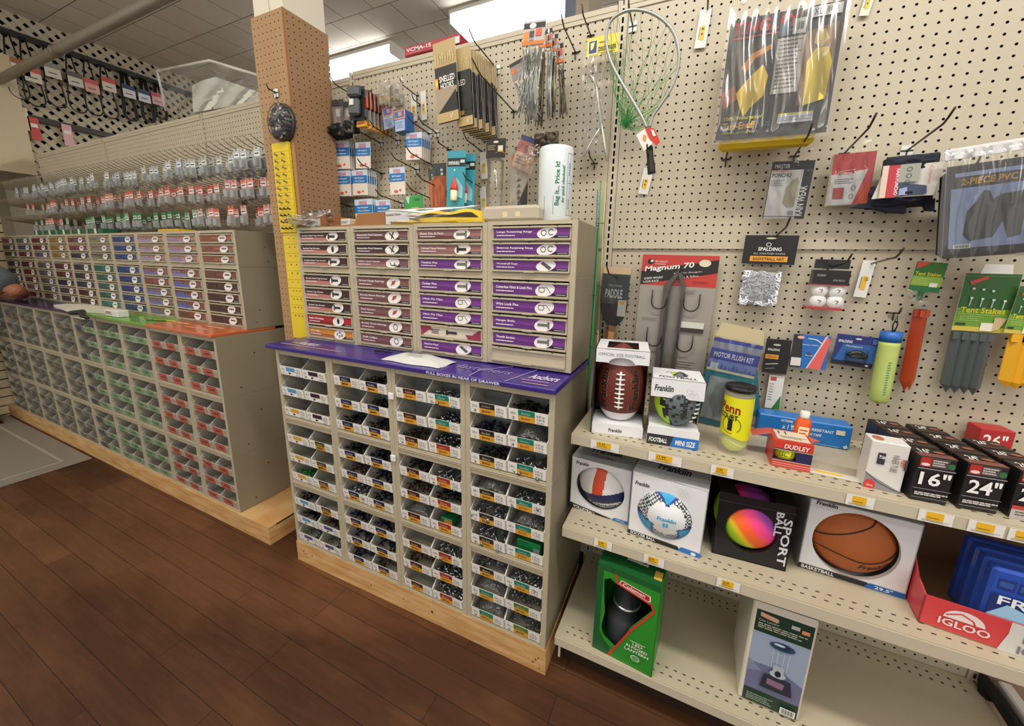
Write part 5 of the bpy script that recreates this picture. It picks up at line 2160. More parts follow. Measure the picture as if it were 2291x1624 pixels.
# front sheet with the slanted window cut out: strips around the window polygon
cu_, cv_ = .45, .42
n = len(win)
def edge_pt(u, v):
    du, dv = u - cu_, v - cv_
    s1 = ((1 - cu_) if du > 0 else -cu_) / du if abs(du) > 1e-6 else 9e9
    s2 = ((1 - cv_) if dv > 0 else -cv_) / dv if abs(dv) > 1e-6 else 9e9
    s_ = min(s1, s2)
    return cu_ + du * s_, cv_ + dv * s_
outp = [edge_pt(u, v) for u, v in win]
F = lambda u, v: (u * w, 0, h * (1 - v))
for i in range(n):
    j = (i + 1) % n
    b.poly([F(*win[j]), F(*win[i]), F(*outp[i]), F(*outp[j])], g1)
    a_, c_ = outp[i], outp[j]
    if abs(a_[0] - c_[0]) > 1e-5 and abs(a_[1] - c_[1]) > 1e-5:
        for co in ((0, 0), (1, 0), (1, 1), (0, 1)):
            if min(a_[0], c_[0]) - 1e-4 <= co[0] <= max(a_[0], c_[0]) + 1e-4 and min(a_[1], c_[1]) - 1e-4 <= co[1] <= max(a_[1], c_[1]) + 1e-4:
                b.poly([F(*a_), F(*c_), F(*co)], g1)
p = Print(b, (0, -0.0004, h), (w, 0, 0), (0, 0, -h))
p.rect(0, 0, 1, .055, g2)
p.poly([(0, 1), (0, .06), (.10, .06), (.10, .76), (.18, .84), (.30, .90), (.28, 1)], g2)
p.line([(.30, .05), (.34, .14), (.88, .215), (.94, .27), (.62, .58), (.28, 1.0)], .035, 'cf3a26')
p.poly([(.36, .135), (.40, .085), (.86, .13), (.87, .185), (.83, .20)], 'e8e0dc').poly([(.38, .13), (.41, .095), (.84, .137), (.85, .18), (.82, .19)], 'b8281e')
p.text('Coleman', .42, .14, .035, 'f2eeea', w=.36, bold=.04, rot=8)
p.text('LED', .66, .735, .030, 'e6ecda', w=.16, bold=.03).text('RUGGED', .56, .775, .030, 'e6ecda', w=.34, bold=.03).text('LANTERN', .54, .815, .030, 'e6ecda', w=.38, bold=.03)
p.lines(.62, .685, .86, .70, 1, 'cfe0b8', fill=.6)
p.ell(.72, .87, .075, .035, 'b8d4b0', 14).ell(.72, .87, .055, .026, '6a9a68', 14)
q = Print(b, (0, D, h + .0003), (w, 0, 0), (0, -D, 0))
q.N = Vector((0, 0, 1))
q.rect(0, 0, 1, 1, g2).rect(.40, .30, .74, .62, 'e2e4dc').ell(.46, .45, .04, .08, '2a4a30', 8).ell(.68, .5, .04, .08, '2a4a30', 8).rect(.86, .62, .98, .86, 'd9b04a').text('LANTERN', .36, .26, .16, '2c6a3c', w=.5, bold=.03)
b.obj('carton', t)
b = B()
lc_ = A + Vector((math.cos(yaw) * w * .44 - math.sin(yaw) * .075, math.sin(yaw) * w * .44 + math.cos(yaw) * .075, .004))
t2 = empty('camping_lantern', 'dark grey lantern seen through the window of the green box', 'lantern', lc_, (0, 0, yaw))
lr = min(w * .40, .062)
b.lathe([(lr * .9, 0), (lr, .02), (lr * .95, h * .36), (lr * .6, h * .44), (lr * .66, h * .46), (lr * .66, h * .74), (lr * .8, h * .76), (lr * .7, h * .86), (lr * .2, h * .90)], mat('33373b', .35), 22)
b.obj('body', t2)
b = B()
b.lathe([(lr * .50, h * .46), (lr * .50, h * .75)], mat('8c9299', .25), 18)
b.lathe([(lr * .70, h * .465), (lr * .72, h * .475), (lr * .70, h * .49)], mat('c4c8cc', .2, metal=.8), 22)
b.obj('globe', t2)

# --- white lantern box
A, C = PZ(1650, 1556, SH3), PZ(1785, 1615, SH3)
w = (C - A).length
yaw = math.atan2(C.y - A.y, C.x - A.x)
h = P(1678, 1340, A.y).z - SH3
h = min(h, .345)
D = .19
t = empty('lantern_box', 'white cardboard box printed with a picture of a gas lantern', 'box', A, (0, 0, yaw))
b = B()
b.cbox(0, 0, 0, w, D, h, mat('dcd3c4', .5, var=.03, bscale=8), .004)
p = Print(b, (0, -0.0003, h), (w, 0, 0), (0, 0, -h))
dg = '1c3a2c'
p.rect(.07, .06, .96, .27, dg)
p.rect(.07, .27, .96, .85, '98a6bc')
p.poly([(.07, .58), (.07, .85), (.96, .85), (.96, .66), (.55, .57)], '6f7192')
p.poly([(.07, .55), (.30, .64), (.07, .68)], '8088a4')
p.rect(.07, .85, .96, .985, dg)
p.poly([(.13, .075), (.42, .095), (.43, .125), (.40, .135), (.14, .115)], 'd8a48e')
p.text('One Lantern', .12, .16, .022, 'd2cbb8', w=.32).lines(.12, .175, .88, .23, 3, 'b8b8a4', fill=.55)
p.rect(.62, .10, .75, .135, 'b8c0bc').rect(.78, .115, .90, .15, 'dc9468')
p.ell(.55, .34, .20, .038, '2c4664').ell(.55, .33, .12, .028, '1f3044').ell(.50, .325, .09, .012, 'b8ccd8')
for uu in (.42, .5, .6, .68):
    p.line([(uu, .38), (uu + (.55 - uu) * .1, .56)], .006, 'c8d4e0')
p.rect(.46, .52, .64, .60, 'aab4c4').ell(.55, .61, .13, .035, 'b8bcc8').ell(.55, .60, .05, .03, '1c2430')
p.poly([(.34, .64), (.76, .64), (.82, .78), (.30, .78)], '2a2e3c').poly([(.40, .67), (.68, .68), (.66, .74), (.40, .73)], '8c6a84')
p.lines(.12, .88, .55, .955, 4, '8ca090', fill=.5)
p.bars(.68, .90, .92, .965)
q = Print(b, (0, D, h + .0003), (w, 0, 0), (0, -D, 0))
q.N = Vector((0, 0, 1))
q.lines(.62, .6, .85, .7, 1, '5a564c')
b.obj('carton', t)
# ================================================================== goods hanging on the pegboard
def frame(tl, tr, bl, Y):
    O, U, V = P(*tl, Y), P(*tr, Y), P(*bl, Y)
    u = U - O
    w_ = u.length
    ang = -math.atan2(u.z, u.x)
    # height measured along the local downward direction
    dn = Vector((-math.sin(-ang) * -1 * -1, 0, 0))
    h_ = (V - O).length
    return O, w_, h_, ang


def hang(name, label, cat, tl, tr, bl, Y, art, th=0.0015, bg='e8e6e0', group=None, shape=None, rz=0.0, rough=.4, parts=None, upright_=False, rx=0.0):
    """flat carded article: local x 0..w, z 0..-h, front face at y=0"""
    O, w_, h_, ang = frame(tl, tr, bl, Y)
    if upright_:
        ang = 0
    b = B()
    pts = shape or [(0, 0), (1, 0), (1, 1), (0, 1)]
    m_ = mat(bg, rough) if isinstance(bg, str) else bg
    b.prism([(u * w_, 0, -v * h_) for u, v in pts], (0, th, 0), m_)
    p = Print(b, (0, -.0002, 0), (w_, 0, 0), (0, 0, -h_))
    if art:
        art(p, w_, h_)
    if parts:
        t = empty(name, label, cat, O, (rx, ang, rz), group)
        b.obj('card', t)
        parts(t, w_, h_)
        return t
    o = b.obj(name)
    o.location = O
    o.rotation_euler = (0, ang, rz)
    tag(o, label, cat, group)
    return o


def pillow(b, x0, z0, x1, z1, t_, m_, seed=1, n=14, rough=.15, y=0.0, k=.5, vertical=False):
    rr = random.Random(seed)
    vs, fs = [], []
    ph = [rr.uniform(0, 6.28) for _ in range(8)]
    for j in range(n + 1):
        for i in range(n + 1):
            u, v = i / n, j / n
            e = (math.sin(PI * u) * math.sin(PI * v)) ** k
            wr = math.sin(u * 23 + ph[0] + 2 * math.sin(v * 7 + ph[1])) * .5 + math.sin(v * (9 if vertical else 19) + ph[2] + 2.2 * math.sin(u * 9 + ph[3])) * .5
            if vertical:
                wr = math.sin(u * 34 + ph[0] + 1.6 * math.sin(v * 5 + ph[1])) * .7 + .3 * math.sin(u * 13 + v * 6 + ph[4])
            vs.append((x0 + (x1 - x0) * u, y - t_ * e * (1 + rough * wr) - t_ * rough * .4 * wr * (0 < u < 1), z0 + (z1 - z0) * v))
    for j in range(n):
        for i in range(n):
            a = j * (n + 1) + i
            fs.append((a, a + n + 1, a + n + 2, a + 1))
    b.add(vs, fs, m_, True)


HK = mat('4d443b', .35, metal=.6)
HKL = mat('8a7a5c', .35, metal=.6)
PLATE = mat('d6dad6', .3, metal=.2)


def hook_len(base, tip):
    best = (1e9, .1)
    for i in range(4, 70):
        L = i * .005
        x, y = proj((base.x, base.y - L, base.z + L * .12 + .008))
        d = (x - tip[0]) ** 2 + (y - tip[1]) ** 2
        if d < best[0]:
            best = (d, L)
    return best[1]


_hooks = {}
NH = [0]


def hook(bx, by, tip=None, L=None, label=None, plate=False, group='pegboard hooks among the fishing tackle', thick=.0026, mt=None, wallY=-.005, rz=0.0):
    base = P(bx, by, wallY)
    if L is None:
        L = hook_len(base, tip)
    L = round(L / .02) * .02
    L = max(L, .04)
    k = (L, plate, mt, thick)
    if k not in _hooks:
        b = B()
        m_ = mt or HK
        b.tube([(0, 0.0, 0), (0, -L * .82, L * .08), (0, -L * .90, L * .10 + .004), (0, -L, L * .12 + .014)], thick, m_, 6)
        b.tube([(-.0127, -.002, .0), (.0127, -.002, .0)], thick, m_, 6)
        b.tube([(0, -.002, .002), (0, -.003, -.022)], thick * .8, m_, 6)
        if plate:
            b.box(-.013, -.0032, -.016, .013, -.0022, .014, PLATE)
        _hooks[k] = b.mesh('peg_hook')
    o = bpy.data.objects.new('peg_hook', _hooks[k])
    COL.objects.link(o)
    o.location = base
    o.rotation_euler = (0, 0, rz)
    tag(o, label or 'bare wire hook', 'hook', group)
    return o


# right bay hooks ------------------------------------------------------------
RH = 'pegboard hooks in the right bay'
hook(1416, 60, (1412, -2), label='wire hook with a white base plate inside the landing net hoop', plate=True, group=RH)
hook(1583, 24, (1581, -20), label='wire hook carrying the price tag left of the big rain suit', group=RH)
hook(1624, 357, (1640, 325), label='short empty hook just below the left corner of the big rain suit', group=RH)
hook(1777, 350, (1817, 280), label='wire hook carrying the clear poncho pack', group=RH)
hook(1888, 344, (1972, 268), label='wire hook carrying the red poncho pack', group=RH)
hook(2028, 338, (2133, 252), label='long wire hook with a plate above the navy poncho', plate=True, group=RH)
hook(1732, 532, (1766, 494), label='wire hook carrying the basketball net', group=RH)
hook(1852, 600, (1902, 570), label='wire hook carrying the golf balls', group=RH)
hook(1948, 590, (2027, 566), label='wire hook carrying a lone white price tag', group=RH)
hook(1999, 700, (2020, 692), label='short wire hook carrying the green tube', group=RH)
hook(1385, 622, (1357, 600), label='wire hook carrying the table tennis paddle', group=RH)
hook(1457, 372, (1436, 330), label='wire hook behind the handle of the landing net', group=RH)
hook(2167, 375, (2175, 366), label='short hook behind the pvc rain suit', group=RH)


def tagart(txt=None, rev=False):
    def f(p, w_, h_):
        p.rect(.34, .42, .72, .80, 'e9b92c')
        if txt:
            p.text(txt, .44, .46, .10, '33240c', rot=90, w=.3)
        else:
            p.lines(.42, .47, .6, .74, 2, '5a4210')
        p.rect(.22, .44, .30, .76, '8a8578')
    return f


PT = 'white price tags hanging on the pegboard'
hang('price_tag', 'white price tag on a hook left of the big rain suit', 'price tag', (1567, 23), (1593, 19), (1563, 107), -.012, tagart(), bg='dfe0dc', group=PT)
hang('price_tag', 'white price tag cut by the top edge, right of the big rain suit', 'price tag', (1946, -40), (1968, -42), (1946, 31), -.012, tagart(), bg='e0d9c8', group=PT)
hang('price_tag', 'white price tag under the landing net handle', 'price tag', (1441, 375), (1463, 377), (1437, 433), -.012, tagart(), bg='dfe0dc', group=PT)
hang('price_tag', 'white price tag on the hook between golf balls and red stakes', 'price tag', (1932, 582), (1961, 584), (1920.5, 664), -.012, tagart('9.99'), bg='e2e3df', group=PT)


# Tingley rain suit ----------------------------------------------------------
def suit_art(p, w_, h_):
    p.rect(0, 0, 1, 1, '26211f')
    p.poly([(0, .30), (.10, .24), (.40, .20), (.42, .62), (.30, .80), (.0, .86)], '3a3026')
    p.poly([(.16, .40), (.24, .30), (.42, .24), (.42, .28), (.28, .34), (.20, .46)], 'c47e2c')
    p.poly([(.14, .62), (.22, .52), (.36, .40), (.42, .50), (.40, .66), (.30, .74), (.24, .82), (.20, .74)], 'd8b62e')
    p.poly([(.0, .60), (.12, .55), (.16, .66), (.04, .74)], '9a4a20')
    p.rect(.02, .03, .72, .14, '1b1716')
    p.text('TINGLEY', .03, .135, .105, 'c02a26', w=.60, bold=.04, shear=.1)
    p.rect(.04, .155, .60, .168, 'b83428')
    p.rect(.46, .10, .56, .20, '3c5a6c').rect(.58, .08, .69, .20, 'c8ccc8').rect(.62, .11, .67, .17, '4a6a5a')
    p.rect(.46, .22, .70, .66, 'b4b0aa').lines(.48, .24, .68, .64, 13, '4a4642', fill=.35)
    p.poly([(.70, .20), (.96, .16), (.96, .72), (.70, .78)], '7a5a36')
    p.poly([(.74, .44), (.80, .34), (.90, .34), (.95, .46), (.94, .74), (.76, .78)], 'd6bc34')
    p.poly([(.78, .22), (.86, .20), (.90, .28), (.84, .34), (.78, .30)], 'c8a860')
    p.rect(.72, -.0 + .02, .97, .10, 'ddddda').text('XL', .74, .085, .05, '4a4a4a', w=.07).bars(.83, .03, .95, .085)
    p.text('100% Waterproof', .06, .855, .040, 'd0c83a', w=.36, bold=.02, shear=.05)
    p.text('Tuff-Enuff', .055, .925, .060, 'd6a23a', w=.31, bold=.05)
    p.text('PLUS', .375, .920, .042, '5a5a68', w=.12, bold=.05)
    p.text('Lightweight, Light Duty, Rainsuit', .055, .965, .022, 'b8b03a', w=.34)
    p.rect(.56, .83, .86, .845, 'd0c83a').rect(.56, .845, .86, .91, 'c8ccd4').lines(.57, .86, .85, .90, 3, '6a6e78', fill=.4)


def suit_parts(t, w_, h_):
    b = B()
    pillow(b, -.008, .035, w_ + .008, -h_ - .012, .012, film(.52, 6, .55, rough=.12), 4, 30, .8, -.004, .35, True)
    b.obj('clear_sleeve', t)
    b = B()
    b.cbox(.012, .004, -h_ - .020, w_ - .02, .045, -.02, mat('d9b81e', .5, bump=.4, bscale=30), .010)
    b.obj('folded_jacket', t)


hang('rain_suit_pack', 'big black and yellow rain suit pack, largest on the pegboard', 'rain suit', (1636, 48), (1897, -2), (1599, 326), -.085, suit_art, parts=suit_parts, rx=-.12)
b = B()
a = P(1665, 2, -.09)
for r_ in (0,):
    b.lathe([(.010, -.0008), (.010, .0008)], mat('f2f2ee', .1, 0, .25), 16, a, 'Y')
    b.tube([a + Vector((.007 * math.cos(x), 0, .007 * math.sin(x))) for x in [2 * PI * i / 16 for i in range(17)]], .0012, PLATE, 5)
tag(b.obj('hang_ring'), 'small metal eyelet at the top edge above the big rain suit', 'eyelet')


# ponchos -----------------------------------------------------------------------
def poncho_art(p, w_, h_):
    p.rect(0, 0, 1, 1, '1d1b1c')
    p.rect(.02, .15, .78, 1, 'd9d9d6')
    p.text('MASTER', .08, .12, .07, 'c8c4c0', w=.36, bold=.02)
    p.text('PONCHO', .05, .275, .075, '2c2828', w=.46, bold=.05)
    p.text('EMERGENCY', .05, .185, .04, 'b03028', w=.45)
    p.lines(.05, .32, .36, .44, 4, '8c8a86', fill=.35)
    p.poly([(.42, .72), (.44, .46), (.54, .34), (.66, .28), (.72, .36), (.70, .78), (.55, .80)], 'a8a088')
    p.bars(.56, .84, .74, .95)
    p.rect(.02, .955, .78, .965, '5a5856')
    p.text('RAIN WEAR', .93, .95, .12, 'ebe9e4', rot=-90, w=.80, bold=.04)


def clear_over(seed, t_=.008, a=.16):
    def f(t, w_, h_):
        b = B()
        pillow(b, -.006, .03, w_ + .006, -h_ - .004, t_, film(a, 14, .8), seed, 16, .4, -.003)
        b.obj('clear_bag', t)
    return f


hang('poncho_pack', 'clear bag with white PONCHO card and RAIN WEAR lettering', 'poncho', (1729, 362), (1825, 358), (1706, 489), -.060, poncho_art, parts=clear_over(5))


def red_poncho(p, w_, h_):
    p.rect(0, 0, 1, 1, 'cf4a4c')
    p.poly([(0, .40), (.86, .33), (.60, 1), (0, 1)], 'dcdad8')
    p.poly([(.16, .34), (.56, .31), (.56, .40), (.16, .42)], 'e8c8c4').poly([(.18, .35), (.54, .325), (.54, .39), (.18, .41)], 'c03a38')
    p.text('Coleman', .20, .40, .05, 'f2eeee', w=.30, bold=.02)
    p.lines(.10, .49, .55, .60, 3, '8a8684', fill=.4)
    p.rect(.10, .66, .36, .88, 'a85a50').ell(.23, .77, .08, .09, 'c84a44')
    p.ring(.58, .68, .05, .05, .012, '3a3a3a').ring(.55, .84, .05, .05, .012, '3a3a3a')
    p.poly([(.66, 1), (.86, .66), (1, .60), (1, 1)], 'e0562c')


hang('poncho_pack', 'red folded poncho pack with white card', 'poncho', (1867, 346), (1963, 337), (1848, 460), -.055, red_poncho, parts=clear_over(6), th=.02)

# navy poncho bundle
O, w_, h_, ang = frame((1984, 352), (2104, 340), (1960, 466), -.055)
t = empty('poncho_bundle', 'navy blue poncho bundle wrapped in a grey and red paper band', 'poncho', O, (0, ang, 0))
nvm = mat('1b1f2e', .85, bump=.5, bscale=60)
b = B()
pillow(b, .0, 0, w_, -h_ * .40, .03, nvm, 8, 12, .2)
pillow(b, -.03, -h_ * .55, w_ + .0, -h_ * 1.02, .034, nvm, 9, 12, .25)
b.prism([(-.045, -.01, -h_ * .90), (.05, -.012, -h_ * .92), (.055, -.012, -h_ * 1.14), (.02, -.01, -h_ * 1.10), (-.02, -.01, -h_ * 1.0), (-.06, -.01, -h_ * .96)], (0, .018, 0), nvm)
b.prism([(w_ * .8, -.01, -h_ * .90), (w_ * 1.02, -.012, -h_ * .88), (w_ * 1.05, -.012, -h_ * 1.12), (w_ * .93, -.01, -h_ * 1.10)], (0, .018, 0), nvm)
b.box(0, -.004, -h_ * 1.0, w_, .02, -.004, nvm)
b.obj('fabric', t)
b = B()
q4 = [(-.006, -.026, -h_ * .22), (w_ + .002, -.026, -h_ * .22), (w_ - .012, -.034, -h_ * .84), (-.028, -.034, -h_ * .84)]
b.prism(q4, (0, .004, 0), mat('c9c5bc', .4))
p = Print(b, (-.014, -.0345, -h_ * .22), (w_, 0, 0), (0, -.003, -h_ * .62))
p.rect(.10, 0, .32, 1, 'b8333e').text('RAIN PONCHO', .26, .12, .10, 'ecdcdc', rot=90, w=.62, bold=.03)
p.rect(.32, .0, .70, .55, '9a9c94').poly([(.34, .55), (.86, .70), (.88, .95), (.34, .95)], '34405c').poly([(.36, .75), (.5, .7), (.52, .95), (.36, .95)], '98a0c4')
p.ring(.50, .16, .05, .07, .01, '3a3a3a').ring(.50, .36, .05, .07, .01, '3a3a3a').ring(.49, .56, .05, .07, .01, '3a3a3a')
p.text('Coleman', .86, .12, .08, 'b8333e', rot=90, w=.42)
p.rect(-.02, 0.0, .10, 1, 'd6bfae')
b.obj('paper_band', t)


# PVC suit -----------------------------------------------------------------------
def pvc_art(p, w_, h_):
    p.rect(0, .16, 1, 1, '17171a')
    p.rect(.10, .23, 1, .265, '8898c0')
    p.rect(.12, .265, 1, .36, '2a2620').text('2-PIECE PVC', .17, .345, .060, 'c98f2a', w=.62, bold=.04, shear=.1)
    p.rect(.06, .37, 1, .92, '7f92ba')
    p.poly([(.22, .80), (.26, .58), (.36, .50), (.42, .42), (.50, .42), (.54, .50), (.62, .46), (.86, .45), (.90, .55), (.86, .84), (.72, .86), (.66, .70), (.56, .84), (.30, .86)], '2a2826')
    p.ell(.455, .47, .055, .06, '33302c')
    p.bars(.12, .885, .32, .925)


def pvc_parts(t, w_, h_):
    b = B()
    b.box(-.005, -.002, -h_ * .10, w_, .002, .0, mat('dcdcdc', .3))
    b.obj('hang_strip', t)
    b = B()
    pillow(b, -.01, -h_ * .02, w_ + .006, -h_ - .01, .020, film(.50, 6, .55, rough=.12), 12, 26, .7, -.004, .4, True)
    b.obj('clear_sleeve', t)
    b = B()
    b.cbox(.004, .004, -h_, w_ - .005, .05, -h_ * .17, mat('141416', .5), .012)
    b.obj('folded_suit', t)


pvc_shape = [(0, .16), (1, .16), (1, 1), (0, 1)]
hang('rain_suit_pack', 'black two piece pvc rain suit pack at the right edge', 'rain suit', (2121, 335), (2330, 302), (2103, 578), -.11, pvc_art, shape=pvc_shape, parts=pvc_parts, rx=-.07)


# basketball net ------------------------------------------------------------------
def net_art(p, w_, h_):
    p.rect(0, 0, 1, 1, '161516')
    p.ell(.5, .10, .10, .035, 'c9b896', 12)
    p.ring(.47, .32, .05, .07, .012, 'ecebea')
    p.text('SPALDING', .28, .54, .13, 'ecebea', w=.44, bold=.05)
    p.text('ALL WEATHER WHITE', .20, .66, .055, 'cfcdc8', w=.60)
    p.rect(.15, .72, .86, .91, 'e09a2e').text('BASKETBALL NET', .21, .87, .10, '4a2c10', w=.59, bold=.02)


def net_parts(t, w_, h_):
    b = B()
    pillow(b, w_ * .0, -h_ * 1.02, w_ * .84, -h_ * 2.55, .022, film(.10, 8, .15), 21, 16, .05, .006)
    b.obj('clear_bag', t)
    b = B()
    rr = random.Random(3)
    mm = mat('f2f5fb', .8)
    x0_, x1_, z0_, z1_ = w_ * .07, w_ * .79, -h_ * 1.26, -h_ * 2.48
    b.box(x0_ + .002, -.003, z1_ + .002, x1_ - .002, .012, z0_ - .002, mat('dfe5f0', .9))
    for i in range(90):
        a = Vector((rr.uniform(x0_, x1_), rr.uniform(-.006, -.003), rr.uniform(z1_, z0_)))
        d = Vector((rr.uniform(-1, 1), 0, rr.uniform(-1, 1))).normalized() * .016
        c2 = Vector((-d.z, 0, d.x)) * .4
        pts = [a - d, a - d * .3 + c2 + Vector((0, -.003, 0)), a + d * .3 - c2 + Vector((0, -.002, 0)), a + d]
        pts = [Vector((min(max(q.x, x0_), x1_), q.y, min(max(q.z, z1_), z0_))) for q in pts]
        b.tube(pts, .0022, mm, 5)
    b.obj('net', t)


hang('basketball_net_pack', 'white basketball net in a clear bag under a black and orange card', 'sports net', (1668.5, 526), (1789, 527), (1659, 589), -.035, net_art, parts=net_parts)


# golf balls -----------------------------------------------------------------------
O, w_, h_, ang = frame((1822, 603), (1902, 606), (1794, 690), -.045)
t = empty('golf_ball_pack', 'clear pack of four white golf balls under black cards', 'golf balls', O, (0, ang, 0))
h_ = h_ * .98
b = B()
b.box(-.002, -.012, -h_ * .36, w_, .022, 0, mat('161516', .35))
b.box(-.004, -.0125, -h_ * .385, w_, .022, -h_ * .36, mat('a8343a', .4))
b.box(-.006, -.0125, -h_, w_ - .002, .024, -h_ * .94, mat('a8343a', .4))
p = Print(b, (0, -.0123, 0), (w_, 0, 0), (0, 0, -h_ * .36))
p.text('CALLAWAY', .08, .45, .16, 'b8b8b8', w=.25).text('GOLF BALLS', .55, .75, .12, 'b8b8b8', w=.32)
b.obj('card', t)
b = B()
b.box(-.002, -.006, .004, w_ * .95, .002, .030, mat('19181a', .2))
b.obj('header_flap', t)
b = B()
b.box(-.004, -.0125, -h_ * .94, w_ - .001, .022, -h_ * .385, mat('f0f0ee', .08, 0, .14))
b.obj('clear_box', t)
gb = mat('ecebe8', .4, bump=.3, bscale=600)
for i in range(4):
    b = B()
    rg = w_ * .245
    cc = O + Vector(((.27 + .49 * (i % 2)) * w_, .006, -h_ * (.385 + .14 + .28 * (i // 2))))
    b.ball(cc, (rg, rg * .8, rg), gb, 20, 14)
    q = Print(b, cc + Vector((-rg * .3, -rg * .81, rg * .3)), (rg * .6, 0, 0), (0, 0, -rg * .6))
    q.line([(.15, .15), (.8, .25), (.5, .9)], .16, '2a2a2e')
    tag(b.obj('golf_ball'), 'white golf ball, %s of the clear pack' % ('upper left', 'upper right', 'lower left', 'lower right')[i], 'golf ball', 'golf balls in the pack')


# tent stakes -----------------------------------------------------------------------
def stake_art(p, w_, h_):
    p.poly([(0, 0), (1, 0), (1, 1), (0, 1)], '2f6a24')
    p.rect(.02, .48, 1, .80, '8ab03a')
    p.poly([(.04, .02), (.42, .0), (.46, .05), (.06, .25)], 'c8443a')
    p.text('Tent Stakes', .06, .46, .12, 'd6cf2c', w=.84, bold=.05)
    p.lines(.06, .56, .62, .76, 4, 'd0e08a', fill=.2)
    p.rect(0, .80, 1, .82, '2f6a24').rect(.62, .68, .88, .90, 'e4e2d4')
    p.rect(0, .82, 1, 1, '1c6a34')


def stake_parts(t, w_, h_):
    b = B()
    b.box(w_ * .38, -.001, -h_ * 1.30, w_ * .56, .002, -h_, mat('1c6a34', .5))
    b.obj('tee_stem', t)
    b = B()
    rr = random.Random(2)
    for cx_, cz_ in ((.15, -1.12), (.30, -1.30), (.52, -1.38), (.62, -1.45)):
        pillow(b, w_ * (cx_ - .17), h_ * (cz_ + .16), w_ * (cx_ + .15), h_ * (cz_ - .14), .008, film(.5, 40, .9), int(cx_ * 100), 6, .5, -.006)
    b.obj('torn_film', t)


hang('tent_stake_card', 'green TENT STAKES card, torn, above the single red stake', 'card', (2052, 584), (2122, 589), (2040, 650), -.030, stake_art, parts=stake_parts)


def stake(o, tip, wid, dep, c, label, n=1, group=None, yaw_=0.0):
    """V section plastic tent peg from px o (top centre) to tip"""
    A, Z = P(*o, dep), P(*tip, dep)
    d = Z - A
    L = d.length
    ang = math.atan2(-d.x, -d.z)
    b = B()
    m_ = mat(c, .35)
    hw = wid / 2
    b.add([(-hw, .006, 0), (0, -.006, 0), (hw, .006, 0), (-hw, .006, -L * .86), (0, -.006, -L * .88), (hw, .006, -L * .86), (0, .002, -L)],
          [(0, 3, 4, 1), (1, 4, 5, 2), (3, 6, 4), (4, 6, 5)], m_)
    b.add([(-hw, .008, 0), (0, -.004, 0), (hw, .008, 0), (-hw, .008, -L * .86), (0, -.004, -L * .88), (hw, .008, -L * .86)], [(1, 4, 3, 0), (2, 5, 4, 1)], m_)
    b.box(-hw, -.004, -.02, hw, .006, 0, m_)
    o_ = b.obj('tent_stake')
    o_.location = A
    o_.rotation_euler = (0, ang, 0)
    tag(o_, label, 'tent stake', group)


stake((2061, 692), (2023, 877), .026, -.030, 'a83a20', 'red plastic tent stake below the torn card, left of the pair', group='red tent stakes')
stake((2070, 694), (2034, 875), .020, -.038, 'b04424', 'red plastic tent stake in front of its twin, slightly right', group='red tent stakes')


def stake2_art(p, w_, h_):
    p.rect(0, 0, 1, .60, '2a5a22').rect(0, .60, 1, 1, '6a9a2c').rect(0, .92, 1, 1, 'c8b84a')
    p.rect(0, .04, 1, .05, '5a8a48')
    p.poly([(.10, .14), (.14, .20), (.44, .08), (.40, .04)], 'c8443a')
    p.text('Tent Stakes', .06, .68, .10, 'd6cf2c', w=.82, bold=.05)
    p.rect(.04, .70, .95, .705, 'd0e08a').lines(.08, .74, .50, .84, 3, 'd0e08a', fill=.2)
    p.rect(.03, .86, .22, .90, '2a3a1c').rect(.50, .84, .74, .98, 'e4e0cc').poly([(.72, .98), (.72, .74), (.95, .74), (.84, .94)], 'c8b088')
    for uu, vv in ((.20, .26), (.38, .27), (.56, .29)):
        p.ell(uu, vv, .03, .02, 'c8d4d0', 8)
    for uu, vv in ((.20, .42), (.40, .43), (.60, .44), (.80, .45)):
        p.line([(uu, vv), (uu - .01, vv + .14)], .02, 'b8c8c4').ell(uu, vv, .03, .02, 'd8e0dc', 8)


hang('tent_stake_card', 'large green TENT STAKES card with four metal pegs pictured', 'card', (2162, 611), (2288, 614), (2136, 738), -.040, stake2_art, shape=[(0, 0), (.26, 0), (.30, -.16), (.80, -.16), (.84, 0), (1, 0), (1, 1), (0, 1)], th=.002)
for k, (o, tp) in enumerate((((2148, 742), (2117, 878)), ((2169, 744), (2136, 880)), ((2190, 746), (2157, 882)), ((2209, 747), (2177, 885)))):
    stake(o, tp, .028, -.040 - .002 * (k % 2), '4a5050', 'dark grey tent stake, %s of four under the large green card' % ORD(k), group='grey tent stakes')
hang('tent_stake_card', 'green tent stakes card cut by the right edge above the yellow stakes', 'card', (2283, 640), (2360, 645), (2268, 745), -.052, stake2_art)
for k, (o, tp) in enumerate((((2285, 748), (2253, 868)), ((2308, 750), (2272, 872)), ((2332, 752), (2296, 874)))):
    stake(o, tp, .034, -.05, 'dfa418', 'yellow tent stake at the right edge, %s from the left' % ORD(k), group='yellow tent stakes')


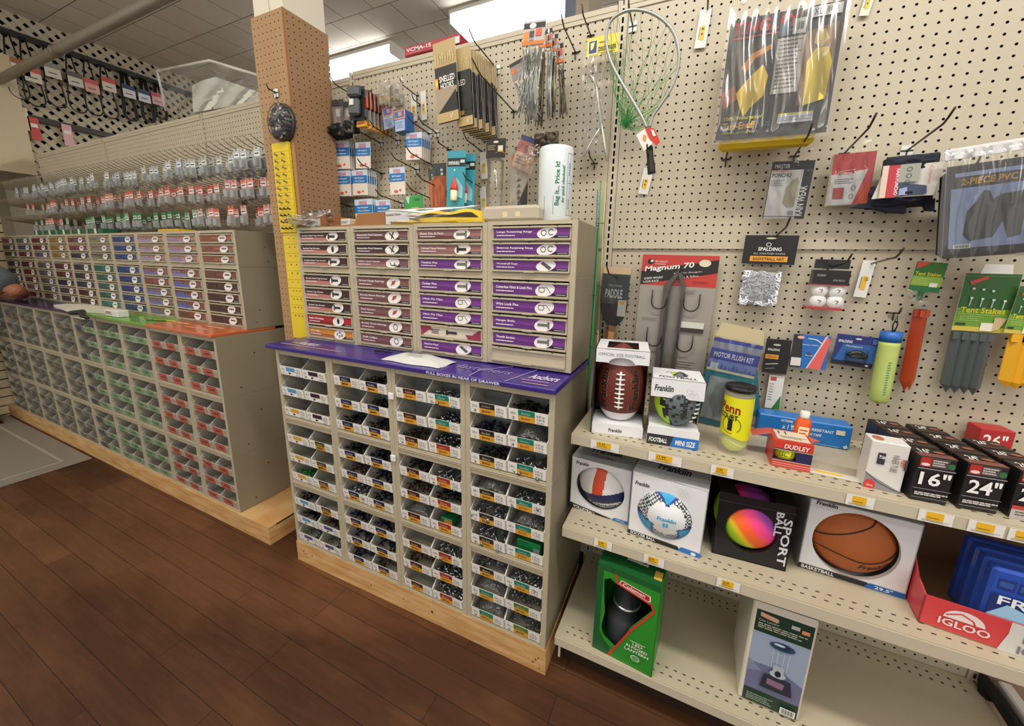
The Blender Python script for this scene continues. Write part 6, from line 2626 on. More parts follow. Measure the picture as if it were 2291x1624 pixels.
# paddle ---------------------------------------------------------------------------
O, w_, h_, ang = frame((1350, 610), (1413, 612), (1344, 728), -.040)
t = empty('table_tennis_paddle', 'black table tennis paddle in a printed PADDLE pack', 'paddle', O, (0, .03, 0))
b = B()
blade = [(.06, -.10), (.5, -.06), (.94, -.10)] + [(.5 + .48 * math.cos(a), -.55 + .45 * math.sin(a) * (1.0)) for a in [(-i) * PI / 14 for i in range(0, 15)]]
b.prism([(u * w_, -.003, v * h_) for u, v in blade], (0, .008, 0), mat('25211f', .6))
b.obj('blade', t)
b = B()
b.prism([(w_ * .40, -.004, -h_ * .96), (w_ * .62, -.004, -h_ * .99), (w_ * .58, -.006, -h_ * 1.5), (w_ * .30, -.006, -h_ * 1.5)], (0, .018, 0), mat('c08a5a', .5))
b.box(w_ * .30, -.0065, -h_ * 1.5, w_ * .40, .012, -h_ * 1.02, mat('6a3a22', .5))
b.obj('handle', t)
b = B()
b.box(.0, -.0055, -h_ * .55, w_ * .98, -.0045, -.002, mat('3a3f40', .4))
b.box(.0, -.0045, -.012, w_ * .98, .006, .022, mat('c4ab88', .6))
p = Print(b, (0, -.0058, -.002), (w_ * .98, 0, 0), (0, 0, -h_ * .55))
p.rect(.0, .0, .5, 1, '4a4e4c').rect(.5, .1, 1, .8, '24343c')
p.text('TABLE TENNIS', .24, .42, .07, 'b8b8b4', w=.5).text('PADDLE', .16, .80, .30, 'd2d4d0', w=.62, bold=.03)
p.rect(.66, .85, .96, 1.4, 'c8c4b8').rect(.72, .88, .90, .98, 'd8a838')
b.obj('card', t)
b = B()
pillow(b, -.004, .0, w_ + .002, -h_ * 1.08, .010, film(.14, 18, .7), 31, 12, .3, -.006)
b.obj('clear_bag', t)


# Magnum gun rack ---------------------------------------------------------------------
def gun_art(p, w_, h_):
    p.rect(0, 0, 1, 1, '98938a')
    p.rect(0.0, 0, 1, .245, 'b83a32')
    p.poly([(0, .245), (0, .135), (1, .03), (1, .13)], '201d1c')
    p.ell(.12, .055, .045, .022, '1c1a1a').ell(.135, .05, .02, .010, 'e0dcd8').text('SAN ANGELO', .18, .062, .016, 'e8dcd8', w=.17).rect(.18, .072, .32, .076, 'e8dcd8')
    p.text('Magnum 70', .05, .150, .055, 'ebe8e2', w=.66, bold=.05, shear=.15, rot=-7)
    p.ell(.83, .058, .075, .028, 'dccfb4')
    p.text('SCREW MOUNT', .05, .205, .018, 'd8d4ce', w=.26, bold=.03, rot=-7).text('2-GUN RACK', .04, .232, .018, 'd8d4ce', w=.22, bold=.03, rot=-7)
    p.text('Rifles Or Shotguns', .45, .155, .016, 'd8d4ce', w=.36, rot=-7).text('Pistols & Rifles', .47, .185, .016, 'd8d4ce', w=.30, rot=-7)
    p.text('LIFETIME WARRANTY', .70, .215, .014, '5a1414', w=.20)
    p.lines(.64, .275, .76, .31, 3, '4a4640', fill=.3).lines(.08, .52, .30, .545, 2, '5a554c', fill=.3)
    p.lines(.62, .86, .86, .95, 4, '3a3630', fill=.25).lines(.20, .88, .28, .93, 3, '4a4640', fill=.3)
    p.rect(.62, .525, .92, .575, 'cfccc4').rect(.62, .575, .92, .61, '35302c')


def gun_parts(t, w_, h_):
    m_ = mat('2e2422', .4, metal=.3)
    for cx_, cz_, s in ((.19, .285, 1), (.60, .285, 1), (.175, .60, 1), (.58, .62, 1)):
        b = B()
        x0_, x1_ = cx_ * w_, (cx_ + .20) * w_
        if cx_ > .5:
            x0_, x1_ = (cx_ + .02) * w_, (cx_ + .22) * w_
        zt_, r_ = -cz_ * h_, (x1_ - x0_) / 2
        pts = [(x0_, -.012, zt_), (x0_, -.014, zt_ - .035)] + [((x0_ + x1_) / 2 - r_ * math.cos(a), -.014, zt_ - .040 - r_ * 1.0 * math.sin(a)) for a in [PI * i / 8 for i in range(9)]] + [(x1_, -.014, zt_ - .035), (x1_, -.012, zt_ - (.02 if cx_ < .5 else .005))]
        b.tube(pts, .0024, m_, 6)
        b.obj('rack_hook', t)
    b = B()
    sg = mat('524b48', .45)
    for x0_, x1_ in ((.335, .425), (.575, .62)):
        b.box(x0_ * w_, -.014, -h_ * .99, x1_ * w_, -.002, -h_ * .24, sg)
    b.prism([(.335 * w_, -.014, -h_ * .24), (.425 * w_, -.014, -h_ * .24), (.50 * w_, -.014, -h_ * .17), (.52 * w_, -.014, -h_ * .10), (.46 * w_, -.014, -h_ * .15)], (0, .010, 0), sg)
    b.prism([(.575 * w_, -.014, -h_ * .24), (.62 * w_, -.014, -h_ * .24), (.55 * w_, -.014, -h_ * .13), (.50 * w_, -.014, -h_ * .15)], (0, .010, 0), sg)
    b.obj('padded_arm', t)
    b = B()
    pillow(b, .37 * w_, -h_ * .20, .62 * w_, -h_, .012, film(.14, 30, .8), 41, 12, .4, -.010)
    b.obj('clear_blister', t)


O_, w0_, h0_, a0_ = frame((1439, 569), (1611, 573), (1425, 830), -.030)
hang('gun_rack_card', 'large grey card with red and black Magnum header and dark rack hooks', 'gun rack', (1439, 569), (1611, 573), (1425, 830), -.030, gun_art, parts=gun_parts, bg='98938a')


# Motor flush kits -------------------------------------------------------------------
def flush_art(p, w_, h_):
    p.rect(0, .14, 1, 1, '1f8a9e')
    p.rect(0, .135, 1, .17, '2c3a9c').rect(0, .17, 1, .235, '8c92a4').rect(0, .235, 1, .34, '2e3c9e')
    p.text('MOTOR FLUSH KIT', .08, .315, .05, 'dfe2ee', w=.82, bold=.04)
    p.rect(0, .34, 1, .43, '6f86c4')
    for i in range(12):
        p.poly([(i / 12, .43), (i / 12 + .05, .36 + .02 * (i % 3)), (i / 12 + .09, .43)], '4a64b0')
    p.rect(.06, .37, .22, .44, 'cfe0e8')
    p.rect(0, .425, 1, .45, 'd8dcb8')
    p.rect(.12, .50, .88, .93, 'a8b4ba')
    p.poly([(.30, .56), (.62, .52), (.80, .66), (.76, .86), (.40, .90), (.22, .74)], '8a969c').poly([(.45, .6), (.6, .58), (.66, .8), (.5, .86)], '6a7880')


def flush_parts(t, w_, h_):
    b = B()
    b.prism([(0, -.002, -h_ * .135), (w_, -.002, -h_ * .135), (w_ * .92, -.002, 0), (w_ * .08, -.002, 0.004)], (0, .003, 0), mat('c2b48f', .6))
    b.obj('header_card', t)
    b = B()
    pillow(b, -.003, -h_ * .12, w_ + .003, -h_ * 1.01, .022, film(.17, 12, .7), 51, 16, .4, -.003, .4, True)
    b.obj('clear_bag', t)


hang('flush_kit_bag', 'blue and teal MOTOR FLUSH KIT bag behind the tennis can', 'kit bag', (1607, 722), (1718, 742), (1612, 950), -.085, flush_art, shape=[(0, .135), (1, .135), (1, 1), (0, 1)], parts=flush_parts)
hang('flush_kit_bag', 'second teal flush kit bag, tilted, half hidden at the left', 'kit bag', (1592, 742), (1690, 735), (1560, 925), -.05, flush_art, shape=[(0, .135), (1, .135), (1, 1), (0, 1)], parts=flush_parts)


def needle_art(p, w_, h_):
    p.rect(0, 0, 1, 1, '17161a')
    p.ell(.45, .16, .16, .03, 'b8b8b4', 10)
    p.text('SPALDING', .10, .34, .07, 'dcdcd8', w=.48, bold=.04)
    p.rect(.05, .45, .58, .58, 'e09a2e').text('NEEDLES', .10, .55, .07, '4a2c10', w=.42)
    p.line([(.1, .75), (.6, .70)], .04, 'c8ccd0').line([(.1, .88), (.5, .84)], .03, '8a8e94')


hang('needle_pack', 'black inflating needle pack right of the flush kit bag', 'pack', (1716, 757), (1772, 762), (1708, 832), -.030, needle_art, bg='17161a')


def leaf_art(p, w_, h_):
    p.rect(0, 0, 1, 1, 'dcdbd4').rect(.1, .05, .5, .16, 'b84a44').lines(.1, .25, .4, .8, 7, '8a8c88', fill=.3)
    p.poly([(.45, 1), (.95, .58), (.98, 1)], '2f7a34')


hang('hang_pack', 'white pack with a green leaf just above the blue tape box', 'pack', (1722, 838), (1756, 842), (1716, 912), -.022, leaf_art)


def gum_art(p, w_, h_):
    p.rect(0, 0, .30, 1, '2a2a2e').rect(.02, .70, .30, .95, 'd8d4cc')
    p.poly([(.24, 0), (1, 0), (.62, 1), (.34, 1)], '2466b4')
    p.poly([(.84, .02), (.97, .06), (1, .2), (.86, 1), (.50, 1)], 'd8605a')
    p.poly([(.88, .0), (.92, .0), (.50, 1), (.46, 1)], 'c8d4e0')
    p.ell(.20, .08, .10, .05, 'e0aaa4', 12).line([(.40, .10), (.62, .12), (.78, .22)], .03, 'e4e6e8')
    p.text('Safety Glass', .26, .32, .05, 'e4e6ea', w=.45).rect(.40, .55, .58, .62, 'c8ccd4').ell(.49, .56, .09, .05, '3a4a6a', 10)


hang('whistle_pack', 'blue and red sport whistle card left of the navy mouthguard card', 'pack', (1777, 747), (1860, 753), (1769, 820), -.035, gum_art, bg='2466b4')


def mouth_art(p, w_, h_):
    p.rect(0, 0, 1, 1, '222d70')
    p.poly([(.2, .3), (1, .25), (1, .85), (.05, .85)], '2a5a9c')
    p.rect(0, .85, 1, 1, '161a30')
    p.text('SPALDING', .05, .26, .09, 'dce0ea', w=.34, bold=.03).text('Mouthguard', .27, .40, .08, 'cfd6e4', w=.38)
    p.rect(.86, .05, .97, .22, '4a64b0').ell(.52, .10, .08, .03, 'c9cdd8', 10)
    p.rect(.32, .84, .95, .86, '101218').ell(.86, .92, .04, .035, 'b8bcc4', 8)


def mouth_parts(t, w_, h_):
    b = B()
    b.tube([(w_ * (.56 + .20 * math.cos(a)), -.010, -h_ * (.66 - .14 * math.sin(a))) for a in [PI * i / 10 * 1.0 for i in range(11)]], .006, mat('101114', .2), 8)
    b.tube([(w_ * .38, -.010, -h_ * .66), (w_ * .74, -.010, -h_ * .66)], .005, mat('101114', .2), 8)
    b.obj('mouthguard', t)
    b = B()
    pillow(b, w_ * .30, -h_ * .42, w_ * .84, -h_ * .92, .020, film(.18, 20, .6), 61, 8, .3, -.001)
    b.obj('clear_blister', t)


hang('mouthguard_pack', 'navy blue mouthguard card left of the green tube', 'pack', (1875, 746), (1969, 757), (1856, 812), -.035, mouth_art, parts=mouth_parts, bg='222d70', rough=.3)

# green foam tube with wrist cord
A = P(1995, 742, -.05)
Z = P(1966, 892, -.05)
t = empty('foam_tube', 'lime green tube with blue top hanging by a black cord', 'tube', A)
d = Z - A
n_ = d.normalized()
pts = [n_ * (d.length * k / 10) for k in range(11)]
b = B()
b.tube([pts[0] + n_ * .028] + pts[2:9] + [pts[10], pts[10] + n_ * .008, pts[10] + n_ * .013], [.0235] * 7 + [.0235, .023, .018, .006], mat('b6c66c', .5), 18)
q = Print(b, A * 0 + Vector((-.004, -.0242, -.055)) + n_ * .03, (.012, 0, .002), (n_ * .10)[:])
q.lines(.2, .0, .8, 1, 14, '3a8a9a', fill=.4)
b.obj('tube_body', t)
b = B()
b.tube([pts[0], n_ * .028], .0242, mat('2464b4', .45), 18)
b.obj('collar', t)
b = B()
b.tube([(0, -.004, .0), (-.002, -.004, .02), (.004, -.002, .045), (.008, -.004, .02), (.004, -.004, 0)], .0018, mat('1a1614', .7), 5)
b.obj('cord', t)

# landing net -------------------------------------------------------------------------
hub = P(1450, 283, -.10)
t = empty('landing_net', 'fishing landing net with aluminium hoop and green mesh', 'net', hub, (0, 0, 0))
loop = [(1447, 286), (1436, 262), (1415, 225), (1391, 185), (1372, 150), (1360, 118), (1356, 85), (1362, 55), (1378, 36), (1400, 25), (1424, 22), (1452, 27), (1480, 42), (1503, 66), (1515, 95), (1519, 130), (1514, 165), (1500, 200), (1480, 232), (1462, 258), (1453, 286)]
al = mat('b4bab4', .3, metal=.7)
L3 = []
for i, (x, y) in enumerate(loop):
    yy = -.10 - .035 * math.sin(PI * i / (len(loop) - 1))
    L3.append(P(x, y, yy) - hub)
def smooth(pts, k=4):
    out = []
    for i in range(len(pts) - 1):
        p0, p1, p2, p3 = pts[max(i - 1, 0)], pts[i], pts[i + 1], pts[min(i + 2, len(pts) - 1)]
        for j in range(k):
            s = j / k
            out.append(.5 * ((2 * p1) + (p2 - p0) * s + (2 * p0 - 5 * p1 + 4 * p2 - p3) * s * s + (3 * p1 - p0 - 3 * p2 + p3) * s ** 3))
    out.append(pts[-1])
    return out
b = B()
b.tube(smooth(L3), .0046, al, 10)
b.obj('hoop', t)
b = B()
gn = mat('2f9a3c', .5)
gp = mat('7ab486', .4, 0, .6)
rr = random.Random(11)
bot = P(1398, 282, -.06) - hub
ring = smooth(L3, 3)
ring = ring[2:-2]
nr = 34
strands = []
for k in range(nr):
    s = ring[int(k * (len(ring) - 1) / (nr - 1))]
    e = bot + Vector((rr.uniform(-.012, .012), rr.uniform(-.015, .0), rr.uniform(-.006, .010)))
    st = []
    for j in range(13):
        f = j / 12
        q_ = s.lerp(e, f)
        sag = math.sin(PI * f) * .035
        st.append(q_ + Vector((0.01 * math.sin(k * 1.3 + f * 9), sag * .8, -sag * .45)))
    strands.append(st)
    b.tube(st, .00055, gn, 3, False)
for j in range(2, 12):
    for k in range(nr - 1):
        a_, c_ = strands[k][j], strands[k + 1][min(12, j + (1 if k % 2 else 0))]
        if (a_ - c_).length < .06:
            b.tube([a_, c_], .0005, gn, 3, False)
for k in range(46):
    e = bot + Vector((rr.uniform(-.035, .05), rr.uniform(-.02, .01), rr.uniform(-.008, .10)))
    b.tube([bot + Vector((rr.uniform(-.008, .008), 0, rr.uniform(-.01, .01))), (bot + e) / 2 + Vector((rr.uniform(-.012, .012), rr.uniform(-.01, .01), 0)), e], .0006, gn, 3, False)
b.obj('mesh_bag', t)
b = B()
h1, h2 = P(1449, 290, -.10) - hub, P(1458, 388, -.10) - hub
dn = (h2 - h1)
b.tube([h1, h1 + dn * .3], .006, al, 10)
b.obj('neck', t)
b = B()
b.tube([h1 + dn * .38, h1 + dn * .42, h1 + dn * .70, h1 + dn * .72, h1 + dn * .96, h1 + dn], [.0095, .0105, .0105, .0118, .0118, .0128], mat('191817', .5, bump=.4, bscale=400), 12)
b.obj('grip', t)
b = B()
c0 = P(1423, 302, -.118) - hub
b.prism([c0, P(1443, 287, -.118) - hub, P(1460, 320, -.118) - hub, P(1441, 338, -.118) - hub], (0, .001, 0), mat('dedcd6', .4))
b.prism([P(1443, 286, -.120) - hub, P(1464, 287, -.120) - hub, P(1477, 318, -.120) - hub, P(1468, 326, -.120) - hub, P(1452, 308, -.120) - hub], (0, .001, 0), mat('c2342c', .4))
b.prism([P(1456, 290, -.1215) - hub, P(1462, 290, -.1215) - hub, P(1468, 304, -.1215) - hub, P(1461, 305, -.1215) - hub], (0, .0008, 0), mat('e6d8d0', .4))
b.prism([P(1440, 300, -.1205) - hub, P(1446, 304, -.1205) - hub, P(1444, 316, -.1205) - hub, P(1438, 310, -.1205) - hub], (0, .0008, 0), mat('d8902c', .4))
b.obj('paper_tag', t)

# fishing rods standing between the cabinet and the shelves -----------------------------
def rod(pxs, ys, r, c, label, extra=None):
    pts = [P(x, y, d) for (x, y), d in zip(pxs, ys)]
    t = empty('fishing_rod', label, 'fishing rod', pts[-1])
    b = B()
    lp = [q - pts[-1] for q in pts]
    b.tube(lp, [r * (.35 + .65 * i / (len(lp) - 1)) for i in range(len(lp))], mat(c, .35), 8)
    b.obj('blank', t)
    b = B()
    for f in (.25, .5, .72):
        k = f * (len(lp) - 1)
        i = int(k)
        q = lp[i].lerp(lp[i + 1], k - i)
        b.tube([q + Vector((-.002, -.003, 0)), q + Vector((-.010, -.010, 0)), q + Vector((-.002, -.016, .0)), q + Vector((.004, -.010, 0)), q + Vector((0, -.003, 0))], .0008, mat('2a2a2a', .4), 5)
    b.obj('line_guide', t)
    if extra is not None:
        b = B()
        q = lp[0].lerp(lp[-1], .80)
        q2 = lp[0].lerp(lp[-1], .97)
        b.tube([q, q2], r * 1.9, mat('151413', .6), 8)
        b.obj('grip', t)


rod([(1344, 404), (1340, 500), (1331, 660), (1322, 790), (1304, 960)], [-.045, -.05, -.06, -.065, -.07], .0055, '2f9a50', 'green fishing rod leaning beside the drawer cabinets', 1)
rod([(1337, 425), (1334, 520), (1324, 660), (1314, 780), (1298, 950)], [-.06, -.065, -.075, -.08, -.085], .0045, '1f5a8a', 'dark blue fishing rod behind the green one')
rod([(1356, 410), (1350, 500), (1344, 640), (1337, 760), (1322, 930)], [-.03, -.032, -.036, -.04, -.045], .0045, 'c9c67c', 'pale yellow fishing rod nearest the steel upright')
# ================================================================== fishing tackle bay
FT = 'pegboard hooks among the fishing tackle'
hk = [((932, 214), (896, 172)), ((943, 236), (930, 205)), ((1113, 156), (1042, 80)), ((1150, 250), (1119, 78)), ((1288, 118), (1253, 36)), ((1330, 366), (1296, 352)),
      ((962, 300), (905, 262)), ((978, 298), (928, 268)), ((1080, 340), (1030, 308)), ((890, 315), (828, 277)), ((852, 320), (790, 292)), ((933, 380), (875, 348)), ((855, 388), (795, 364)),
      ((900, 455), (836, 428)), ((1000, 428), (925, 406)), ((786, 462), (722, 443)), ((972, 372), (904, 333)), ((967, 445), (907, 430)), ((792, 215), (742, 172)), ((1322, 80), (1318, 15)),
      ((1005, 335), (956, 345)), ((1078, 420), (1030, 395))]
for i, (a, c) in enumerate(hk):
    hook(a[0], a[1], c, label='dark wire hook on the fishing tackle pegboard', plate=i in (2, 6, 7, 9, 10, 11, 13, 15), thick=.0024)
for n_, (a, c, tx) in enumerate((((918, 212), (912, 273), None), ((940, 205), (935, 270), None), ((1078, 131), (1074, 196), '4.99'), ((1073, 341), (1071, 402), '8.99'), ((1072, 419), (1070, 480), '12.99'))):
    w_px = (12, 12, 17, 15, 14)[n_]
    hang('price_tag', 'white price tag among the tackle, %s' % ('left of two side by side', 'right of two side by side', 'beside the snelled hooks', 'right of the teal float card', 'just above the beige plastic case')[n_], 'price tag',
         a, (a[0] + w_px, a[1] - 3), c, -.012, tagart(tx), bg='dfe0dc', group=PT)


def stack(o, n, dy, dx=0.0, dz=0.0, label=None):
    for k in range(1, n):
        c = dup(o, loc=o.location + Vector((dx * k + random.uniform(-.001, .001), dy * k, dz * k)))
        c['label'] = label if label else o['label']


def bell(p, w_, h_):
    p.rect(0, 0, 1, 1, 'e6ded4').rect(0, 0, 1, .22, 'ccdcec').rect(.25, .06, .72, .22, 'c898ac').rect(0, .22, 1, .52, '2a78be')
    p.text('Ball Stopper', .18, .36, .075, 'e8f0f6', w=.62, bold=.03).text('+ Bead Spinner', .12, .48, .07, 'e8f0f6', w=.72, bold=.03)
    p.ell(.42, .88, .13, .05, 'dc5a3a', 10).ell(.70, .84, .07, .04, 'd8644a', 8)


BG = 'small blue and white terminal tackle packs'
for n_, (a, c, d, k, w_) in enumerate((((741, 318), (776, 314), (737, 378), 3, 'left pair, upper'), ((795, 319), (828, 317), (796, 377), 1, 'single, upper row right of the pair'), ((750, 383), (783, 381), (752, 439), 3, 'lower left beside the column'),
                                       ((788, 381), (821, 379), (790, 437), 5, 'lower left, thicker stack'), ((908, 298), (944, 295), (910, 358), 5, 'thick stack left of the snelled hooks'), ((871, 376), (905, 373), (873, 436), 1, 'single in the middle'),
                                       ((793, 447), (832, 444), (795, 505), 3, 'above the cardboard tray'), ((840, 448), (872, 446), (841, 505), 1, 'single above the yellow bag'))):
    o = hang('tackle_pack', 'blue and white tackle pack, %s' % w_, 'tackle pack', a, c, d, -.085, bell, group=BG, rz=(.12 if n_ == 0 else 0), th=.003)
    stack(o, k, .012, .001)

# snelled hooks
def snell(p, w_, h_):
    p.rect(0, 0, 1, 1, '25211f')
    p.rect(0, 0, 1, .30, 'b59d6c')
    for i in range(16):
        u = .06 + .058 * i
        p.line([(u, .14 + .03 * (i % 3)), (u + .03, .20 + .03 * (i % 2)), (u - .01, .27)], .012, ('f0e4b4', '6a5426')[i % 2])
    p.text('SNELLED', .22, .50, .075, 'f0ece6', w=.70, bold=.05).text('HOOKS', .26, .585, .075, 'f0ece6', w=.60, bold=.05)
    p.rect(.04, .44, .17, .60, 'd8822c').ell(.10, .50, .05, .05, 'f0d24a', 8)
    p.poly([(0, .58), (1, .58), (1, .66), (.35, .80), (0, .90)], 'a08f78')
    p.poly([(.10, .88), (.35, .80), (.95, .62), (1, .88)], '1b1817').rect(0, .88, 1, 1, 'b59d6c').line([(.75, .9), (.66, .96), (.62, .91)], .02, 'e8e4dc')


o = hang('snelled_hook_pack', 'front SNELLED HOOKS card, tan and black, highest card on the pegboard', 'fish hooks', (968, 100), (1017, 82), (975, 281), -.16, snell, th=.002)
b_ = lambda p, w_, h_: (snell(p, w_, h_), p.rect(0, .30, 1, .80, '14110f'), p.rect(.0, .80, .5, .86, '8a6a2a'), p.text('LED', .25, .48, .07, 'dcd6cc', w=.4))
o2 = hang('snelled_hook_pack', 'second snelled hook card, mostly black, right behind the front tan one', 'fish hooks', (1016, 112), (1052, 100), (1020, 288), -.14, b_, th=.002)
o = o2
for k in range(1, 12):
    ang_ = .02 * (k % 3 - 1)
    c = dup(o, loc=o.location + Vector((.004 + .0035 * k, .0100 * k, -.004 - .002 * (k % 3) - .0012 * k)), rot=(0, ang_ + o.rotation_euler.y, .05))
    c['label'] = 'tan and black snelled hook card stacked behind the front one'
    c['group'] = 'stacked snelled hook cards'

# wire leader bundle
def leader_head(p, w_, h_):
    p.rect(0, 0, 1, 1, 'b8b0ac').rect(0, .08, 1, .3, '2a2624').rect(.05, .42, .26, .80, 'd88a3a').rect(.30, .40, .52, .85, '4a4440')
    p.ell(.44, .20, .16, .12, 'e8e4e0', 8).rect(.60, .34, .86, .62, 'e0583e').rect(0, .82, 1, .97, 'e0762c')
    p.text('LEADERS', .3, .8, .12, 'ece8e2', w=.3)


def leader_parts(seed, n, L, cols):
    def f(t, w_, h_):
        rr = random.Random(seed)
        b = B()
        for i in range(n):
            x, x2 = rr.uniform(.05, .95) * w_, rr.uniform(.0, 1.0) * w_
            z0 = -h_ - rr.uniform(0, .02)
            b.tube([(x, .002 + rr.uniform(-.006, .006), z0), ((x + x2) / 2 + rr.uniform(-.003, .003), rr.uniform(-.006, .008), z0 - L * .5), (x2, rr.uniform(-.004, .008), -h_ - L * rr.uniform(.90, 1.0))], .0019, mat(cols[i % len(cols)], .25, metal=.7), 4)
        b.obj('leader_wires', t)
        b = B()
        pillow(b, -.002, -h_ * .95, w_ + .002, -h_ - L - .006, .010, film(.2, 26, .9), seed, 14, .6, -.004, .4, True)
        b.obj('clear_sleeve', t)
    return f


lc1 = ('e4eae8', 'c2cac6', 'f0f4f2', '9aa29c')
lc2 = ('b8a884', '4c4234', 'a09878', '6e6656')
hang('leader_pack', 'front pack of long silver leaders with an orange price sticker', 'fishing leaders', (1173, 50), (1222, 43), (1173, 104), -.17, leader_head, parts=leader_parts(5, 26, .205, lc1))
for k, (a, c, d, Ld, cs) in enumerate((((1222, 62), (1236, 58), (1222, 108), .21, lc1), ((1232, 76), (1249, 72), (1232, 118), .20, lc2), ((1243, 98), (1260, 92), (1244, 145), .17, lc2), ((1205, 70), (1222, 66), (1205, 110), .25, lc2))):
    hang('leader_pack', 'black and orange headed leader pack, %s behind the front silver leaders' % ORD(k), 'fishing leaders', a, c, d, -.13 + .02 * k, leader_head, parts=leader_parts(30 + k, 14, Ld, cs), bg='1c1a1a')


def jig_art(p, w_, h_):
    p.rect(0, 0, 1, 1, '8f8884').rect(0, 0, 1, .2, '26221f').rect(.06, .34, .26, .62, 'd8702c').text('ALASKA', .32, .62, .16, 'cfc9c4', w=.6).text('HOOKS', .36, .86, .16, 'cfc9c4', w=.5)


hang('leader_pack', 'grey headed pack of silver hooks left of the long leaders', 'fishing leaders', (1139, 146), (1180, 122), (1141, 186), -.14, jig_art, parts=leader_parts(8, 16, .155, lc1), bg='6a625c')
b = B()
c0 = P(1222, 318, -.13)
pillow(b, -.045, -.045, .045, .03, .03, mat('4a3f30', .3, bump=.9, bscale=90), 71, 10, .7)
pillow(b, -.065, -.075, .0, -.01, .022, film(.5, 40, .9, tint='e6b4a4'), 72, 10, .6, -.02)
o = b.obj('lure_pack')
o.location = c0
tag(o, 'crumpled brown soft lure pack at the foot of the leader bundle', 'lures')
hang('lure_pack', 'pink and blue lure pack tilted just left of the bag roll', 'lures', (1168, 300), (1215, 318), (1180, 372), -.11, lambda p, w_, h_: (p.rect(0, 0, 1, .15, '3a4488'), p.rect(0, .15, 1, .5, 'c87a70'), p.rect(0, .5, 1, 1, 'd4b8a4'), p.lines(.1, .6, .8, .9, 3, 'b09080')), bg='d8b8aa', parts=clear_over(9, .012))


# catfish / cast / tube packs
def cast_art(p, w_, h_):
    p.poly([(.2, 0), (1, 0), (1, .40), (.85, .30), (.55, .26)], '1a1818').poly([(1, .52), (1, 1), (.3, 1), (.75, .68)], '1a1818')
    p.line([(.30, .98), (.98, .50)], .02, 'd86a4a').rect(0, .10, .32, .28, 'd89a6a').ell(.2, .16, .10, .04, 'e0582c', 8)
    p.text('CATFISH', .42, .13, .045, 'e8e4de', w=.42, bold=.04).text('CAST & GO', .42, .20, .045, 'e8e4de', w=.5, bold=.04).rect(.52, .24, .86, .34, 'd8b890')
    for i in range(5):
        p.poly([(.38 + .02 * i, .52 + .09 * i), (.62 + .02 * i, .50 + .09 * i), (.52, .45 + .09 * i)], '5a5650')


hang('sinker_pack', 'clear and black sinker pack left of the white bag roll', 'tackle pack', (1143, 330), (1184, 326), (1146, 478), -.09, cast_art, bg=mat('d8d0c4', .3, 0, .5), parts=clear_over(14, .014, .2))


def lure_art(p, w_, h_):
    p.rect(0, 0, 1, 1, '241f1c').ell(.5, .16, .14, .06, 'e4e0da', 8).lines(.08, .34, .5, .62, 3, 'c8b47a', fill=.3).rect(.62, .36, .88, .62, 'dcd6c4').rect(.62, .62, .9, .68, 'd8b43a')
    p.ring(.72, .86, .3, .2, .03, '8a7c50', a0=.3, a1=2.4)


def tube_parts(t, w_, h_):
    b = B()
    b.lathe([(w_ * .36, -h_ - .205), (w_ * .37, -h_ - .20), (w_ * .37, -h_ - .006), (w_ * .2, -h_)], film(.26, 30, .4, rough=.06), 20, (w_ * .52, .004, 0))
    b.obj('clear_tube', t)
    b = B()
    b.lathe([(w_ * .38, -h_ - .215), (w_ * .38, -h_ - .205)], mat('c9beb0', .2, 0, .7), 20, (w_ * .52, .004, 0))
    b.obj('base_cap', t)


hang('tube_pack', 'clear plastic tube hanging under a small black card', 'tackle pack', (1089, 312), (1132, 309), (1092, 354), -.10, lure_art, parts=tube_parts, bg='241f1c')


def float_art(p, w_, h_):
    p.rect(0, 0, 1, 1, '3a98ae').rect(0, .12, 1, .26, '1c2a2e').text('UNSINKABLE', .05, .23, .06, 'e4ecee', w=.62, bold=.04).rect(.72, .15, .95, .20, 'c8d4d6')
    p.poly([(.3, .62), (.55, .44), (.9, .6), (.9, .8), (.4, .75)], '8fc4d2').ell(.42, .20 + .12, .05, .015, 'e4ecee', 8)


def float_parts(t, w_, h_):
    b = B()
    c_ = (w_ * .50, -.012, 0)
    b.lathe([(.001, -h_ * .42), (.004, -h_ * .48), (.0155, -h_ * .62), (.0165, -h_ * .66)], mat('cc3c34', .3), 16, c_, sy=.7)
    b.lathe([(.0145, -h_ * .661), (.0150, -h_ * .66), (.0145, -h_ * .83), (.013, -h_ * .84)], mat('e6dac0', .4), 16, c_, sy=.7)
    b.obj('cone_float', t)


o = hang('float_card', 'teal card with a red and white cone float, front of two', 'fishing float', (1002, 338), (1043, 336), (1005, 470), -.115, float_art, parts=float_parts, bg='3a98ae')
c = dup(o, loc=o.location + Vector((.022, .035, -.006)))
c['label'] = 'teal float card half hidden behind the first one'


def fillet_art(p, w_, h_):
    p.rect(0, 0, 1, .26, '3c4644').poly([(0, .26), (1, .26), (1, 1), (0, 1)], 'b8602c').poly([(.1, .35), (.5, .30), (.9, .5), (.7, .95), (.2, .95)], 'dc6a2a')
    p.line([(.3, .4), (.35, .9)], .04, 'e8965a').line([(.6, .45), (.6, .9)], .04, 'a84a1c').ell(.68, .14, .1, .03, 'd8dcd8', 8).ell(.72, .22, .1, .03, 'd8dcd8', 8)


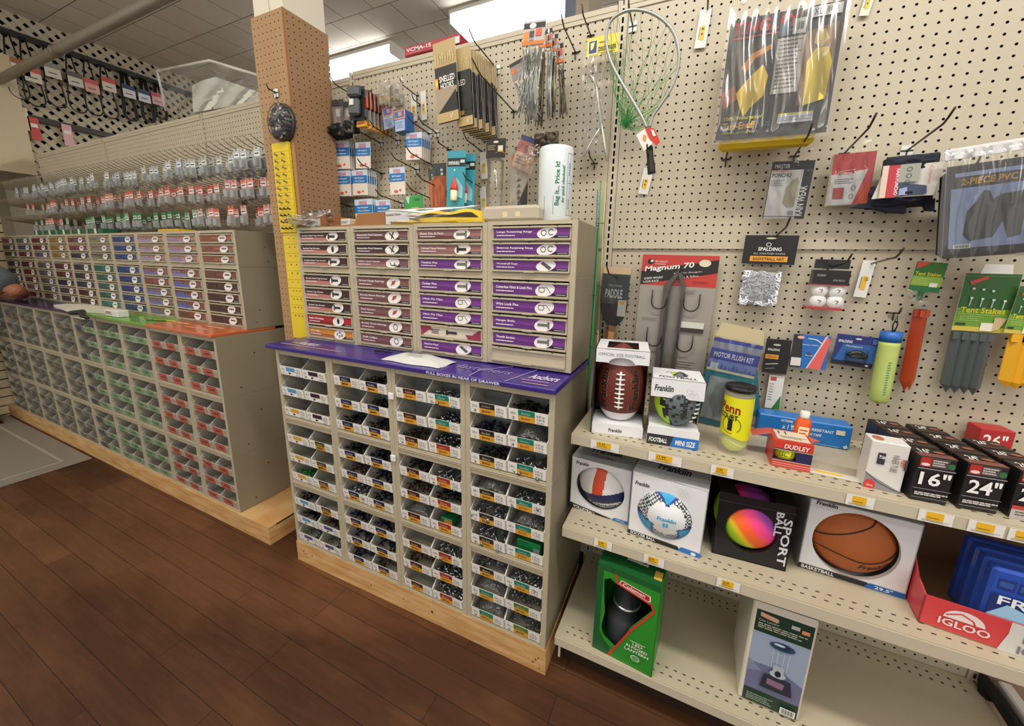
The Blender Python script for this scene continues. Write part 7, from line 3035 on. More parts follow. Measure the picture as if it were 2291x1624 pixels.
hang('lure_card', 'orange soft lure pack left of the teal float card', 'lures', (968, 366), (998, 364), (966, 474), -.09, fillet_art, bg='b8602c', parts=clear_over(17, .010))
hang('lure_card', 'narrow orange pack partly behind the orange soft lures', 'lures', (958, 380), (970, 378), (956, 474), -.06, fillet_art, bg='b87a4c')
hang('tackle_pack', 'bright green tackle card above the yellow bag', 'tackle pack', (906, 440), (944, 436), (904, 500), -.07, lambda p, w_, h_: (p.rect(0, 0, 1, 1, '3aa04c'), p.poly([(0, 0), (.3, 0), (.2, .3)], 'c8e0c8'), p.rect(.35, .42, .78, .64, 'd8a878'), p.text('GONE', .55, .2, .1, '1c5a2a', w=.3)), bg='3aa04c')


# flashlight style blister, orange handled tools, black gloves etc
def torch_parts(t, w_, h_):
    b = B()
    g = mat('50565a', .3)
    b.cbox(w_ * .08, -.030, -h_ * .36, w_ * .92, -.002, -h_ * .04, g, .008)
    b.cbox(w_ * .14, -.026, -h_ * .90, w_ * .86, -.002, -h_ * .38, g, .008)
    b.box(w_ * .36, -.0305, -h_ * .62, w_ * .62, -.026, -h_ * .44, mat('d8dcdc', .3))
    b.obj('blister_tray', t)


o = hang('lure_case', 'grey double blister case, front of its hook, upper left tackle', 'lure case', (783, 195), (815, 192), (785, 270), -.15, lambda p, w_, h_: p.rect(0, 0, 1, 1, '2a2c2e'), parts=torch_parts, bg='2a2c2e')
for k in range(1, 3):
    c = dup(o, loc=o.location + Vector((.004 * k, .036 * k, -.002 * k)))
    c['label'] = 'grey double blister case stacked behind the front one, %s' % ORD(k)


def knife_art(p, w_, h_):
    p.rect(0, 0, 1, 1, '8f8a86').rect(0, .0, 1, .5, '2a2220').rect(.0, .84, 1, 1, 'd0a040').rect(.1, .88, .9, .92, 'a83a2a')


def knife_parts(t, w_, h_):
    b = B()
    b.cbox(w_ * .15, -.012, -h_ * .46, w_ * .85, -.001, h_ * .02, mat('c8502a', .4), .003)
    b.obj('handle', t)
    b = B()
    b.box(w_ * .35, -.006, -h_ * .84, w_ * .65, -.002, -h_ * .46, mat('8a8784', .3, metal=.5))
    b.obj('blade', t)


o = hang('knife_card', 'orange handled fillet knife card, front of the row', 'knife', (813, 208), (827, 205), (817, 290), -.125, knife_art, parts=knife_parts)
for k in range(1, 6):
    c = dup(o, loc=o.location + Vector((.004 * k, .017 * k, -.001 * k)))
    c['label'] = 'orange handled fillet knife card stacked behind the front one'
    c['group'] = 'stacked fillet knife cards'
b = B()
c0 = P(808, 277, -.14)
b.box(-.022, -.004, -.012, .026, .010, .010, mat('d8a83a', .4))
b.box(-.020, -.0045, -.003, .024, -.004, .004, mat('b8442a', .4))
o = b.obj('knife_sheath_pack')
o.location = c0
tag(o, 'small yellow and red pack hanging below the grey blister case', 'tackle pack')
# black gloves bundle
b = B()
c0 = P(768, 288, -.09)
bkf = mat('100f0f', .9, bump=.6, bscale=60)
pillow(b, -.085, -.045, .055, .020, .045, bkf, 81, 12, .35)
pillow(b, .02, -.030, .10, .030, .035, bkf, 82, 10, .3)
o = b.obj('glove_bundle')
o.location = c0
tag(o, 'black fabric bundle under the silver tackle bags beside the column', 'gloves')


def silver_art(p, w_, h_):
    p.rect(0, 0, 1, .22, '2a2422').poly([(0, .2), (1, .2), (.9, 1), (.2, .95)], '9a918a').poly([(.15, .3), (.6, .25), (.5, .9), (.3, .9)], 'b8a8a4').rect(.4, .26, .8, .48, 'e4e0dc')


for k, (a, c, d, y, w_) in enumerate((((707, 235), (724, 246), (706, 300), -.13, 'hanging at the column side'), ((730, 240), (746, 242), (732, 306), -.10, 'second from the column'), ((742, 224), (768, 222), (744, 302), -.12, 'pinkish, third from the column'), ((764, 228), (792, 226), (770, 296), -.115, 'fourth from the column, tapered'))):
    hang('tackle_bag', 'silvery tackle bag, %s' % w_, 'tackle pack', a, c, d, y, silver_art, bg='7a7068', shape=[(0, 0), (1, 0), (1, .6), (.6, 1), (.2, .95)], parts=clear_over(90 + k, .009, .25))


def clearlure(p, w_, h_):
    p.rect(.05, .1, .3, .5, 'c8b89a').rect(.1, .6, .8, .8, 'b8a46a').ell(.55, .35, .15, .12, 'a89a88', 8).lines(.1, .85, .9, .98, 2, 'd8d0a0')


for k, (a, c, d) in enumerate((((846, 184), (872, 180), (848, 236)), ((870, 190), (900, 184), (872, 240)), ((884, 214), (908, 210), (886, 250)))):
    hang('lure_pack', 'pale see-through lure pack, %s from the left in the top group' % ORD(k), 'lures', a, c, d, -.12 + .01 * k, clearlure, bg=mat('cbc4b4', .3, 0, .45), parts=clear_over(110 + k, .012, .25))


def bluered(p, w_, h_):
    p.rect(0, 0, 1, .42, 'd88a78').rect(.12, .04, .88, .34, '2a6cae').rect(.42, .08, .7, .28, 'd8887c').poly([(.05, .46), (.95, .46), (.9, 1), (.1, 1)], 'a8b8d4').lines(.2, .55, .8, .9, 4, '6a7ca4')


hang('float_pack', 'blue and salmon float pack, left of two', 'tackle pack', (854, 244), (878, 236), (858, 292), -.11, bluered, bg='a8b8d4', parts=clear_over(121, .010))
o = hang('float_pack', 'blue and salmon float pack, right of two, thick stack', 'tackle pack', (880, 250), (906, 244), (882, 296), -.11, bluered, bg='2a62a8', th=.05)


# fish disgorger pack (yellow header, clear bag, aluminium V tool)
def disg_art(p, w_, h_):
    p.rect(0, 0, 1, 1, 'e0cf52').rect(.06, .16, .34, .92, 'dcd7a0').rect(.08, .20, .32, .84, '27407a').poly([(.12, .30), (.26, .26), (.22, .60), (.14, .70)], 'e0d890')
    p.text('DISGORGER', .38, .80, .24, '33301c', w=.56, bold=.03).lines(.38, .88, .9, .96, 1, '6a6430').lines(.4, .3, .6, .42, 1, '8a8440')


def disg_parts(t, w_, h_):
    b = B()
    pillow(b, -.012, -h_ * .92, w_ * .80, -h_ * 6.6, .010, film(.42, 9, .7), 131, 18, .5, -.002)
    b.obj('clear_bag', t)
    b = B()
    a2 = mat('d4d0c6', .35, metal=.4)
    def pt(x, y):
        q = P(x, y, -.062) - t.location
        return q
    M3 = Matrix.Rotation(-t.rotation_euler.y, 3, 'Y')
    def strip(pts, wd):
        pp = [M3 @ pt(*q) for q in pts]
        b.tube(pp, wd, a2, 4)
    strip([(1318, 168), (1328, 175), (1336, 200), (1343, 260), (1352, 320), (1359, 360)], .0048)
    strip([(1322, 170), (1333, 190), (1338, 230), (1346, 300)], .0035)
    strip([(1345, 283), (1330, 305), (1316, 330), (1305, 351)], .0036)
    b.obj('metal_tool', t)


hang('disgorger_pack', 'long clear pack with yellow DISGORGER card and a metal V tool', 'fishing tool', (1314, 87), (1386, 72), (1315, 128), -.055, disg_art, parts=disg_parts, bg='e0cf52')

# ================================================================== things on top of the near cabinets
ZT = 0.0665
# cardboard tray
A, C = P(717, 505, -.318), P(862, 500, -.318)
t = empty('cardboard_tray', 'open brown cardboard tray on top of the drawers', 'box', (A.x, -.318, ZT))
w_, h_ = C.x - A.x, .052
b = B()
cb = mat('9a6a42', .8, var=.08, bscale=12)
b.box(0, 0, 0, w_, .16, .003, cb)
b.prism([(0, 0, .003), (w_ * .12, 0, .003), (w_ * .55, 0, .008), (w_ * .60, 0, .045), (w_, 0, .048), (w_, 0, .003)], (0, .003, 0), cb)
b.prism([(0, .0, .003), (0, .0, .040), (0, .02, h_), (0, .16, h_), (0, .16, .003)], (.003, 0, 0), cb)
b.box(w_ - .003, .003, .003, w_, .16, .048, cb)
b.box(.003, .157, .003, w_ - .003, .16, .050, mat('7a4f30', .8))
b.obj('tray', t)
for k, (x, w2, c_, nm2, lab) in enumerate(((.10, .05, 'c9c6bc', 'small_box', 'small pale box in the cardboard tray'), (.17, .03, 'd8c23a', 'small_pack', 'small yellow pack in the cardboard tray'), (.20, .05, 'cfd2d0', 'small_pack', 'small silvery pack in the cardboard tray'))):
    b = B()
    b.cbox(0, 0, 0, w2, .03, .028 - .004 * k, mat(c_, .4), .003)
    p = Print(b, (0, -.0003, .022), (w2, 0, 0), (0, 0, -.02))
    p.lines(.1, .2, .8, .7, 2, '6a6a60')
    o = b.obj(nm2)
    o.location = (A.x + x, -.305, ZT + .0035)
    tag(o, lab, 'pack')
# clear crumpled bag at left
b = B()
A = P(648, 512, -.315)
pillow(b, 0, 0, .19, .055, .05, film(.40, 16, .5), 141, 18, .6)
pillow(b, .02, .0, .23, .070, -.03, film(.34, 16, .5), 142, 14, .6)
b.obj('x')
o = bpy.data.objects['x']
o.name = 'plastic_bag'
o.location = (A.x + .01, -.300, ZT)
tag(o, 'crumpled clear plastic bag on the left end of the drawer tops', 'bag')
# yellow bag
A, C = P(868, 498, -.322), P(1082, 492, -.322)
t = empty('rainwear_bag', 'folded yellow rainwear in clear plastic on top of the drawers', 'bag', (A.x, -.322, ZT + .003))
w_ = C.x - A.x
b = B()
ye = mat('e2c01a', .35, bump=.5, bscale=26)
n = 18
vs, fs = [], []
rr = random.Random(5)
for j in range(9):
    for i in range(n + 1):
        u, v = i / n, j / 8
        hh = .050 * min(1, 6 * u, 9 * (1 - u)) ** .6 * math.sin(PI * min(1, .10 + v * .85)) ** .45 * (1 + .12 * math.sin(u * 17 + v * 5)) + .001
        vs.append((w_ * (.03 + .95 * u), .01 + .17 * v, hh))
for j in range(8):
    for i in range(n):
        a = j * (n + 1) + i
        fs.append((a, a + 1, a + n + 2, a + n + 1))
b.add(vs, fs, ye, True)
b.prism([(w_ * .03, .006, 0), (w_ * .98, .006, 0), (w_ * .98, .006, .014), (w_ * .5, .004, .020), (w_ * .03, .006, .012)], (0, .012, 0), ye)
b.obj('yellow_fabric', t)
b = B()
pillow(b, -.01, 0, w_ + .01, .052, .006, film(.12, 9, .3), 151, 18, .2)
b.obj('clear_bag', t)
# beige plastic case
A, C = P(1076, 492, -.300), P(1203, 487, -.300)
t = empty('plastic_case', 'long translucent beige plastic case on top of the drawers', 'case', (A.x, -.300, ZT + .004))
w_ = C.x - A.x
b = B()
b.cbox(0, 0, 0, w_, .14, .050, mat('bdb3a0', .3, 0, .92), .010)
for u in (.40, .62):
    b.box(w_ * u, -.0006, .014, w_ * u + .016, 0, .030, mat('dccb9c', .5))
b.obj('shell', t)
# roll of bags
A = P(1240, 487, -.20)
rr_ = (P(1277, 420, -.20).x - P(1203, 420, -.20).x) / 2 * .96
hr = P(1240, 337, -.20).z - ZT
t = empty('bag_roll', 'upright roll of white parts bags with green lettering', 'roll', (A.x, -.20, ZT + .004))
b = B()
rw = mat('d3dcdf', .3, bump=.1, bscale=30)
b.lathe([(rr_ * .96, .0), (rr_, .004), (rr_, hr - .006), (rr_ * .95, hr), (rr_ * .4, hr), (rr_ * .4, hr - .02)], rw, 32)
fa = math.atan2(CAM.y + .2, CAM.x - A.x)
def cyr(a, z, lf=.0006):
    return ((rr_ + lf) * math.cos(fa + a), (rr_ + lf) * math.sin(fa + a), z)
gr = mat('1f7a4a', .4)
text_map(b, 'Bag It... Price It!', lambda x, y: cyr(.30 - y * .34, hr * (.22 + .56 * x)), gr, bold=.05)
text_map(b, 'for quick checkout!', lambda x, y: cyr(.60 - y * .24, hr * (.26 + .48 * x)), gr, bold=.02, shear=.3)
bl = mat('4a5658', .4)
for a in (.72, .95, -.1, -.65):
    for z0_, z1_ in ((.10, .90),) if a > .6 else ((.10, .35),):
        b.poly([cyr(a - .008, hr * z0_), cyr(a + .008, hr * z0_), cyr(a + .008, hr * z1_), cyr(a - .008, hr * z1_)], bl)
for z in (.10, .52, .90):
    for i in range(5):
        a0, a1 = .72 + i * .12, .72 + (i + 1) * .12
        b.poly([cyr(a0, hr * z), cyr(a1, hr * z), cyr(a1, hr * z + .001), cyr(a0, hr * z + .001)], bl)
text_map(b, 'Price Each', lambda x, y: cyr(.90 - y * .09, hr * (.62 + .16 * x)), bl)
text_map(b, 'Quantity', lambda x, y: cyr(.90 - y * .09, hr * (.18 + .14 * x)), bl)
b.obj('rolled_bags', t)
# rag-like bag and pen on the counter
A, C = PZ(872, 800, -.408), PZ(1012, 812, -.408)
t = empty('parts_bag', 'white printed paper parts bag lying on the purple counter', 'bag', (A.x, A.y - .01, -.408), (0, 0, YAW_R))
w_ = (C - A).length
b = B()
n = 14
vs, fs = [], []
for j in range(8):
    for i in range(n + 1):
        u, v = i / n, j / 7
        sh = .014 * math.sin(u * 9) * (v == 0 or v == 1)
        hh = .001 + .024 * (math.sin(PI * u) * math.sin(PI * v)) ** .5 + .002 * math.sin(u * 15 + v * 7) * (0 < v < 1)
        vs.append((w_ * u + .012 * (v - .5), .0 + .105 * v * (1 - .15 * abs(u - .4)) + sh * .3 - .03, hh))
for j in range(7):
    for i in range(n):
        a = j * (n + 1) + i
        fs.append((a, a + 1, a + n + 2, a + n + 1))
b.add(vs, fs, mat('c9cac6', .6, bump=.5, bscale=30), True)
q = Print(b, (w_ * .28, .035, .0300), (w_ * .4, 0.004, 0), (0, -.05, -.001))
q.N = Vector((0, 0, 1))
q.text('Bag It, Price It', .0, .35, .36, '15181a', w=1.0, bold=.04, shear=.2).lines(.2, .5, .95, .95, 4, '9aa0a4')
b.obj('paper', t)
b = B()
a, c = PZ(838, 784, -.403), PZ(878, 787, -.403)
b.tube([a, a.lerp(c, .9), c], [.0035, .0035, .0015], mat('1c1a22', .3), 8)
tag(b.obj('marker_pen'), 'black marker pen lying on the purple counter', 'pen')

# ================================================================== on the brown column
hook(619, 208, (596, 192), label='wire hook with a white plate on the front of the brown column', plate=True, group='hooks on the column', wallY=cy0 - .001)
c0 = P(627, 273, cy0 - .020)
t = empty('lure_dome', 'round clear dome pack of assorted dark lures on the brown column', 'lures', c0)
b = B()
b.lathe([(.070, .018), (.073, .012), (.071, .004), (.068, .002)], mat('3a3a3e', .3, 0, .9), 28, (0, 0, 0), 'Y')
b.obj('backing_card', t)
b = B()
rr = random.Random(9)
for i in range(90):
    a, r_ = rr.uniform(0, 6.28), .062 * math.sqrt(rr.random())
    c_ = Vector((r_ * math.cos(a), rr.uniform(-.008, .004), r_ * math.sin(a)))
    d_ = Vector((rr.uniform(-1, 1), rr.uniform(-.3, .3), rr.uniform(-1, 1))).normalized() * .007
    b.tube([c_ - d_, c_, c_ + d_], [.002, .0042, .001], mat(rr.choice(['23242a', '6a2434', '8f9296', '2c3a30', '4a2c4a', 'c8c4bc']), .3), 6)
b.obj('lures', t)
b = B()
b.lathe([(.070, .0), (.068, -.010), (.055, -.016), (.030, -.019), (.001, -.020)], film(.18, 30, .5), 28, (0, 0, 0), 'Y')
b.obj('clear_dome', t)
# yellow screw gauge strip
A, C, Z = P(607, 322, cy0 - .012), P(644, 319, cy0 - .012), P(624, 520, cy0 - .012)
w_ = C.x - A.x
t = empty('screw_gauge', 'tall yellow screw gauge strip fixed to the brown column', 'sign', A)
b = B()
yl2 = mat('e3c51e', .4)
zb = Z.z - A.z
b.box(0, 0, zb, w_, .010, .0, yl2)
rows = 12
dk = mat('6a5a10', .5)
for r in range(rows):
    z = -.035 + (zb + .035) * r / rows
    b.box(.001, -.0004, z - .0008, w_ - .001, 0, z, dk)
b.obj('upper_plate', t)
sc = [mat('8a8476', .3, metal=.7), mat('191512', .5)]
for r in range(rows):
    z = -.035 + (zb + .035) * (r + .5) / rows
    for u in ((.30, .72) if r < 8 else (.28, .52, .76)):
        b = B()
        mm = sc[0] if r < 8 else sc[1]
        b.tube([(w_ * u, -.001, z), (w_ * u - .002, -.009, z + .003)], .0028, mm, 6)
        b.tube([(w_ * u - .002, -.009, z + .003), (w_ * u - .0022, -.011, z + .0035)], .0050, mm, 8)
        b.obj('sample_screw', t)
b = B()
Z2 = P(667, 756, cy0 - .006)
z2 = Z2.z - A.z
b.box(.004, .006, z2, w_ + .006, .0085, zb - .001, yl2)
for r in range(10):
    z = zb - .012 + (z2 - zb + .09) * r / 10
    b.box(.006, .0056, z - .0008, w_ + .004, .006, z, dk)
    for u in ((.36, .70) if r < 6 else (.32, .54, .76)):
        s_ = .0025 + .0008 * (r % 5)
        b.box(w_ * u, .0052, z - .014, w_ * u + .006, .0056, z - .014 + s_, sc[1])
b.obj('lower_sheet', t)

# ================================================================== long hooks and little packs at the left
_b = B()
L = .30
_b.tube([(0, 0, 0), (0, -L * .82, .024), (0, -L * .90, .034), (0, -L, .052)], .0022, mat('8c8068', .35, metal=.5), 5)
_b.tube([(-.011, -.001, 0), (.011, -.001, 0)], .0022, mat('8c8068', .35, metal=.5), 5)
hm = _b.mesh('peg_hook')


def pack_mesh(top, body, blist, bar):
    b = B()
    b.box(0, 0, -.040, .046, .001, 0, mat(top, .45))
    b.box(0, 0, -.090, .046, .001, -.040, mat(blist, .4))
    p = Print(b, (0, -.0003, 0), (.046, 0, 0), (0, 0, -.090))
    p.rect(.05, .20, .95, .42, body).rect(.15, .27, .8, .33, bar).ell(.5, .06, .10, .03, '3a352c', 8)
    b.add([(.004, 0, -.044), (.042, 0, -.044), (.042, 0, -.086), (.004, 0, -.086), (.008, -.013, -.048), (.038, -.013, -.048), (.038, -.013, -.082), (.008, -.013, -.082)],
          [(0, 1, 5, 4), (1, 2, 6, 5), (2, 3, 7, 6), (3, 0, 4, 7), (4, 5, 6, 7)], mat('c4c8c8', .1, 0, .45))
    for i in range(3):
        b.tube([(.013 + i * .009, -.002, -.050), (.013 + i * .009, -.002, -.080)], .0026, mat('4a4a4a', .3, metal=.6), 5)
    return b.mesh('hardware_pack')


pks = {'g': [pack_mesh('c4c8c8', 'eceeee', '9aa0a2', '3a4048'), pack_mesh('b4bcb8', 'e4e8e4', '8a928e', '2f363a'), pack_mesh('b8bccc', 'e8ecf2', '949aa4', '31405c')],
       'r': [pack_mesh('d8604e', 'f0e2dc', '9a7a70', '8a3a32'), pack_mesh('e08a7e', 'f2e6e0', '8d8480', '5a3a36'), pack_mesh('c8908a', 'ddd0ca', '907c76', '5a4440')],
       'n': [pack_mesh('4f8a5c', 'cfdccc', '58705a', '20402a'), pack_mesh('8aa890', 'd4dccf', '6b7a6c', '2c4434'), pack_mesh('2f7a44', 'c8d4c0', '35523c', '173a20')]}
Z1, Z2_, Z3 = .415, .287, .165
rr = random.Random(21)
cnt = 0
wl = {'g': 'grey and white', 'r': 'coral topped', 'n': 'green topped'}
for ri, (zz, fam) in enumerate(((Z1, 'g'), (Z2_, 'r'), (Z3, 'n'))):
    for k in range(66):
        x = -1.565 - k * .0508
        if x > -1.60 and False:
            continue
        o = bpy.data.objects.new('peg_hook', hm)
        COL.objects.link(o)
        o.location = (x, -.005, zz)
        tag(o, 'long wire hook in the %s row of the left pegboard run' % ('upper', 'middle', 'lower')[ri], 'hook', 'long hooks, %s row' % ('upper', 'middle', 'lower')[ri])
        if k > 61 - 3 * ri or (rr.random() < .12):
            continue
        fm = fam
        if fam == 'n' and (k < 13 or 46 < k < 52):
            fm = 'r'
        ms = pks[fm]
        mi_ = rr.randrange(3)
        y0_ = -rr.choice([.25, .235, .22, .20, .15])
        for j in range(1 if rr.random() < .36 else 2):
            if cnt >= 296:
                break
            cnt += 1
            o = bpy.data.objects.new('hardware_pack', ms[mi_])
            COL.objects.link(o)
            y = y0_ + j * rr.uniform(.022, .05)
            o.location = (x - .023, y, zz + .006 - y * .08 - .004 + rr.uniform(-.004, .002))
            o.rotation_euler = (0, rr.uniform(-.04, .04), 0)
            tag(o, 'small %s hardware pack in the %s row of long hooks' % (wl[fm], ('upper', 'middle', 'lower')[ri]), 'hardware pack', 'small %s packs, %s row' % (wl[fm], ('upper', 'middle', 'lower')[ri]))
# pieces lying on the tops of the long run
b = B()
a, c = P(358, 514, LYU + .02), P(402, 509, LYU + .02)
b.cbox(a.x, LYU + .01, .0645, c.x, LYU + .09, .078, mat('d8a51e', .4), .002)
tag(b.obj('yellow_box'), 'flat yellow box on top of the long run of drawers', 'box')
b = B()
a, c = P(80, 525, -.2), P(235, 505, -.2)
b.cbox(-4.25, -.30, .0645, -3.15, -.22, .098, mat('1d5a38', .5, var=.2, bscale=20), .003)
p = Print(b, (-4.25, -.3003, .098), (1.1, 0, 0), (0, 0, -.032))
for i in range(9):
    p.rect(.03 + i * .11, .0, .06 + i * .11, 1, ('d8d4c8', '8a8478')[i % 2])
tag(b.obj('green_box_row'), 'long dark green box on top of the far drawers', 'box')

# ================================================================== on the coloured counters
b = B()
a, c = PZ(125, 688, -.41), PZ(265, 690, -.41)
pts = [PZ(x, y, -.4095) for x, y in ((120, 686), (150, 683), (208, 685), (262, 692), (258, 703), (200, 700), (150, 697))]
b.prism(pts, (0, 0, .012), mat('d8d4c6', .7, bump=.5, bscale=30))
tag(b.obj('white_cloth'), 'white crumpled cloth lying on the far coloured counter', 'cloth')
b = B()
a = PZ(236, 706, -.409)
b.cbox(a.x, a.y, -.4095, a.x + .15, a.y + .05, -.372, mat('e2e0dc', .4), .003)
p = Print(b, (a.x, a.y - .0004, -.372), (.15, 0, 0), (0, 0, -.036))
p.rect(.1, .25, .5, .5, 'c06a5a').lines(.1, .6, .6, .8, 1, '8a8a86')
tag(b.obj('small_carton'), 'small white carton on the green counter', 'carton')
b = B()
a, c = PZ(158, 700, -.406), PZ(185, 708, -.406)
b.tube([a, a.lerp(c, .4) + Vector((0, .03, .01)), c, c + Vector((.10, -.01, 0))], [.012, .016, .012, .006], mat('141416', .5), 8)
tag(b.obj('black_cutter'), 'black hand tool lying beside the white cloth', 'tool')
for k, (p0, p1, c_, lab) in enumerate((((345, 714), (395, 719), 'c8c43a', 'yellow pencil on the green counter'), ((330, 716), (372, 717), '3a5a2a', 'green pencil on the green counter'), ((160, 708), (190, 714), 'c8c8d0', 'silver pen at the edge of the navy counter'))):
    a, c = PZ(*p0, -.407), PZ(*p1, -.407)
    b = B()
    b.tube([a, a.lerp(c, .93), c], [.0035, .0035, .0008], mat(c_, .4), 6)
    tag(b.obj('pencil'), lab, 'pencil')

# ================================================================== lattice with drive belts
b = B()
lx, y0, y1, z0, z1 = -5.13, -1.4, 1.9, .62, CEIL_Z
pitch, sw = .062, .0345
cr = mat('b9ae94', .6, var=.06, bscale=4)
def clip(pts, y0, y1, z0, z1):
    def cl(ps, ax, lim, keep):
        out = []
        for i in range(len(ps)):
            a, c = ps[i], ps[(i + 1) % len(ps)]
            ia, ic = keep(a[ax], lim), keep(c[ax], lim)
            if ia:
                out.append(a)
            if ia != ic:
                f = (lim - a[ax]) / (c[ax] - a[ax])
                out.append(tuple(a[j] + (c[j] - a[j]) * f for j in range(2)))
        return out
    for ax, lim, kp in ((0, y0, lambda v, l: v >= l), (0, y1, lambda v, l: v <= l), (1, z0, lambda v, l: v >= l), (1, z1, lambda v, l: v <= l)):
        if pts:
            pts = cl(pts, ax, lim, kp)
    return pts
dp = pitch * math.sqrt(2)
span = (z1 - z0)
for sgn, xx in ((1, lx), (-1, lx + .006)):
    k = 0
    s = y0 - span - .2
    while s < y1 + span + .2:
        hw = sw * math.sqrt(2) / 2
        if sgn > 0:
            pts = [(s - hw, z0), (s + hw, z0), (s + hw + span, z1), (s - hw + span, z1)]
        else:
            pts = [(s - hw + span, z0), (s + hw + span, z0), (s + hw, z1), (s - hw, z1)]
        q = clip(pts, y0, y1, z0, z1)
        if len(q) > 2:
            b.prism([(xx, y, z) for y, z in q], (.005, 0, 0), cr)
        s += dp
t = empty('lattice_panel', 'cream diagonal lattice wall panel behind the drive belts', 'lattice', (0, 0, 0))
b.obj('slats', t)
b = B()
b.box(lx - .06, y0, z0, lx - .05, y1, z1, mat('1d1411', .9))
b.obj('dark_backing', t)
for nm, z, lab, y1_ in (('belt_rail', 1.735, 'upper black rail holding the drive belts', 1.8), ('belt_rail', 1.10, 'lower dark brown rail across the lattice', .75)):
    b = B()
    b.box(-5.108, -.35, z - .045, -5.085, y1_, z, mat('1c1518' if z > 1.5 else '2b1b18', .5))
    tag(b.obj(nm), lab, 'rail')
bm2 = mat('1a1619', .5)
belts = [((45, 150), (47, 222), 'd8d0c0', 'a05a3a'), ((73, 168), (83, 238), 'd8cdbc', 'c85a50'), ((117, 158), (130, 240), 'cfcabc', '8a8478'), ((168, 178), (178, 252), 'cfcabc', '5a5650'), ((205, 193), (215, 258), 'dca294', 'c8584a'), ((243, 190), (250, 265), 'd8ccba', 'c84a3c'),
         ((288, 205), (292, 272), 'd4d6dc', '28305e'), ((322, 215), (332, 275), 'cfd8e0', '28305e'), ((352, 222), (360, 268), 'd8a4a4', 'c84a5a')]
for i, (cpx, bpx, c1, c2) in enumerate(belts):
    cc_, bb_ = PX(*cpx, -5.07), PX(*bpx, -5.07)
    t = empty('drive_belt', 'drive belt loop with %s card, %s from the left on lattice' % (('pale', 'red and white', 'cream', 'grey', 'pink', 'red and cream', 'navy and white', 'navy and pale blue', 'rose')[i], ORD(i)), 'drive belt', (-5.07, bb_.y, 1.70), (0, 0, 0), 'drive belts on the lattice')
    hw = .055 if i < 6 else .045
    zb = bb_.z - 1.70
    b = B()
    for q_ in range(1 if i < 6 else 3):
        o_ = .010 * q_
        pts = [(0, -.012 + o_, 0), (0, -hw * .7 + o_, zb * .45), (.004, -hw + o_, zb + .09)] + [(.006, hw * math.cos(a) + o_, zb + .06 + (hw * 1.1 - .0) * math.sin(a)) for a in [PI + PI * k / 10 for k in range(11)]] + [(.004, hw + o_, zb + .09), (0, hw * .7 + o_, zb * .45), (0, .012 + o_, 0)]
        b.tube(pts, .0055, bm2, 6)
    b.obj('belt', t)
    b = B()
    z_ = cc_.z - 1.70
    yc = cc_.y - bb_.y
    b.box(.012, yc - .050, z_ - .06, .014, yc + .045, z_ + .055, mat(c1, .5))
    b.box(.014, yc - .050, z_ + .015, .0145, yc + .045, z_ + .055, mat(c2, .5))
    b.box(.014, yc - .030, z_ - .03, .0145, yc + .020, z_ - .02, mat('6a6460', .5))
    b.obj('belt_card', t)
for nm, pxs, c_, lab in (('belt_sleeve', (52, 262), 'd4c8ae', 'cream card sleeve hanging under the lower rail'), ('belt_sleeve', (78, 285), 'b8443c', 'red card sleeve hanging under the lower rail'), ('belt_sleeve', (152, 300), 'd0a4a8', 'pink and white card low on the lattice')):
    cc_ = PX(*pxs, -5.07)
    b = B()
    b.box(-5.078, cc_.y - .03, cc_.z - .10, -5.072, cc_.y + .03, cc_.z + .08, mat(c_, .5))
    b.box(-5.0718, cc_.y - .02, cc_.z, -5.0715, cc_.y + .02, cc_.z + .03, mat('e0d8cc', .5))
    tag(b.obj(nm), lab, 'card')

# white panel wrapped in plastic standing on the wall top
t = empty('wrapped_panel', 'white board wrapped in loose clear plastic on top of the pegboard wall', 'panel', (0, 0, 0))
b = B()
q = [P(x, y, .05) for x, y in ((432, 252), (429, 192), (452, 180), (482, 172), (578, 205), (578, 226))]
q = [Vector((v.x, .05, max(v.z, .7605))) for v in q]
b.prism(q, (0, .18, 0), mat('dedccf', .5))
b.obj('white_board', t)
b = B()
tl, tm, tr = P(352, 160, .04), P(470, 136, .04), P(580, 170, .04)
n = 22
vs, fs = [], []
rr = random.Random(4)
for j in range(n + 1):
    for i in range(n + 1):
        u, v = i / n, j / n
        top = tl.lerp(tm, u / .45) if u < .45 else tm.lerp(tr, (u - .45) / .55)
        xb = tl.x + (tr.x - tl.x) * u
        zb = .775 + (.10 * (1 - u / .32) if u < .32 else 0)
        zz = top.z + (zb - top.z) * v
        vs.append((top.x + (xb - top.x) * v, .035 + .03 * math.sin(u * 19 + v * 6) * v + rr.uniform(-.006, .006), zz))
for j in range(n):
    for i in range(n):
        a = j * (n + 1) + i
        fs.append((a, a + n + 1, a + n + 2, a + 1))
b.add(vs, fs, film(.30, 5, .45), True)
b.obj('clear_plastic', t)
b = B()
b.tube([tl, tm, tr], .009, mat('d9d5cc', .3), 6)
b.tube([tl, (tl.x + .005, .05, .86)], .006, mat('e6e8ea', .2, 0, .7), 6)
b.obj('rim', t)

# boxed pump on the wall top
A, C, Z = P(906, 108, .02), P(1014, 82, .02), P(908, 131, .02)
w_ = (C.x - A.x) * 1.14
t = empty('pump_box', 'red VCMA-15 condensate pump box on top of the pegboard wall', 'box', (A.x, .015, .797))
h_ = A.z - .797
b = B()
b.cbox(0, 0, 0, w_, .10, h_, mat('a82e44', .4), .003)
p = Print(b, (0, -.0003, h_), (w_, 0, 0), (0, 0, -h_))
p.text('VCMA-15', .04, .62, .42, 'f0e8e6', w=.46, bold=.06).text('Condensate Pump', .04, .82, .12, 'e8d0d0', w=.28).rect(.88, .3, .995, 1, 'dcd8d6')
b.obj('carton', t)

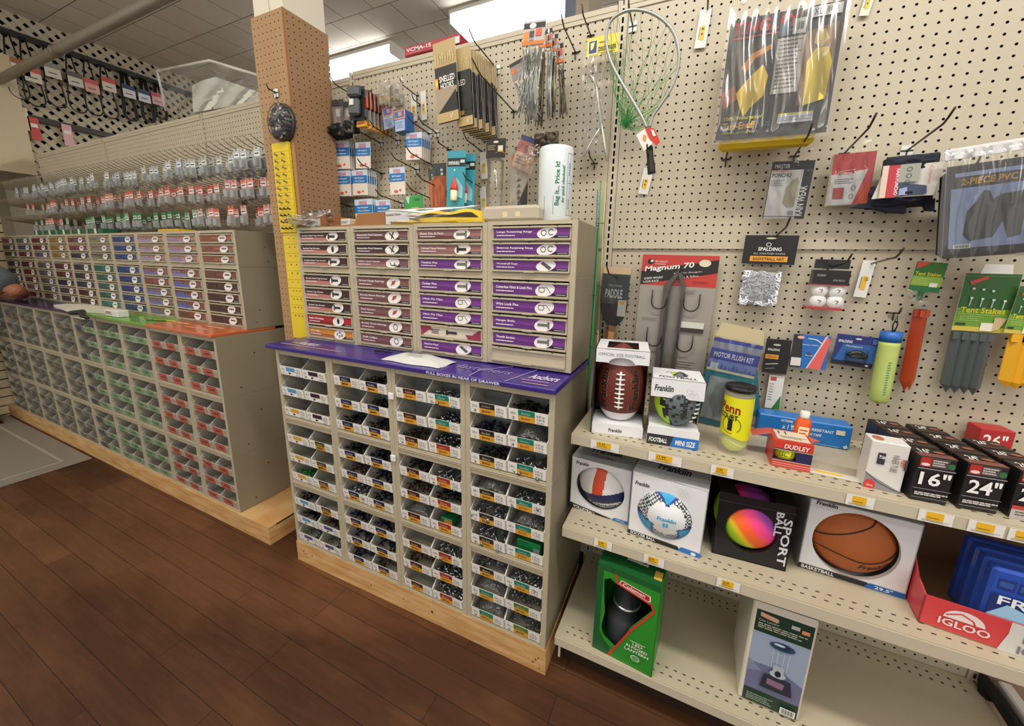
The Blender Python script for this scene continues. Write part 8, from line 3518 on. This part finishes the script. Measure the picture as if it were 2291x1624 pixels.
# ================================================================== person at the left edge
def skin_body(name, chains, mtl, parent=None, sub=2):
    me = bpy.data.meshes.new(name)
    vs, es, rs = [], [], []
    for (p, r, par) in chains:
        vs.append(p)
        rs.append(r)
        if par is not None:
            es.append((par, len(vs) - 1))
    me.from_pydata(vs, es, [])
    o = bpy.data.objects.new(name, me)
    COL.objects.link(o)
    sk = o.modifiers.new('skin', 'SKIN')
    me.skin_vertices.new() if hasattr(me.skin_vertices, 'new') and not me.skin_vertices else None
    if me.skin_vertices:
        for i, r in enumerate(rs):
            me.skin_vertices[0].data[i].radius = r if isinstance(r, tuple) else (r, r)
        me.skin_vertices[0].data[0].use_root = True
    su = o.modifiers.new('sub', 'SUBSURF')
    su.levels = su.render_levels = sub
    me.materials.append(mtl)
    if parent:
        o.parent = parent
    return o


pt = empty('person', 'person in a grey-blue shirt leaning an elbow on the counter, mostly out of frame', 'person', (-4.86, -.72, FLOOR_Z))
SK = mat('a3684c', .5)
F0 = -FLOOR_Z
def W(x, y, z):
    return (x + 4.86, y + .72, z + F0)
el = W(-3.97, -.50, -.325)
body = [
    (W(-4.80, -.72, -.50), (.15, .11), None), (W(-4.79, -.71, -.28), (.14, .11), 0), (W(-4.76, -.69, -.06), (.16, .12), 1), (W(-4.74, -.67, .04), (.10, .09), 2), (W(-4.73, -.66, .12), .055, 3),
    (W(-4.71, -.655, .20), (.075, .085), 4), (W(-4.70, -.65, .28), (.07, .085), 5),
    (W(-4.52, -.76, .00), .065, 3), (W(-4.24, -.63, -.15), .052, 7), (el, .044, 8), (W(-4.16, -.44, -.355), .036, 9), (W(-4.34, -.41, -.368), .028, 10),
    (W(-4.86, -.52, .00), .065, 3), (W(-5.00, -.48, -.20), .048, 12), (W(-4.94, -.43, -.36), .038, 13), (W(-4.78, -.40, -.37), .028, 14),
    (W(-4.80, -.80, -.62), .095, 0), (W(-4.82, -.80, -.98), .065, 16), (W(-4.85, -.80, -1.36), .045, 17), (W(-4.72, -.79, -1.395), .036, 18),
    (W(-4.88, -.63, -.62), .095, 0), (W(-4.92, -.62, -.98), .065, 20), (W(-4.96, -.62, -1.36), .045, 21), (W(-4.84, -.60, -1.395), .036, 22)]
skin_body('body', body, SK, pt)
shirt = [(W(-4.80, -.72, -.52), (.17, .135), None), (W(-4.79, -.71, -.28), (.165, .135), 0), (W(-4.76, -.69, -.06), (.18, .14), 1), (W(-4.74, -.67, .045), (.115, .10), 2),
         (W(-4.52, -.76, .00), .095, 3), (W(-4.30, -.66, -.12), .088, 4), (W(-4.06, -.55, -.24), .085, 5), (W(-3.985, -.51, -.290), .068, 6), (W(-4.86, -.52, .00), .085, 3), (W(-4.99, -.48, -.19), .075, 8)]
skin_body('shirt', shirt, mat('545a62', .9, bump=.4, bscale=40), pt)
trou = [(W(-4.80, -.72, -.50), (.165, .13), None), (W(-4.80, -.80, -.62), .115, 0), (W(-4.82, -.80, -.98), .085, 1), (W(-4.85, -.80, -1.34), .068, 2), (W(-4.88, -.63, -.62), .115, 0), (W(-4.92, -.62, -.98), .085, 4), (W(-4.96, -.62, -1.34), .068, 5)]
skin_body('trousers', trou, mat('12110f', .9), pt)
hx0 = .12
hand = [(W(hx0 - 4.46, -.41, -.362), (.030, .016), None), (W(hx0 - 4.52, -.40, -.372), (.036, .014), 0)]
k0 = 1
for i, (dy, L_) in enumerate(((-.030, .055), (-.010, .066), (.010, .062), (.028, .048))):
    hand.append((W(hx0 - 4.555, -.40 + dy, -.374), .010, 1))
    hand.append((W(hx0 - 4.555 - L_ * .55, -.40 + dy * 1.1, -.378), .009, len(hand) - 1))
    hand.append((W(hx0 - 4.555 - L_, -.40 + dy * 1.1, -.392), .008, len(hand) - 1))
hand.append((W(hx0 - 4.49, -.435, -.376), .011, 0))
hand.append((W(hx0 - 4.53, -.455, -.385), .009, len(hand) - 1))
skin_body('hand', hand, SK, pt)
for s, (x, y) in enumerate(((-4.76, -.80), (-4.88, -.61))):
    b = B()
    b.ball((x + 4.86, y + .72, .045), (.14, .05, .044), mat('1a1613', .6), 16, 10)
    b.box(x + 4.86 - .13, y + .72 - .045, .001, x + 4.86 + .13, y + .72 + .045, .015, mat('0d0b0a', .7))
    b.obj('shoe', pt)
b = B()
b.ball((.165, .07, F0 + .315), (.095, .088, .075), mat('3a2a1e', .9, bump=.8, bscale=90), 18, 12)
b.obj('hair', pt)
b = B()
hx, hy, hz_ = .16, .07, F0 + .255
fd = Vector((.25, .97, 0)).normalized()
sd = Vector((fd.y, -fd.x, 0))
for s in (-1, 1):
    c_ = Vector((hx, hy, hz_)) + fd * .080 + sd * (.030 * s)
    b.ball(c_, .010, mat('e8e4dc', .3), 8, 6)
    b.ball(c_ + fd * .006, .005, mat('2a1c14', .3), 8, 6)
b.tube([Vector((hx, hy, hz_ + .01)) + fd * .082, Vector((hx, hy, hz_ - .02)) + fd * .100, Vector((hx, hy, hz_ - .026)) + fd * .085], [.006, .011, .009], SK, 8)
b.tube([Vector((hx, hy, hz_ - .05)) + fd * .084 + sd * .02, Vector((hx, hy, hz_ - .052)) + fd * .090, Vector((hx, hy, hz_ - .05)) + fd * .084 - sd * .02], .005, mat('8a4a3c', .5), 6)
b.obj('face', pt)
